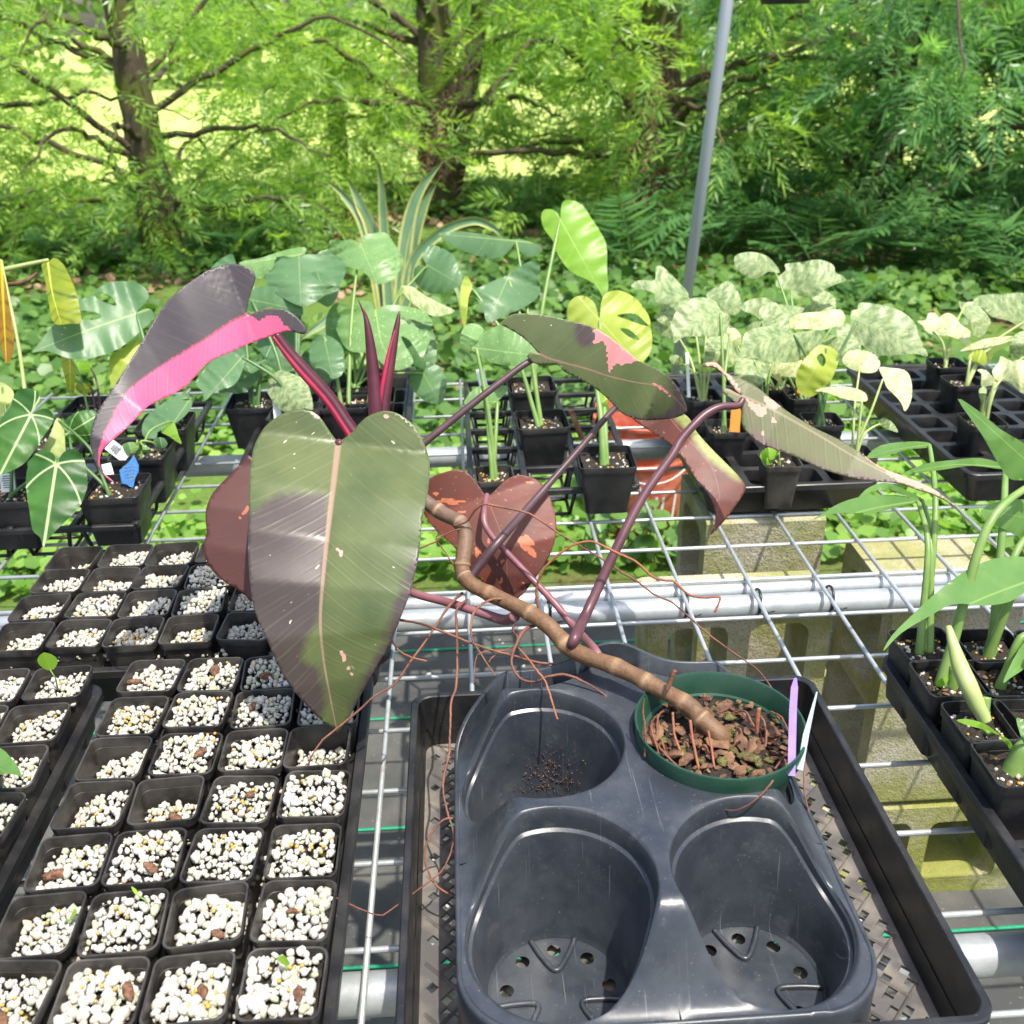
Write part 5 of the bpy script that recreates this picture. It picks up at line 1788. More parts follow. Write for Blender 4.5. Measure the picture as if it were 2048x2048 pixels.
def potplant(label, rim, kind, leaves, pet='pet_green', zb=0.0135, bits='perlite', fill=0.86, group=None, zr=None, cat='potted plant', petr=0.0028):
    """rim: pixel of the pot rim's middle; the pot stands in its tray at height zb.
    leaves: dicts with o (outline), n (where the stalk meets it), t (tip), d (depth offsets from the pot)"""
    me, h, half = POTS[kind]
    c = at(rim[0], rim[1], z=zb + h)
    t = thing('potted_plant', label, cat, (c[0], c[1], zb), group)
    b = link(me, 'pot_body', t)
    b.location = (c[0], c[1], zb)
    b.rotation_euler = (0, 0, rng.uniform(-0.06, 0.06))
    zs = zb + h * fill
    hh = half * 0.97
    soil_disc(hh, zs, rng.randint(0, 9999), MAT['soil'], 'potting_mix', t, c[0], c[1], 0, 0.003)
    its = []
    for k in range(30 if kind == 'l' else 18):
        V, Fq = rng.choice(PEBL_NP)
        its.append((V, Fq, (c[0] + rng.uniform(-1, 1) * hh * 0.9, c[1] + rng.uniform(-1, 1) * hh * 0.9, zs + 0.001), rng.uniform(0.0013, 0.0036), rotm(rng.uniform(0, 6), rng.uniform(0, 6), 0)))
    scatter_join('perlite', its, MAT['perlite'], t)
    its = []
    for k in range(26 if bits == 'prill' else 9):
        V, Fq = PRILL_NP
        its.append((V, Fq, (c[0] + rng.uniform(-1, 1) * hh * 0.9, c[1] + rng.uniform(-1, 1) * hh * 0.9, zs + 0.002), rng.uniform(0.0014, 0.0022), rotm(0, 0, 0)))
    scatter_join('fertiliser_prills', its, MAT['prill'], t)
    for k in range(5):
        o = link(rng.choice(CHIP), 'bark_chip', t)
        o.location = (c[0] + rng.uniform(-1, 1) * hh * 0.8, c[1] + rng.uniform(-1, 1) * hh * 0.8, zs + 0.001)
        s = rng.uniform(0.0018, 0.004)
        o.scale = (s, s, s)
        o.rotation_euler = (0, 0, rng.uniform(0, 6))
    soil = np.array([c[0], c[1], zs])
    zp = zcd(soil)
    for L in leaves:
        dn, dtp = zp + L.get('d', (0, 0))[0], zp + L.get('d', (0, 0))[1]
        n, tp = L['n'], L['t']
        mid = ((n[0] + tp[0]) / 2 + L.get('b', (0, 0))[0], (n[1] + tp[1]) / 2 + L.get('b', (0, 0))[1])
        leaf('leaf', t, L['o'], [n, mid, tp], [dn, (dn + dtp) / 2 + L.get('bow', -0.016), dtp], LM[L['m']], curl=L.get('curl', 0.55), fold=L.get('fold', 0.0), tilt=L.get('tilt', 0.0), wave=L.get('wave', 0.07), holes=L.get('h', ()), res=L.get('res', 20), sub=3)
        if L.get('nopet'):
            continue
        N = at(n[0], n[1], dn)
        foot = soil + np.array([rng.uniform(-0.25, 0.25) * half, rng.uniform(-0.25, 0.25) * half, -0.002])
        bend = N * 0.45 + foot * 0.55 + np.array([(N[0] - foot[0]) * L.get('arch', -0.12), 0.0, L.get('rise', 0.02)])
        pr_ = L.get('pr', petr)
        tubepart('petiole', [foot, foot * 0.75 + bend * 0.25 + np.array([0, 0, 0.004]), bend, N * 0.8 + bend * 0.2 + np.array([0, 0, 0.004]), N + np.array([0, 0.0015, -0.0015])], [pr_ * 1.6, pr_ * 1.25, pr_, pr_ * 0.8, pr_ * 0.6], MAT[L.get('p', pet)], t, 9, 6, 0, world=True)
    return t, soil


def lf(o, n, t, m, **kw):
    d = dict(o=o, n=n, t=t, m=m)
    d.update(kw)
    return d


def one(Zf, p):
    return Zf([p])[0]


# --- fenestrated plants left of the middle (tray behind the dark pink leaf)
potplant('large deep green split leaf plant behind the dark pink leaf', (330, 842), 'l', [
    lf(ZA([(1250, 670), (1300, 615), (1350, 560), (1370, 510), (1330, 440), (1250, 395), (1100, 378), (980, 400), (880, 460), (852, 490), (910, 478), (1000, 505), (1055, 560), (1070, 604), (1000, 588), (900, 542), (845, 503), (760, 540), (640, 610), (540, 692), (640, 664), (740, 650), (860, 660), (925, 690), (918, 722), (850, 735), (740, 730), (600, 740), (500, 780), (430, 850), (380, 930), (295, 1030), (420, 1020), (520, 1050), (620, 1085), (760, 1100), (900, 1070), (1050, 1020), (1180, 940), (1300, 830), (1380, 760), (1415, 690), (1390, 640), (1330, 630), (1280, 655)]), one(ZA, (1255, 675)), one(ZA, (300, 1028)), 'monstera', d=(0.02, -0.06), b=(4, -4), tilt=0.25, res=30, curl=0.15),
    lf(ZA([(1330, 1650), (1500, 1500), (1700, 1400), (1770, 1500), (1700, 1620), (1560, 1720), (1450, 1770), (1440, 1910), (1380, 1840), (1310, 1790)]), one(ZA, (1745, 1470)), one(ZA, (1438, 1900)), 'monstera', d=(0.0, -0.08), tilt=0.2),
    lf(ZA([(1010, 1080), (1120, 1000), (1290, 900), (1280, 1060), (1160, 1200), (1080, 1320), (1020, 1350)]), one(ZA, (1280, 910)), one(ZA, (1030, 1340)), 'monstera_yellow', d=(0.03, 0.0), nopet=True),
], 'pet_deep', petr=0.0036, group='fenestrated plants')
potplant('fleck leaved split plant standing by the furled red shoot', (590, 822), 'l', [
    lf(ZC([(1000, 240), (960, 250), (800, 250), (700, 400), (680, 450), (760, 560), (900, 650), (1020, 700), (1100, 690), (1230, 610), (1220, 560), (1330, 520), (1200, 480), (1110, 395), (1200, 395), (1300, 450), (1370, 515), (1430, 400), (1430, 320), (1390, 260), (1280, 230), (1080, 225)]), one(ZC, (1002, 262)), one(ZC, (1020, 695)), 'monstera', d=(0.06, 0.0), res=28),
    lf(ZC([(1060, 210), (1060, 160), (940, 170), (820, 200), (640, 260), (450, 300), (560, 400), (640, 450), (760, 360), (800, 250), (960, 250)]), one(ZC, (1050, 220)), one(ZC, (470, 310)), 'monstera_pale', d=(0.10, 0.04)),
    lf(ZC([(560, 600), (640, 520), (800, 520), (960, 620), (1030, 690), (1030, 790), (900, 760), (760, 700), (640, 740), (540, 740)]), one(ZC, (560, 640)), one(ZC, (1030, 740)), 'monstera', d=(0.04, 0.02)),
    lf(ZC([(50, 1400), (200, 1200), (400, 1130), (500, 1150), (480, 1300), (400, 1430), (230, 1490), (140, 1570), (110, 1480)]), one(ZC, (470, 1180)), one(ZC, (140, 1560)), 'monstera', d=(-0.02, -0.08), tilt=0.2),
    lf(ZC([(450, 1330), (540, 1220), (700, 1190), (735, 1215), (640, 1280), (480, 1370)]), one(ZC, (640, 1230)), one(ZC, (460, 1350)), 'monstera', d=(0.03, 0.0), p='pet_deep'),
], 'pet_deep', petr=0.0034, group='fenestrated plants')
potplant('light green broad leaf plant with its tip bitten brown', (690, 800), 'l', [
    lf(ZD([(370, 490), (300, 455), (200, 462), (95, 460), (92, 520), (110, 610), (240, 700), (340, 730), (430, 780), (520, 862), (620, 850), (700, 790), (770, 660), (720, 550), (640, 430), (590, 390), (480, 400), (382, 430)]), one(ZD, (372, 495)), one(ZD, (525, 858)), 'monstera_pale', d=(0.12, 0.06), res=26),
    lf(ZC([(1100, 1080), (1150, 990), (1220, 965), (1330, 1000), (1410, 1100), (1420, 1250), (1390, 1340), (1300, 1370), (1270, 1300), (1200, 1260), (1110, 1240)]), one(ZC, (1230, 985)), one(ZC, (1320, 1365)), 'monstera', d=(0.02, -0.03)),
    lf(ZC([(700, 1440), (790, 1310), (880, 1300), (1050, 1380), (1110, 1500), (1130, 1650), (1050, 1640), (900, 1680), (780, 1600)]), one(ZC, (820, 1350)), one(ZC, (1090, 1650)), 'varieg', d=(-0.05, -0.08)),
], 'pet_green', petr=0.0032, group='fenestrated plants')
potplant('wide pale green split leaf plant right behind the furled red shoot', (742, 790), 'l', [
    lf(ZD([(510, 1100), (480, 1040), (420, 1020), (340, 1020), (220, 1100), (110, 1190), (150, 1290), (220, 1430), (300, 1490), (440, 1500), (510, 1540), (600, 1620), (720, 1660), (860, 1590), (800, 1460), (745, 1350), (820, 1380), (890, 1480), (940, 1540), (1000, 1420), (1040, 1280), (1000, 1300), (900, 1270), (740, 1175), (850, 1190), (960, 1230), (1030, 1250), (1030, 1200), (960, 1120), (850, 1080), (720, 1060), (600, 1060)]), one(ZD, (512, 1102)), one(ZD, (730, 1655)), 'monstera_pale', d=(0.04, -0.04), b=(-10, 10), res=30),
    lf(ZD([(740, 890), (850, 890), (950, 960), (1100, 1040), (1240, 1110), (1150, 1150), (1040, 1160), (900, 1080), (800, 990)]), one(ZD, (760, 890)), one(ZD, (1235, 1110)), 'cream', d=(0.1, 0.06)),
], 'pet_green', petr=0.0036, group='fenestrated plants')
# --- fuller growth behind the main plant
def heart(cx, cy, w, h, ang):
    base_ = [(0, -0.30), (-0.10, -0.44), (-0.26, -0.50), (-0.42, -0.40), (-0.50, -0.18), (-0.46, 0.06), (-0.34, 0.26), (-0.16, 0.42), (0, 0.52), (0.16, 0.42), (0.34, 0.26), (0.46, 0.06), (0.50, -0.18), (0.42, -0.40), (0.26, -0.50), (0.10, -0.44)]
    ca, sa_ = math.cos(R(ang)), math.sin(R(ang))
    f = lambda p: (cx + (p[0] * w) * ca - (p[1] * h) * sa_, cy + (p[0] * w) * sa_ + (p[1] * h) * ca)
    jit = lambda p: (p[0] + rng.uniform(-0.03, 0.03), p[1] + rng.uniform(-0.03, 0.03))
    return [f(jit(p)) for p in base_], f((0, -0.28)), f((0, 0.51))


def hl(cx, cy, w, h, ang, m, d0=0.0, d1=-0.03, **kw):
    o_, n_q, t_q = heart(cx, cy, w, h, ang)
    return lf(o_, n_q, t_q, m, d=(d0, d1), **kw)


potplant('deep green heart leaved plant crowded behind the dark pink leaf', (505, 800), 'l', [
    hl(455, 575, 95, 120, 30, 'monstera', 0.10, 0.06), hl(640, 560, 100, 110, -20, 'monstera', 0.12, 0.08), hl(470, 745, 90, 100, 40, 'monstera', -0.02, -0.05), hl(420, 690, 80, 95, 60, 'monstera_pale', 0.02, 0.0), hl(560, 700, 85, 100, -10, 'monstera', 0.03, 0.0)],
    'pet_deep', petr=0.0026, group='fenestrated plants')
potplant('leafy green plant between the furled shoot and the open tray', (705, 775), 'l', [
    hl(830, 690, 95, 110, -35, 'monstera', 0.06, 0.02), hl(880, 545, 95, 100, -60, 'monstera', 0.14, 0.10), hl(690, 660, 90, 100, 20, 'monstera_pale', 0.06, 0.03), hl(860, 770, 70, 85, -30, 'monstera', 0.0, -0.02), hl(630, 745, 75, 90, 15, 'monstera', 0.02, 0.0)],
    'pet_green', petr=0.0026, group='fenestrated plants')
# --- open framed tray, middle
potplant('small pot of yellow prills with one thick green stalk and pale leaf', (988, 947), 's', [
    lf(Z9([(100, 1110), (160, 1030), (250, 1000), (390, 1005), (380, 1060), (300, 1130), (190, 1165), (110, 1140)]), one(Z9, (330, 1115)), one(Z9, (105, 1115)), 'monstera_pale', d=(0.02, 0.0), pr=0.0034, arch=0.1),
    lf(Z9([(150, 745), (200, 660), (330, 590), (390, 580), (480, 620), (560, 700), (620, 790), (600, 840), (480, 870), (300, 850), (180, 780)]), one(Z9, (180, 745)), one(Z9, (610, 800)), 'monstera_pale', d=(0.0, -0.02), pr=0.0036),
    lf(Z9([(75, 640), (110, 590), (170, 575), (230, 610), (220, 660), (150, 740), (90, 740), (70, 700)]), one(Z9, (170, 590)), one(Z9, (110, 745)), 'monstera_pale', d=(0.02, 0.0)),
], 'pet_green', zb=0.010, bits='prill', group='plants in the middle open tray')
potplant('green stemmed plant in the black pot at the middle of the open tray', (1083, 838), 'l', [
    lf(Z9([(160, 350), (280, 290), (400, 240), (520, 160), (610, 140), (622, 200), (600, 260), (625, 320), (600, 400), (500, 470), (380, 520), (260, 570), (230, 480), (180, 400)]), one(Z9, (400, 262)), one(Z9, (262, 565)), 'monstera', d=(0.05, 0.0), pr=0.0034),
    lf([(877, 467), (923, 463), (966, 469), (1020, 478), (1042, 478), (1075, 490), (1085, 500), (1070, 511), (1050, 511), (1038, 500), (1030, 488), (1020, 500), (1005, 513), (977, 517), (933, 504), (900, 488)], (1032, 482), (880, 468), 'monstera', d=(0.10, 0.06), p='pet_green'),
    lf(ZD([(1350, 790), (1390, 850), (1400, 900), (1365, 1000), (1345, 1230), (1320, 1250), (1295, 1100), (1290, 950), (1310, 840)]), one(ZD, (1390, 900)), one(ZD, (1325, 1245)), 'monstera_yellow', d=(0.02, 0.0)),
], 'pet_green', zb=0.020, petr=0.0032, group='plants in the middle open tray')
potplant('tall bright green single leaf plant in the far pot of the open tray', (1062, 768), 'l', [
    lf(Z2([(1270, 1210), (1260, 1180), (1220, 1155), (1180, 1160), (1165, 1200), (1180, 1260), (1230, 1330), (1260, 1410), (1330, 1500), (1450, 1560), (1495, 1620), (1510, 1645), (1536, 1590), (1530, 1500), (1525, 1350), (1480, 1260), (1440, 1200), (1400, 1140), (1340, 1105), (1290, 1110), (1275, 1150)]), one(Z2, (1272, 1214)), one(Z2, (1510, 1638)), 'monstera_bright', d=(0.06, 0.02), res=26, pr=0.004, arch=-0.05),
], 'pet_green', zb=0.020, petr=0.004, group='plants in the middle open tray')
potplant('yellow green split leaf plant in the pot at the open tray corner', (1211, 913), 'l', [
    lf(Z9([(1030, 540), (1000, 440), (940, 390), (870, 390), (820, 440), (810, 530), (860, 600), (1000, 680), (1150, 780), (1300, 880), (1340, 830), (1380, 780), (1395, 700), (1382, 600), (1340, 590), (1280, 570), (1160, 527), (1180, 512), (1280, 510), (1370, 588), (1383, 585), (1370, 520), (1290, 410), (1180, 350), (1090, 360), (1045, 420)]), one(Z9, (1032, 552)), one(Z9, (1310, 860)), 'monstera_yellow', h=[Z9([(1170, 610), (1240, 620), (1310, 690), (1240, 670)])], d=(0.04, 0.0), res=28, pr=0.0044, arch=0.25, rise=0.0),
    lf(Z9([(1000, 1020), (1040, 1010), (1090, 1130), (1110, 1220), (1060, 1180)]), one(Z9, (1010, 1020)), one(Z9, (1105, 1215)), 'monstera_bright', d=(0.02, 0.02), pr=0.005),
], 'pet_green', zb=0.020, petr=0.005, group='plants in the middle open tray')
# --- left open framed tray
potplant('white veined heart leaf plant in the pot with the white tag', (25, 980), 'l', [
    lf(ZB([(290, 310), (330, 240), (370, 170), (330, 100), (240, 75), (150, 110), (100, 230), (0, 380), (-60, 560), (-50, 800), (0, 868), (120, 830), (250, 740), (400, 520), (480, 400), (485, 310), (430, 265), (370, 270), (310, 305)]), one(ZB, (285, 320)), one(ZB, (5, 862)), 'anthurium', d=(-0.02, -0.07), res=24),
    lf(ZB([(0, 20), (80, 60), (130, 130), (80, 250), (0, 340), (-60, 300), (-60, 80)]), one(ZB, (20, 60)), one(ZB, (0, 330)), 'anth_back', d=(0.05, 0.04)),
    lf(ZB([(520, 770), (500, 690), (440, 655), (360, 655), (290, 720), (245, 850), (240, 1000), (270, 1200), (300, 1380), (370, 1450), (400, 1540), (430, 1480), (560, 1340), (720, 1180), (800, 1000), (800, 850), (770, 720), (700, 640), (640, 640), (580, 670), (540, 730)]), one(ZB, (518, 775)), one(ZB, (402, 1530)), 'anthurium', d=(-0.09, -0.15), res=26, arch=0.5, rise=0.04),
], 'pet_deep', zb=0.020, petr=0.0022, group='plants in the outer open tray')
potplant('square black pot of bark with the blue tag and a yellow green leaf', (229, 972), 'l', [
    lf(ZB([(590, 580), (570, 420), (640, 330), (760, 280), (880, 285), (900, 400), (840, 560), (700, 575)]), one(ZB, (640, 480)), one(ZB, (890, 330)), 'anthurium', d=(0.04, 0.04), arch=0.3),
    lf(ZB([(250, 760), (380, 640), (470, 480), (520, 350), (580, 400), (600, 600), (590, 740), (420, 860), (300, 830)]), one(ZB, (530, 370)), one(ZB, (280, 790)), 'anth_back', d=(0.03, 0.0), nopet=False),
], 'pet_deep', zb=0.020, petr=0.0022, group='plants in the outer open tray')
potplant('square black pot of small round leaves with a barcode tag', (284, 898), 'l', [
    lf(ZB([(1120, 600), (1200, 570), (1270, 590), (1260, 650), (1180, 690), (1125, 660)]), one(ZB, (1265, 610)), one(ZB, (1130, 650)), 'monstera_pale', d=(-0.02, -0.02)),
    lf(ZB([(1310, 640), (1350, 610), (1390, 640), (1360, 675)]), one(ZB, (1350, 670)), one(ZB, (1345, 612)), 'monstera_pale', d=(-0.02, -0.02)),
    lf(ZB([(1420, 540), (1500, 530), (1540, 590), (1480, 640), (1420, 600)]), one(ZB, (1430, 600)), one(ZB, (1535, 580)), 'monstera', d=(0.0, 0.0)),
    lf(ZB([(1480, 470), (1590, 380), (1640, 500), (1670, 590), (1560, 520)]), one(ZB, (1590, 390)), one(ZB, (1668, 585)), 'monstera_bright', d=(0.03, 0.0)),
], 'pet_green', zb=0.020, petr=0.0018, group='plants in the outer open tray')
potplant('far black pot with red stalks and yellow green leaves', (186, 808), 'l', [
    lf(ZA([(560, 1070), (640, 1060), (680, 1120), (690, 1250), (680, 1420), (640, 1430), (600, 1280)]), one(ZA, (640, 1070)), one(ZA, (650, 1425)), 'strap', d=(0.02, 0.0)),
    lf(ZA([(690, 1340), (760, 1310), (830, 1340), (800, 1420), (720, 1400)]), one(ZA, (830, 1360)), one(ZA, (700, 1360)), 'strap', d=(0.03, 0.02), p='pet_red'),
    lf(ZA([(600, 1180), (700, 1120), (830, 1140), (840, 1210), (740, 1230), (640, 1250)]), one(ZA, (835, 1180)), one(ZA, (610, 1200)), 'monstera_bright', d=(0.06, 0.04), p='pet_red'),
], 'pet_green', zb=0.020, petr=0.0018, group='plants in the outer open tray')
# yellow strap leaves at the edge
t, soil = potplant('yellow strap leaved plant arching over the outer open tray', (60, 880), 'l', [
    lf(ZA([(0, 170), (20, 260), (60, 430), (90, 640), (130, 900), (110, 1080), (55, 1130), (25, 1050), (0, 900), (-30, 600), (-30, 300)]), one(ZA, (10, 180)), one(ZA, (58, 1122)), 'strap_rust', d=(0.05, -0.02)),
    lf(ZA([(380, 230), (440, 205), (500, 165), (580, 220), (640, 330), (700, 480), (735, 640), (745, 760), (640, 770), (500, 770), (455, 620), (425, 420)]), one(ZA, (440, 200)), one(ZA, (560, 768)), 'strap', d=(0.06, 0.0), b=(-4, 0), nopet=True),
], 'pet_pale', zb=0.020, petr=0.003, group='plants in the outer open tray')
zq = zcd(soil)
tubepart('strap_stalk', [(-60, 550, zq + 0.08), (0, 541, zq + 0.07), (50, 530, zq + 0.065), (97, 520, zq + 0.06)], [0.005, 0.005, 0.004, 0.003], MAT['pet_pale'], t, 8)
tubepart('dry_stalk', [(-40, 575, zq + 0.05), (0, 571, zq + 0.05), (47, 564, zq + 0.05), (75, 546, zq + 0.05)], [0.004, 0.004, 0.0038, 0.003], MAT['bark'], t, 8)

# --- variegated plants above the bucket
potplant('tall pale variegated plant with a leaf pointing past the pole', (1404, 790), 'b', [
    lf(ZF([(10, 430), (60, 375), (150, 370), (230, 365), (240, 250), (310, 250), (430, 370), (540, 500), (480, 580), (410, 630), (340, 590), (240, 570), (220, 490), (100, 450)]), one(ZF, (530, 520)), one(ZF, (15, 425)), 'varieg', d=(0.05, 0.04), b=(12, 8)),
    lf(ZF([(700, 510), (820, 420), (905, 375), (990, 470), (1030, 620), (960, 690), (880, 670), (800, 640)]), one(ZF, (740, 530)), one(ZF, (1025, 620)), 'varieg', d=(0.04, 0.03)),
    lf(ZF([(235, 690), (300, 680), (380, 770), (400, 830), (330, 800), (250, 740)]), one(ZF, (385, 820)), one(ZF, (240, 690)), 'varieg', d=(0.07, 0.06)),
    lf(ZF([(360, 1080), (420, 1055), (480, 1090), (480, 1150), (400, 1150)]), one(ZF, (480, 1150)), one(ZF, (362, 1080)), 'varieg', d=(0.07, 0.06)),
    lf(ZF([(840, 900), (900, 860), (960, 910), (965, 990), (880, 1050), (830, 1080)]), one(ZF, (840, 1070)), one(ZF, (930, 870)), 'monstera_yellow', d=(0.03, 0.03)),
], 'pet_pale', petr=0.0022, group='variegated plants')
potplant('variegated plant with one broad drooping leaf and an orange tag', (1452, 852), 'b', [
    lf(ZF([(380, 770), (440, 630), (560, 540), (690, 530), (780, 560), (840, 650), (920, 700), (900, 800), (850, 880), (700, 890), (500, 890), (410, 950), (390, 850)]), one(ZF, (830, 660)), one(ZF, (412, 940)), 'varieg', d=(0.02, -0.02), b=(0, -8), res=24),
    lf(ZF([(900, 830), (960, 810), (1020, 880), (1010, 970), (960, 980), (920, 900)]), one(ZF, (920, 850)), one(ZF, (1000, 975)), 'cream', d=(0.05, 0.04)),
], 'pet_green', petr=0.0026, group='variegated plants')
potplant('pale speckled plant with two high leaves in front of the ferns', (1606, 786), 'b', [
    lf(ZF([(965, 150), (1080, 110), (1220, 130), (1310, 190), (1380, 300), (1280, 290), (1200, 340), (1110, 355), (1040, 310), (970, 260)]), one(ZF, (1330, 285)), one(ZF, (968, 160)), 'varieg', d=(0.05, 0.04)),
    lf(ZF([(1430, 220), (1560, 205), (1740, 180), (1870, 230), (1890, 300), (1960, 330), (1990, 375), (1940, 390), (1800, 450), (1700, 520), (1580, 500), (1480, 465), (1350, 430), (1350, 360), (1430, 280)]), one(ZF, (1470, 455)), one(ZF, (1985, 372)), 'varieg', d=(0.06, 0.03), res=24),
    lf(ZF([(1030, 600), (1100, 550), (1250, 530), (1350, 590), (1550, 610), (1600, 640), (1500, 740), (1400, 750), (1220, 760), (1140, 690), (1040, 650)]), one(ZF, (1140, 690)), one(ZF, (1595, 645)), 'varieg', d=(0.03, 0.02)),
    lf(ZF([(1200, 790), (1400, 760), (1550, 680), (1740, 660), (1932, 640), (1980, 720), (1932, 780), (1750, 830), (1640, 820), (1550, 820), (1400, 800)]), one(ZF, (1870, 800)), one(ZF, (1210, 788)), 'cream', d=(0.0, -0.01)),
    lf(ZF([(1010, 1090), (1150, 1110), (1300, 1140), (1370, 1210), (1410, 1350), (1300, 1250), (1150, 1230), (1060, 1150)]), one(ZF, (1030, 1100)), one(ZF, (1408, 1340)), 'cream', d=(-0.03, -0.05)),
], 'pet_green', petr=0.0024, group='variegated plants')
potplant('variegated plant with a broad quilted leaf beside the yellow split one', (1644, 838), 'b', [
    lf(ZF([(950, 1110), (1010, 1040), (1040, 900), (1100, 830), (1300, 790), (1480, 850), (1560, 850), (1700, 830), (1770, 900), (1740, 980), (1620, 1060), (1540, 1120), (1350, 1130), (1200, 1100), (1050, 1070)]), one(ZF, (1500, 868)), one(ZF, (955, 1105)), 'varieg', d=(-0.02, -0.05), b=(0, -14), res=26),
    lf(Z3([(690, 800), (700, 700), (760, 620), (830, 570), (920, 620), (900, 720), (860, 790), (760, 860)]), one(Z3, (850, 590)), one(Z3, (720, 830)), 'monstera_yellow', h=[Z3([(800, 640), (830, 620), (850, 660), (830, 690)])], d=(-0.02, -0.02)),
    lf(ZG([(335, 480), (345, 380), (400, 360), (410, 310), (470, 300), (700, 340), (850, 410), (940, 510), (960, 600), (1050, 790), (930, 770), (700, 785), (560, 770), (430, 680), (350, 580)]), one(ZG, (405, 465)), one(ZG, (1045, 785)), 'varieg', d=(-0.01, -0.05), b=(0, -6), res=26),
], 'pet_deep', petr=0.0030, group='variegated plants')
potplant('cream splashed small plant at the cell tray corner, leaning outward', (1708, 905), 's', [
    lf(ZG([(260, 820), (330, 740), (460, 740), (560, 780), (610, 860), (560, 940), (450, 945), (360, 920), (290, 880)]), one(ZG, (420, 900)), one(ZG, (270, 810)), 'cream', d=(0.03, 0.03)),
    lf(ZG([(600, 900), (700, 900), (830, 920), (890, 1000), (900, 1170), (840, 1300), (800, 1220), (740, 1150), (670, 1080), (640, 1000)]), one(ZG, (640, 1000)), one(ZG, (842, 1290)), 'cream', d=(0.0, -0.04), arch=0.1),
    lf(ZG([(10, 1110), (150, 1070), (350, 1080), (470, 1130), (490, 1200), (420, 1210), (250, 1180), (130, 1130)]), one(ZG, (440, 1200)), one(ZG, (15, 1110)), 'cream', d=(-0.02, -0.03)),
    lf(ZG([(595, 1400), (640, 1360), (720, 1400), (775, 1490), (720, 1480), (640, 1450)]), one(ZG, (610, 1430)), one(ZG, (770, 1485)), 'varieg', d=(0.0, -0.02)),
], 'pet_pale', petr=0.0020, group='variegated plants')
potplant('tiny plant of mint green leaves at the front of the cell tray', (1560, 918), 's', [
    lf(Z3([(495, 1160), (540, 1130), (590, 1160), (560, 1200), (500, 1200)]), one(Z3, (585, 1170)), one(Z3, (500, 1180)), 'monstera_bright', d=(0.0, 0.0)),
    lf(Z3([(500, 1200), (540, 1190), (560, 1220), (520, 1230)]), one(Z3, (555, 1215)), one(Z3, (505, 1210)), 'monstera_bright', d=(0.0, 0.0)),
], 'pet_green', zb=0.018, petr=0.0012, group='variegated plants')
potplant('crowded pale plant in the middle row of the variegated cell tray', (1530, 815), 'b', [
    hl(1445, 700, 80, 90, 50, 'varieg', 0.02, 0.0), hl(1545, 655, 90, 85, -60, 'varieg', 0.05, 0.03), hl(1500, 745, 70, 80, 20, 'varieg', 0.0, -0.02), hl(1570, 720, 75, 80, -40, 'cream', 0.02, 0.0)],
    'pet_green', petr=0.0022, group='variegated plants')
potplant('speckled plant at the far edge of the variegated cell tray', (1560, 768), 'b', [
    hl(1350, 640, 80, 90, 60, 'varieg', 0.04, 0.02), hl(1640, 625, 85, 80, -50, 'varieg', 0.04, 0.02), hl(1690, 690, 75, 80, -40, 'varieg', 0.02, 0.0)],
    'pet_green', petr=0.0022, group='variegated plants')
# --- plants in the right cell tray
potplant('white leaved plant at the far side of the right cell tray', (1895, 725), 'b', [
    lf(ZG([(950, 470), (1030, 460), (1050, 400), (1110, 395), (1150, 440), (1200, 400), (1280, 410), (1350, 500), (1440, 570), (1400, 690), (1350, 650), (1250, 610), (1150, 600), (1050, 580), (1000, 510)]), one(ZG, (1090, 570)), one(ZG, (1402, 680)), 'cream', d=(0.0, -0.02)),
    lf(ZG([(1330, 290), (1380, 300), (1450, 290), (1510, 320), (1620, 450), (1600, 540), (1530, 620), (1460, 590), (1440, 480), (1370, 400)]), one(ZG, (1400, 320)), one(ZG, (1530, 612)), 'varieg', d=(0.03, 0.0)),
], 'pet_pale', zb=0.018, petr=0.0026, group='pale plants in the right cell tray')
potplant('yellow green speckled plant in the middle of the right cell tray', (1927, 760), 'b', [
    lf(ZG([(1460, 290), (1550, 230), (1750, 222), (1932, 215), (2050, 330), (2000, 520), (1932, 550), (1800, 470), (1640, 430), (1550, 350)]), one(ZG, (1950, 480)), one(ZG, (1465, 292)), 'varieg', d=(0.05, 0.0)),
    lf(ZG([(1350, 740), (1550, 640), (1850, 605), (1830, 640), (1650, 700), (1400, 740)]), one(ZG, (1840, 615)), one(ZG, (1355, 738)), 'cream', d=(0.03, 0.0)),
    lf(ZG([(1420, 820), (1470, 740), (1560, 740), (1590, 800), (1570, 880), (1500, 850)]), one(ZG, (1440, 820)), one(ZG, (1580, 870)), 'monstera_yellow', d=(0.0, 0.0)),
], 'pet_pale', zb=0.018, petr=0.0024, group='pale plants in the right cell tray')
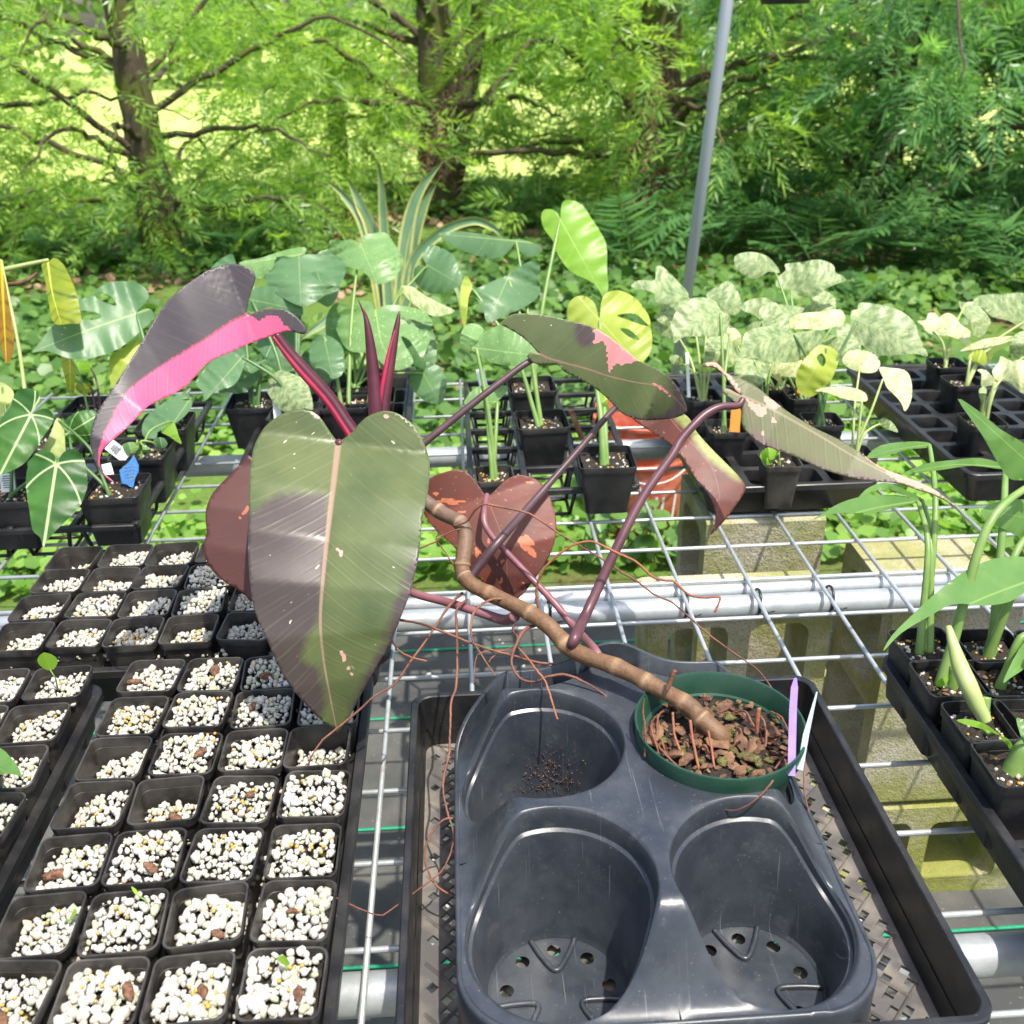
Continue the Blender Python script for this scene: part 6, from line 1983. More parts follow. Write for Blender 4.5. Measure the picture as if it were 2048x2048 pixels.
potplant('cream frilled plant near the outer corner of the right cell tray', (1965, 838), 'b', [
    lf(ZG([(1800, 700), (1830, 610), (1932, 560), (2050, 600), (2040, 800), (1932, 820), (1810, 790)]), one(ZG, (1940, 800)), one(ZG, (1950, 565)), 'varieg', d=(0.04, 0.04)),
    lf(ZG([(1640, 930), (1700, 850), (1720, 790), (1800, 830), (1932, 830), (2050, 900), (2040, 1080), (1932, 1140), (1830, 1060), (1770, 1020), (1680, 1020)]), one(ZG, (1740, 1000)), one(ZG, (2040, 1000)), 'cream', d=(0.0, -0.02)),
    lf(ZG([(1500, 920), (1580, 920), (1680, 1030), (1640, 1060), (1540, 1070), (1540, 960)]), one(ZG, (1660, 1040)), one(ZG, (1510, 925)), 'cream', d=(-0.02, -0.03)),
    lf(ZG([(1515, 1110), (1560, 1070), (1590, 1110), (1570, 1190), (1530, 1190)]), one(ZG, (1555, 1190)), one(ZG, (1560, 1075)), 'varieg', d=(-0.03, -0.03)),
], 'pet_pale', zb=0.018, petr=0.0026, group='pale plants in the right cell tray')
# --- glossy plants in the near right tray
G_ = 'glossy plants in the right tray'
potplant('glossy long leaf plant at the tray corner by the cinder block', (1852, 1287), 'b', [
    lf([(1572, 1082), (1610, 1050), (1640, 1030), (1680, 1006), (1730, 992), (1790, 990), (1835, 998), (1830, 1006), (1814, 1010), (1765, 1022), (1730, 1026), (1680, 1026), (1640, 1034), (1605, 1052)], (1834, 1002), (1575, 1080), 'glossy', d=(0.05, -0.05), b=(10, -16), res=26, arch=0.1, rise=0.05),
    lf(Z6([(190, 300), (250, 220), (350, 180), (450, 210), (570, 272), (540, 282), (400, 222), (280, 232)]), one(Z6, (565, 275)), one(Z6, (192, 298)), 'glossy', d=(0.06, 0.0), b=(0, -14), rise=0.05),
    lf(Z3([(1075, 1180), (1150, 1120), (1300, 1100), (1410, 1105), (1418, 1132), (1300, 1142), (1200, 1172), (1100, 1192)]), one(Z3, (1414, 1118)), one(Z3, (1080, 1184)), 'glossy', d=(0.08, 0.02), b=(0, -4), arch=0.0, rise=0.06),
], 'pet_green', zb=0.0135, petr=0.0034, group=G_)
potplant('glossy plant whose largest leaf sweeps over the tray corner', (1984, 1290), 'b', [
    lf(Z6([(350, 1110), (400, 1020), (520, 900), (650, 780), (800, 670), (960, 600), (1126, 590), (1260, 640), (1290, 720), (1126, 790), (1040, 840), (900, 860), (740, 850), (600, 920), (450, 1010)]), one(Z6, (1280, 680)), one(Z6, (353, 1105)), 'glossy', d=(-0.03, -0.12), b=(14, -20), res=30, tilt=0.15, rise=0.05, curl=0.5),
    lf(Z3([(1260, 1280), (1400, 1220), (1550, 1200), (1700, 1190), (1832, 1230), (1820, 1252), (1650, 1232), (1500, 1252), (1350, 1272)]), one(Z3, (1828, 1240)), one(Z3, (1265, 1278)), 'glossy', d=(0.05, -0.03), b=(0, -12), rise=0.06),
    lf(Z6([(890, 330), (1000, 280), (1126, 275), (1250, 330), (1250, 440), (1126, 485), (1020, 440), (920, 390)]), one(Z6, (1240, 390)), one(Z6, (893, 332)), 'glossy', d=(0.03, -0.02), rise=0.05),
], 'pet_green', zb=0.0135, petr=0.0042, group=G_)
potplant('glossy plant with a thick pale cut stem, second row of the right tray', (1899, 1354), 'b', [
    lf(Z3([(1570, 868), (1680, 930), (1800, 1030), (1932, 1110), (2050, 1220), (2060, 1320), (1932, 1312), (1850, 1300), (1780, 1200), (1700, 1060)]), one(Z3, (2040, 1290)), one(Z3, (1575, 872)), 'glossy', d=(0.02, -0.04), res=26, rise=0.08),
    lf(ZT([(380, 700), (430, 660), (500, 640), (480, 690), (420, 730)]), one(ZT, (495, 645)), one(ZT, (388, 705)), 'monstera_bright', d=(0, -0.02)),
], 'pet_green', zb=0.0135, petr=0.0046, group=G_)
potplant('glossy plant with a leaf cut by the frame, second row beside the stump', (2012, 1354), 'b', [
    lf(Z6([(1012, 1285), (1040, 1210), (1126, 1060), (1230, 1000), (1240, 1120), (1140, 1200), (1050, 1260)]), one(Z6, (1230, 1060)), one(Z6, (1015, 1280)), 'glossy', d=(0.0, -0.07), rise=0.04),
], 'pet_green', zb=0.0135, petr=0.004, group=G_)
tG, soilG = potplant('pot with a stubby pale stem and one thin leaf, third row', (1970, 1440), 'b', [
    lf(ZT([(560, 1010), (640, 1000), (740, 1020), (830, 1060), (920, 1135), (830, 1100), (760, 1080), (640, 1050)]), one(ZT, (918, 1132)), one(ZT, (563, 1012)), 'monstera_bright', d=(-0.03, -0.06), rise=0.0),
    lf(ZT([(915, 1140), (980, 1160), (1030, 1220), (1020, 1275), (985, 1220), (940, 1170)]), one(ZT, (918, 1142)), one(ZT, (1020, 1270)), 'monstera_bright', d=(-0.04, -0.05), rise=0.0, nopet=True),
], 'pet_green', zb=0.0135, petr=0.002, group=G_)
dg = zcd(soilG)
tubepart('cut_stem', ZT and [(x, y, d_) for (x, y), d_ in zip(ZT([(800, 1020), (770, 950), (720, 860), (660, 720), (590, 560), (540, 400), (490, 220)]), (dg, dg, dg, dg + 0.0, dg + 0.01, dg + 0.02, dg + 0.03))], [0.0065, 0.0075, 0.0085, 0.009, 0.0085, 0.006, 0.003], MAT['pet_pale'], tG, 12)
tubepart('leaf_stub', [(x, y, dg) for x, y in ZT([(800, 1020), (795, 930), (805, 815)])], [0.005, 0.005, 0.0052], MAT['pet_green'], tG, 10)
potplant('mossy pot with a green brown stem, fourth row of the right tray', (2035, 1524), 'b', [
    lf(ZT([(1060, 1000), (1126, 1020), (1200, 1150), (1190, 1300), (1120, 1200)]), one(ZT, (1190, 1290)), one(ZT, (1065, 1010)), 'glossy', d=(0.0, -0.02), pr=0.007),
], 'pet_green', zb=0.0135, petr=0.005, group=G_)
for (rx, ry, lab) in ((2075, 1438, 'glossy plant pot beyond the stubby stem, third row'), (2130, 1354, 'outermost glossy plant pot of the second row'), (2110, 1290, 'outermost glossy plant pot of the first row')):
    potplant(lab, (rx, ry), 'b', [lf([(rx - 20, ry - 120), (rx + 60, ry - 190), (rx + 160, ry - 150), (rx + 60, ry - 90)], (rx + 140, ry - 150), (rx - 15, ry - 122), 'glossy', d=(0.03, 0.0))], 'pet_green', petr=0.004, group=G_)

# leaf reaching in over the outer tray
tL, sL = potplant('dark pot whose single green leaf hangs over the outer perlite tray', (-90, 1585), 'b', [
    lf(zz(0, 1300, .1553, [(-420, 1150), (-200, 1170), (-60, 1230), (60, 1300), (150, 1400), (230, 1500), (270, 1600), (315, 1770), (280, 1650), (190, 1605), (60, 1600), (-100, 1600), (-400, 1500)]), (-70, 1500), (49, 1573), 'glossy', d=(0.0, -0.03), b=(0, -6)),
], 'pet_green', group=None)

# --- loose tags
def tag_at(label, a, b, da, mat, w, ink=None, db=None):
    A_, B_ = at(a[0], a[1], da), at(b[0], b[1], db if db else da)
    return stake(label, [A_, A_ * 0.5 + B_ * 0.5, B_], MAT[mat], w, ink=ink)


zk = zcd(at(229, 972, z=0.095))
o = thing('plant_tag', 'blue plastic tag with a diamond head in the bark pot', 'plant tag', at(262, 968, zk))
mb = MB()
vw = (Vector(CAM) - Vector(at(260, 930, zk))).normalized()
poly = ZB([(1190, 750), (1230, 690), (1275, 780), (1275, 840), (1245, 900), (1225, 990), (1190, 980), (1170, 960), (1120, 950), (1098, 830)])
fr = [Vector(at(a, b, zk - 0.01)) + vw * 0.0006 for a, b in poly]
bk = [p - vw * 0.0012 for p in fr]
n_ = len(fr)
mb.add(fr + bk, [tuple(range(n_)), tuple(range(2 * n_ - 1, n_ - 1, -1))] + [(i, (i + 1) % n_, n_ + (i + 1) % n_, n_ + i) for i in range(n_)])
mb.build('tag_plate', MAT['blue'], o, smooth=False)
for k in range(5):
    mb = MB()
    a = one(ZB, (1130 + 8 * k, 800 + 32 * k))
    b = one(ZB, (1230 + 2 * k, 790 + 30 * k))
    p, q = Vector(at(a[0], a[1], zk - 0.0125)), Vector(at(b[0], b[1], zk - 0.0125))
    up = Vector((0, 0, 0.0011))
    mb.add([p, q, q + up, p + up], [(0, 1, 2, 3)])
    mb.build('printed_line', LM['agave_edge'], o, smooth=False)
tag_at('white tag with black handwriting in the veined plant pot', one(ZB, (80, 1030)), one(ZB, (60, 860)), zcd(at(25, 980, z=0.1)) - 0.01, 'white', 0.020, (6, 0.25, 0.85))
o = tag_at('white barcode tag lying in the pot of small round leaves', one(ZB, (1170, 720)), one(ZB, (1000, 590)), zcd(at(284, 898, z=0.1)) - 0.03, 'white', 0.020, (8, 0.45, 0.8))
tag_at('white tag low in the outer open tray behind the pink leaf tip', one(ZB, (1010, 890)), one(ZB, (975, 770)), zk + 0.02, 'white', 0.014)
tag_at('pale grey tag standing in the fleck leaved plant', (556, 838), (552, 796), zcd(at(590, 822, z=0.09)) - 0.02, 'white', 0.014)
tag_at('grey white tag standing at the open tray edge', (968, 775), (960, 738), zcd(at(965, 790, z=0.09)) + 0.03, 'white', 0.016)
tag_at('brown wooden stake leaning across the open frame tray', (1165, 880), (1142, 820), zcd(at(1150, 860, z=0.06)), 'bark', 0.010)
tag_at('slim white tag standing beside the pole among variegated pots', (1378, 795), (1374, 705), zcd(at(1404, 790, z=0.1)) - 0.02, 'white', 0.006)
tag_at('orange tag standing in the pot with the broad drooping leaf', (1469, 864), (1473, 812), zcd(at(1452, 852, z=0.1)) - 0.03, 'tagorange', 0.0165)
tag_at('orange tag behind the yellow split leaf', (1600, 786), (1606, 722), zcd(at(1606, 786, z=0.1)) - 0.01, 'tagorange', 0.010)


# ------------------------------------------------------------------ bucket, pole, hanging pot
BX, BY = 0.325, 1.54
bk_ = thing('bucket', 'orange ribbed plastic bucket on the ground behind the bench', 'bucket', (BX, BY, GZ))
mb = MB()
mb.lathe((BX, BY, GZ), [(0, 0.004), (0.128, 0.0), (0.131, 0.004), (0.140, 0.20), (0.1415, 0.245), (0.149, 0.246), (0.150, 0.256), (0.143, 0.258), (0.1435, 0.285), (0.151, 0.286), (0.152, 0.297), (0.145, 0.299), (0.1455, 0.325), (0.153, 0.326), (0.154, 0.338), (0.147, 0.340), (0.148, 0.362), (0.155, 0.363), (0.156, 0.372), (0.150, 0.374), (0.146, 0.370), (0.130, 0.01), (0, 0.008)], 56)
mb.build('bucket_body', MAT['orange'], bk_, ang=35)
mb = MB()
hp = [(BX + 0.155 * math.cos(a), BY - 0.02 - 0.150 * math.sin(a), GZ + 0.345 - 0.13 * math.sin(a)) for a in np.linspace(0, math.pi, 22)]
mb.tube(hp, 0.0025, 6)
mb.build('handle', MAT['galv'], bk_)
for k in (1, 2, 4):                     # fragments of the white lettering seen through the vines
    a0 = R(-95 + 9 * k)
    mb = MB()
    vs = []
    for (da, z) in ((0, 0.06), (R(3.4), 0.06), (R(6.5), 0.155), (R(3.1), 0.155)):
        rr = 0.1308 + 0.0455 * z + 0.0012
        vs.append((BX + rr * math.cos(a0 + da), BY + rr * math.sin(a0 + da), GZ + z + 0.004 * (k % 2)))
    mb.add(vs, [(0, 1, 2, 3)])
    mb.build('white_lettering', MAT['white'], bk_, smooth=False)

pb = Vector(at(1322, 965, z=GZ))
pt_ = Vector(at(1455, 0, Y=pb.y - 0.02))
pole = thing('frame_pole', 'slim grey metal pole of the shade frame rising behind the trays', 'pole', pb)
top = pb + (pt_ - pb) * 1.75
mb = MB()
mb.tube([pb, pb.lerp(top, 0.5), top], 0.0172, 20)
mb.build('upright', MAT['pole'], pole)
mb = MB()
mb.tube([top + Vector((-2.2, 0, 0)), top, top + Vector((2.2, 0, 0))], 0.0172, 16)
mb.build('crossbar', MAT['pole'], pole)
mb = MB()
c = pb.lerp(top, 0.985)
mb.tube([c + Vector((0, 0, -0.03)), c + Vector((0, 0, 0.03))], 0.022, 16)
mb.build('clamp', MAT['galv'], pole)
hb = Vector(at(1570, 8, Y=pb.y))
hg = thing('hanging_pot', 'underside of a black pot hanging from the shade frame', 'hanging pot', (hb.x, hb.y, hb.z))
mb = MB()
mb.lathe((hb.x, hb.y, hb.z), [(0, 0), (0.062, 0.0), (0.066, 0.006), (0.088, 0.15), (0.094, 0.152), (0.094, 0.162), (0.085, 0.162), (0.06, 0.008), (0, 0.006)], 36)
mb.build('pot_body', MAT['black'], hg, ang=40)
for k in range(3):
    a = 2.1 * k + 0.4
    mb = MB()
    mb.tube([(hb.x + 0.09 * math.cos(a), hb.y + 0.09 * math.sin(a), hb.z + 0.155), (hb.x, hb.y, top.z - 0.015)], 0.0012, 5)
    mb.build('hanger_wire', MAT['galv'], hg)


# ------------------------------------------------------------------ striped sword plant behind the bench
def blade(parent, pts, wpx, d0, d1, edge=True):
    n = len(pts)
    P = crom(pts, 6)
    m_ = len(P)
    dd = np.linspace(d0, d1, m_)
    w = np.interp(np.linspace(0, 1, m_), np.linspace(0, 1, len(wpx)), wpx)
    T = np.gradient(P, axis=0)
    T /= np.linalg.norm(T, axis=1)[:, None]
    mb = MB()
    vs, S_, V_ = [], [], []
    ks = (-1, -0.62, -0.58, 0, 0.58, 0.62, 1)
    for i in range(m_):
        for k in ks:
            p = P[i] + np.array([-T[i, 1], T[i, 0]]) * w[i] * k * 0.5
            vs.append(at(p[0], p[1], dd[i] + 0.012 * (1 - k * k)))
            S_.append(k * 0.1)
            V_.append(i / m_)
    b = mb.add(vs, [])
    for i in range(m_ - 1):
        for k in range(6):
            mb.f.append((i * 7 + k, i * 7 + k + 1, i * 7 + k + 8, i * 7 + k + 7))
            mb.mi.append(1 if (edge and k in (0, 5)) else 0)
    mb.attr['s'] = [(b, np.array(S_))]
    mb.attr['v'] = [(b, np.array(V_))]
    return mb.build('blade', [LM['agave'], LM['agave_edge']], parent)


ag = at(790, 830, z=GZ)
sw = thing('sword_leaf_plant', 'clump of blue green sword leaves with yellow edges behind the bench', 'plant', ag)
da = zcd(ag)
BL = [([(800, 830), (765, 620), (730, 460), (690, 395), (655, 362)], [30, 26, 22, 14, 2]), ([(795, 830), (775, 640), (745, 470), (720, 410), (695, 357)], [34, 30, 28, 20, 2]),
      ([(792, 830), (780, 640), (768, 460), (763, 380), (757, 327)], [26, 24, 20, 14, 2]), ([(800, 830), (800, 640), (812, 480), (835, 390), (885, 322)], [34, 32, 30, 22, 2]),
      ([(805, 830), (808, 640), (825, 500), (845, 420), (872, 366)], [30, 28, 26, 20, 2]), ([(810, 830), (815, 560), (870, 475), (940, 442), (985, 455), (1005, 475)], [26, 24, 20, 18, 12, 2]),
      ([(800, 830), (790, 700), (830, 565), (880, 545), (915, 575), (925, 640)], [24, 22, 18, 16, 14, 2]), ([(790, 830), (740, 720), (690, 620), (640, 650), (600, 680)], [28, 26, 22, 18, 2])]
for pts, w in BL:
    blade(sw, pts, w, da, da - 0.08 + rng.uniform(-0.1, 0.1))


# ------------------------------------------------------------------ trees
def leafquads(pos, axis, nrm, L, W):
    """narrow leaves as folded diamonds: (n,3) arrays -> verts, tris"""
    side = np.cross(axis, nrm)
    side /= np.linalg.norm(side, axis=1)[:, None] + 1e-9
    L_, W_ = L[:, None], W[:, None]
    a = pos
    b = pos + axis * L_ * 0.45 + side * W_ * 0.5 + nrm * W_ * 0.12
    c = pos + axis * L_
    d = pos + axis * L_ * 0.45 - side * W_ * 0.5 + nrm * W_ * 0.12
    n = len(pos)
    V = np.stack([a, b, c, d], 1).reshape(-1, 3)
    i = np.arange(n) * 4
    return V, np.stack([i, i + 1, i + 2, i + 3], 1)


def sprays(centres, outward, nleaf, rg, L0=0.085, W0=0.011, tw=0.24):
    """feathery twigs: leaves set along short drooping twigs"""
    n = len(centres)
    ax = outward + rg.normal(0, 0.35, (n, 3))
    ax[:, 2] -= 0.35
    ax /= np.linalg.norm(ax, axis=1)[:, None]
    ref = rg.normal(0, 1, (n, 3)) * 0.5 + np.array([0, 0, 1.0])
    sd_ = np.cross(ax, ref)
    sd_ /= np.linalg.norm(sd_, axis=1)[:, None] + 1e-9
    nn = np.cross(sd_, ax)
    tl = rg.uniform(0.6, 1.25, n) * tw
    P, A, N, L, W = [], [], [], [], []
    for k in range(nleaf):
        u = (k // 2 + 0.5) / (nleaf / 2)
        s = 1 if k % 2 else -1
        droop = np.array([0, 0, -1.0]) * (u * u * 0.25)
        p = centres + ax * (tl * u)[:, None] + droop * tl[:, None]
        a = ax * (0.55 + 0.7 * u) + sd_ * s * (1.0 - 0.45 * u) + nn * rg.normal(0.05, 0.25, n)[:, None] + rg.normal(0, 0.13, (n, 3))
        a /= np.linalg.norm(a, axis=1)[:, None]
        P.append(p)
        A.append(a)
        N.append(nn + rg.normal(0, 0.25, (n, 3)))
        L.append(L0 * rg.uniform(0.7, 1.25, n) * (1 - 0.3 * abs(u - 0.5)))
        W.append(W0 * rg.uniform(0.8, 1.2, n))
    return leafquads(np.concatenate(P), np.concatenate(A), np.concatenate(N), np.concatenate(L), np.concatenate(W))


def tree(label, base, lean, height, rtrunk, seed, nspray, mat, crown, limbs, low=0.25, L0=0.085, twin=False, brown=0, clear=0.6):
    """trunk, limbs and a crown of leafy twigs hung on the limbs"""
    rg = np.random.default_rng(seed)
    r_ = random.Random(seed)
    B = np.array(base, float)
    t = thing('podocarp_tree', label, 'tree', base, 'trees behind the nursery bench')
    Tp = [B + np.array([0, 0, -0.05]), B + np.array([lean[0] * 0.25, lean[1] * 0.25, height * 0.25]), B + np.array([lean[0] * 0.6, lean[1] * 0.6, height * 0.55]), B + np.array([lean[0], lean[1], height])]
    P = crom(Tp, 9) + rg.normal(0, 0.008, (28, 3))
    rr = np.interp(np.linspace(0, 1, 28), [0, 0.04, 0.5, 1], [rtrunk * 1.45, rtrunk * 1.05, rtrunk * 0.7, rtrunk * 0.2])
    mb = MB()
    mb.tube(P, rr, 14)
    if twin:
        Q = crom([B + np.array([0.06, 0.02, 0.15]), B + np.array([0.20, 0, 0.7]), B + np.array([0.38, 0.1, 1.5]), B + np.array([0.6, 0.2, height * 0.8])], 8)
        mb.tube(Q, np.linspace(rtrunk * 0.75, rtrunk * 0.2, len(Q)), 12)
    mb.build('trunk', MAT['trunk'], t)
    hang, outw = [], []
    for i in range(limbs):
        a = 2 * math.pi * (i / limbs) * 2.4 + r_.uniform(-0.5, 0.5)
        zf_ = low + (1.75 - low) * (i / (limbs * 0.72)) if i < limbs * 0.72 else 1.75 + (height * 0.92 - 1.75) * (i / limbs - 0.72) / 0.28
        k = int(27 * zf_ / height)
        root_ = P[min(27, max(1, k))]
        ln = crown * (1.05 - 0.5 * zf_ / height) * r_.uniform(0.75, 1.2)
        dr = np.array([math.cos(a), math.sin(a), 0])
        rise = r_.uniform(0.05, 0.5) * ln * (1 if zf_ > 0.8 else 0.55)
        Lp = crom([root_, root_ + dr * ln * 0.35 + np.array([0, 0, rise * 0.6]), root_ + dr * ln * 0.7 + np.array([0, 0, rise]), root_ + dr * ln + np.array([0, 0, rise * 0.6 - 0.1])], 6)
        Lp = Lp + rg.normal(0, 0.012, Lp.shape)
        mb = MB()
        mb.tube(Lp, np.linspace(rtrunk * 0.20, 0.004, len(Lp)), 7)
        mb.build('limb', MAT['trunk'], t)
        # twigs hang along the outer two thirds of the limb, in clumps
        m_ = int(nspray / limbs)
        for q in range(max(3, m_ // 30)):
            u = r_.uniform(0.22, 1.0)
            c0 = Lp[min(len(Lp) - 1, int(u * (len(Lp) - 1)))] + np.array([r_.gauss(0, 0.2), r_.gauss(0, 0.2), r_.uniform(-0.65, 0.12)])
            cnt = 26
            sp_ = rg.normal(0, 1, (cnt, 3)) * np.array([0.17, 0.17, 0.11])
            hang.append(c0 + sp_)
            o_ = sp_ * np.array([1, 1, 0.4]) + dr * 0.12
            o_ /= np.linalg.norm(o_, axis=1)[:, None] + 1e-9
            outw.append(o_)
    H = np.concatenate(hang)
    Ow = np.concatenate(outw)
    ok = H[:, 2] > GZ + 0.18
    ok &= (H[:, 2] < 1.35) | (rg.random(len(H)) < 0.22)
    # keep the twigs clear of the benches
    ok &= H[:, 1] > 3.3
    infront = (np.abs(H[:, 0] - B[0] - 0.05) < 0.24) & (H[:, 1] < B[1] + 0.1) & (H[:, 2] < 1.3)
    ok &= ~(infront & (rg.random(len(H)) < clear))
    V, Fq = sprays(H[ok], Ow[ok], 18, rg, L0 * 1.22, L0 * 0.185)
    np_mesh('crown', V, Fq, MAT[mat], t, 'stuff')
    if brown:
        V, Fq = sprays(P[2] + rg.normal(0, 1, (brown, 3)) * np.array([0.14, 0.14, 0.30]) + np.array([0, -0.1, 0.55]), np.tile([0, -0.3, -1.0], (brown, 1)), 14, rg, 0.08, 0.010)
        np_mesh('dead_foliage', V, Fq, MAT['litter'], t, 'stuff')
    return t


tree('mossy forked tree with a bare leaning trunk straight behind the tall bright leaf', (-0.32, 7.15, GZ), (0.1, 0.3), 4.2, 0.17, 3, 1250, 'needle', 1.9, 17, 0.75, 0.085, True, 60, 0.93)
tree('leafy tree behind the dark pink leaf, its dark trunk half hidden', (-2.15, 5.7, GZ), (-0.1, 0.2), 4.0, 0.13, 4, 2100, 'needle', 1.7, 20, 0.45, 0.072)
tree('tree with brown shaggy bark just beside the grey pole', (1.25, 6.3, GZ), (0.05, 0.1), 4.2, 0.18, 5, 2100, 'needle', 1.75, 19, 0.55, 0.09, False, 130, 0.9)
tree('dense deep green tree beyond the cream leaved plants', (2.75, 5.9, GZ), (0.1, 0.0), 4.2, 0.14, 6, 2800, 'needle_dark', 1.8, 21, 0.40, 0.095)
tree('outermost tree on the ferny side, foliage hanging low', (4.1, 5.3, GZ), (0.0, 0.1), 4.0, 0.13, 7, 2200, 'needle_dark', 1.6, 17, 0.4, 0.095)
tree('outermost tree on the yellow strap leaf side', (-3.75, 6.4, GZ), (0.0, 0.2), 4.0, 0.14, 8, 1300, 'needle', 1.8, 17, 0.45, 0.08)
tree('thin lit tree at the lawn edge between the two darker trunks', (-1.25, 8.6, GZ), (0.1, 0.1), 3.8, 0.09, 9, 260, 'needle', 1.4, 13, 0.85, 0.08)
tree('thin tree at the lawn edge beyond the shaggy trunk', (2.0, 8.4, GZ), (0.0, 0.1), 4.0, 0.10, 10, 700, 'needle', 1.6, 15, 0.5, 0.085)

# far wood closing the lawn
rg = np.random.default_rng(77)
n = 26000
cx = rg.uniform(-26, 26, 260)
cy = rg.uniform(24, 34, 260)
cz = rg.uniform(-0.4, 6.0, 260)
k = rg.integers(0, 260, n)
pos = np.stack([cx[k], cy[k], cz[k]], 1) + rg.normal(0, 1, (n, 3)) * np.array([0.9, 0.7, 0.6])
pos[:, 2] = np.maximum(pos[:, 2], GZ + 0.05)
ax = rg.normal(0, 1, (n, 3))
ax /= np.linalg.norm(ax, axis=1)[:, None]
V, Fq = leafquads(pos, ax, rg.normal(0, 1, (n, 3)), rg.uniform(0.25, 0.5, n), rg.uniform(0.14, 0.3, n))
o = np_mesh('far_wood', V, Fq, MAT['farwood'], None, 'stuff')
tag(o, 'far off sunlit wood closing the lawn behind the trees', 'wood')


# ------------------------------------------------------------------ ferns and ground cover
def fern_mesh(seed, L, n=15):
    r_ = np.random.default_rng(seed)
    mb = MB()
    u = np.linspace(0, 1, 14)
    spine = np.stack([u * L * 0.55, np.zeros(14), L * (0.95 * u - 0.45 * u * u)], 1)
    mb.tube(spine, np.linspace(0.004, 0.001, 14), 5)
    for i in range(3, 14):
        for s in (-1, 1):
            ln = L * 0.34 * math.sin(math.pi * min(1, 0.2 + 0.8 * (i / 14))) + 0.02
            b = spine[i]
            d = np.array([0.45, s * 0.9, 0.12 + r_.normal(0, 0.12)])
            d /= np.linalg.norm(d)
            e = b + d * ln
            m_ = b + d * ln * 0.4
            w = np.array([0.9, -s * 0.45, 0]) * 0.019
            mb.add([b, m_ + w, e, m_ - w], [(0, 1, 2, 3)])
    o = mb.build('frond', MAT['fern'], smooth=False)
    me = o.data
    bpy.data.objects.remove(o)
    return me


FR = [fern_mesh(i, 0.55 + 0.05 * i) for i in range(4)]
fern_spots = [(1640, 560, 0), (1760, 540, 1), (1880, 560, 2), (1980, 500, 3), (2040, 600, 4), (1560, 500, 5), (1270, 560, 6), (1180, 520, 7), (1430, 520, 8), (1010, 470, 9), (480, 520, 10), (180, 540, 11), (1850, 480, 12), (560, 470, 13), (1700, 640, 14)]
where = ['nearest the cream plants by bare soil', 'in the middle of the row under the dense tree', 'under the dense deep green tree trunk', 'beside the outermost ferny tree', 'in front of the outermost ferny tree', 'behind the highest variegated leaves', 'at the foot of the grey pole', 'behind the tall bright leaf', 'between the pole and the variegated plants', 'at the foot of the mossy forked tree', 'behind the dark pink leaf', 'behind the yellow strap leaves', 'farthest back under the dense tree', 'beside the sword leaf clump', 'young, small, on bare soil in front of the ferns']
for (x, y, i) in fern_spots:
    b = at(x, y, z=GZ)
    t = thing('fern', 'dark green fern ' + where[i], 'fern', b, 'ferns under the trees')
    sc = 0.55 if i == 14 else rng.uniform(0.85, 1.15)
    for k in range(8):
        o = link(FR[k % 4], 'frond', t)
        o.location = b
        o.scale = (sc, sc, sc)
        o.rotation_euler = (rng.uniform(-0.15, 0.15), rng.uniform(-0.25, 0.25), k * 0.785 + rng.uniform(-0.3, 0.3))


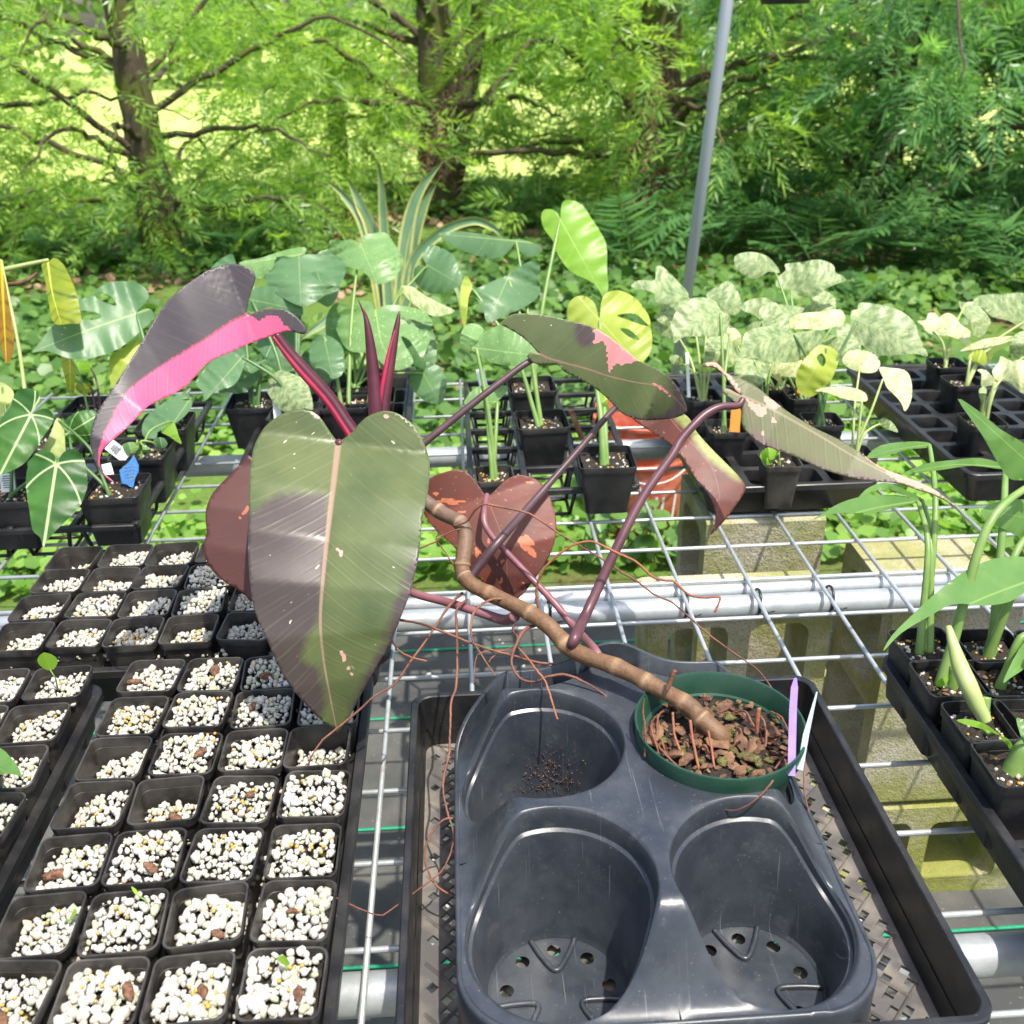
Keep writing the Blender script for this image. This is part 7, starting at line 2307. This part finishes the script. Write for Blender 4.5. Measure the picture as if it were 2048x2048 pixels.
def round_leaf_field(name, label, n, x0, x1, y0, y1, seed, size, zmax, mat, dens, cat='ground cover'):
    rg = np.random.default_rng(seed)
    x, y = rg.uniform(x0, x1, n), rg.uniform(y0, y1, n)
    # patchy: keep by a sum of waves
    f = np.sin(x * 2.1 + 1.3 * np.sin(y * 1.7)) + np.sin(y * 2.9 + x * 1.1) + np.sin(x * 5.3 - y * 4.1) * 0.6
    ok = f + rg.normal(0, 0.4, n) > dens
    x, y = x[ok], y[ok]
    n = len(x)
    z = GZ + rg.uniform(0.02, zmax, n) * (0.5 + 0.5 * rg.random(n))
    c = np.stack([x, y, z], 1)
    nn = rg.normal(0, 0.42, (n, 3)) + np.array([0, -0.25, 1.0])
    nn /= np.linalg.norm(nn, axis=1)[:, None]
    a = np.cross(nn, rg.normal(0, 1, (n, 3)))
    a /= np.linalg.norm(a, axis=1)[:, None]
    b = np.cross(nn, a)
    s = (rg.uniform(0.6, 1.3, n) * size)[:, None]
    pts = [c - a * s * 0.9]
    for ang, r_ in ((-120, 0.9), (-60, 1.0), (0, 1.15), (60, 1.0), (120, 0.9)):
        pts.append(c + (a * math.cos(R(ang)) + b * math.sin(R(ang))) * s * r_ + nn * s * 0.12 * (1 if ang in (-60, 60) else 0))
    V = np.stack([pts[1], pts[2], pts[3], pts[4], pts[5], pts[0]], 1).reshape(-1, 3)
    i = np.arange(n) * 6
    Fq = np.concatenate([np.stack([i, i + 1, i + 2, i + 5], 1), np.stack([i + 5, i + 2, i + 3, i + 4], 1)])
    o = np_mesh(name, V, Fq, MAT[mat], None, 'stuff')
    tag(o, label, cat)
    return o


round_leaf_field('ground_cover', 'low round leaved green ground cover spreading behind the bench', 20000, -3.2, 3.4, 1.24, 2.45, 21, 0.021, 0.11, 'cover', -1.25)
round_leaf_field('shade_toned_ground_cover', 'leafy green ground cover darkened for tree shade, between the bench and the trees', 17000, -3.6, 3.8, 2.05, 4.2, 24, 0.030, 0.17, 'cover_shade', -0.9)
round_leaf_field('low_weeds', 'thin green weeds on the soil under the trees', 26000, -4.5, 4.5, 3.4, 8.5, 22, 0.034, 0.16, 'cover_shade', 0.0)  # these weeds carry the tree shade in their leaf colour too
round_leaf_field('leaf_litter', 'brown fallen leaves on the soil under the trees', 9000, -4, 4.5, 2.0, 8.0, 23, 0.026, 0.035, 'litter', -0.8, 'litter')

# climbing vine by the bucket
vt = thing('vine', 'leafy vine growing up over the orange bucket', 'vine', (0.30, 1.36, GZ))
r_ = random.Random(8)
for k in range(6):
    b = Vector((0.12 + 0.07 * k, 1.33 + r_.uniform(-0.03, 0.03), GZ))
    e = b + Vector((r_.uniform(-0.06, 0.08), r_.uniform(-0.06, 0.03), r_.uniform(0.18, 0.32)))
    mdl = b.lerp(e, 0.5) + Vector((r_.uniform(-0.03, 0.03), -0.02, 0.02))
    tubepart('vine_stem', [b, mdl, e], [0.0028, 0.0022, 0.0015], MAT['pet_green'], vt, 6, 5, 0, world=True)
    for q in range(5):
        f = 0.25 + 0.16 * q
        p = b.lerp(e, f) + Vector((0, -0.01, 0))
        d = Vector((r_.uniform(-1, 1), r_.uniform(-1, 0.1), r_.uniform(-0.5, 0.3))).normalized() * r_.uniform(0.05, 0.085)
        flat_leaf('vine_leaf', p, p + d, r_.uniform(0.04, 0.06), LM['glossy'], vt, droop=0.2)
print('single pebbles', n_single[0])
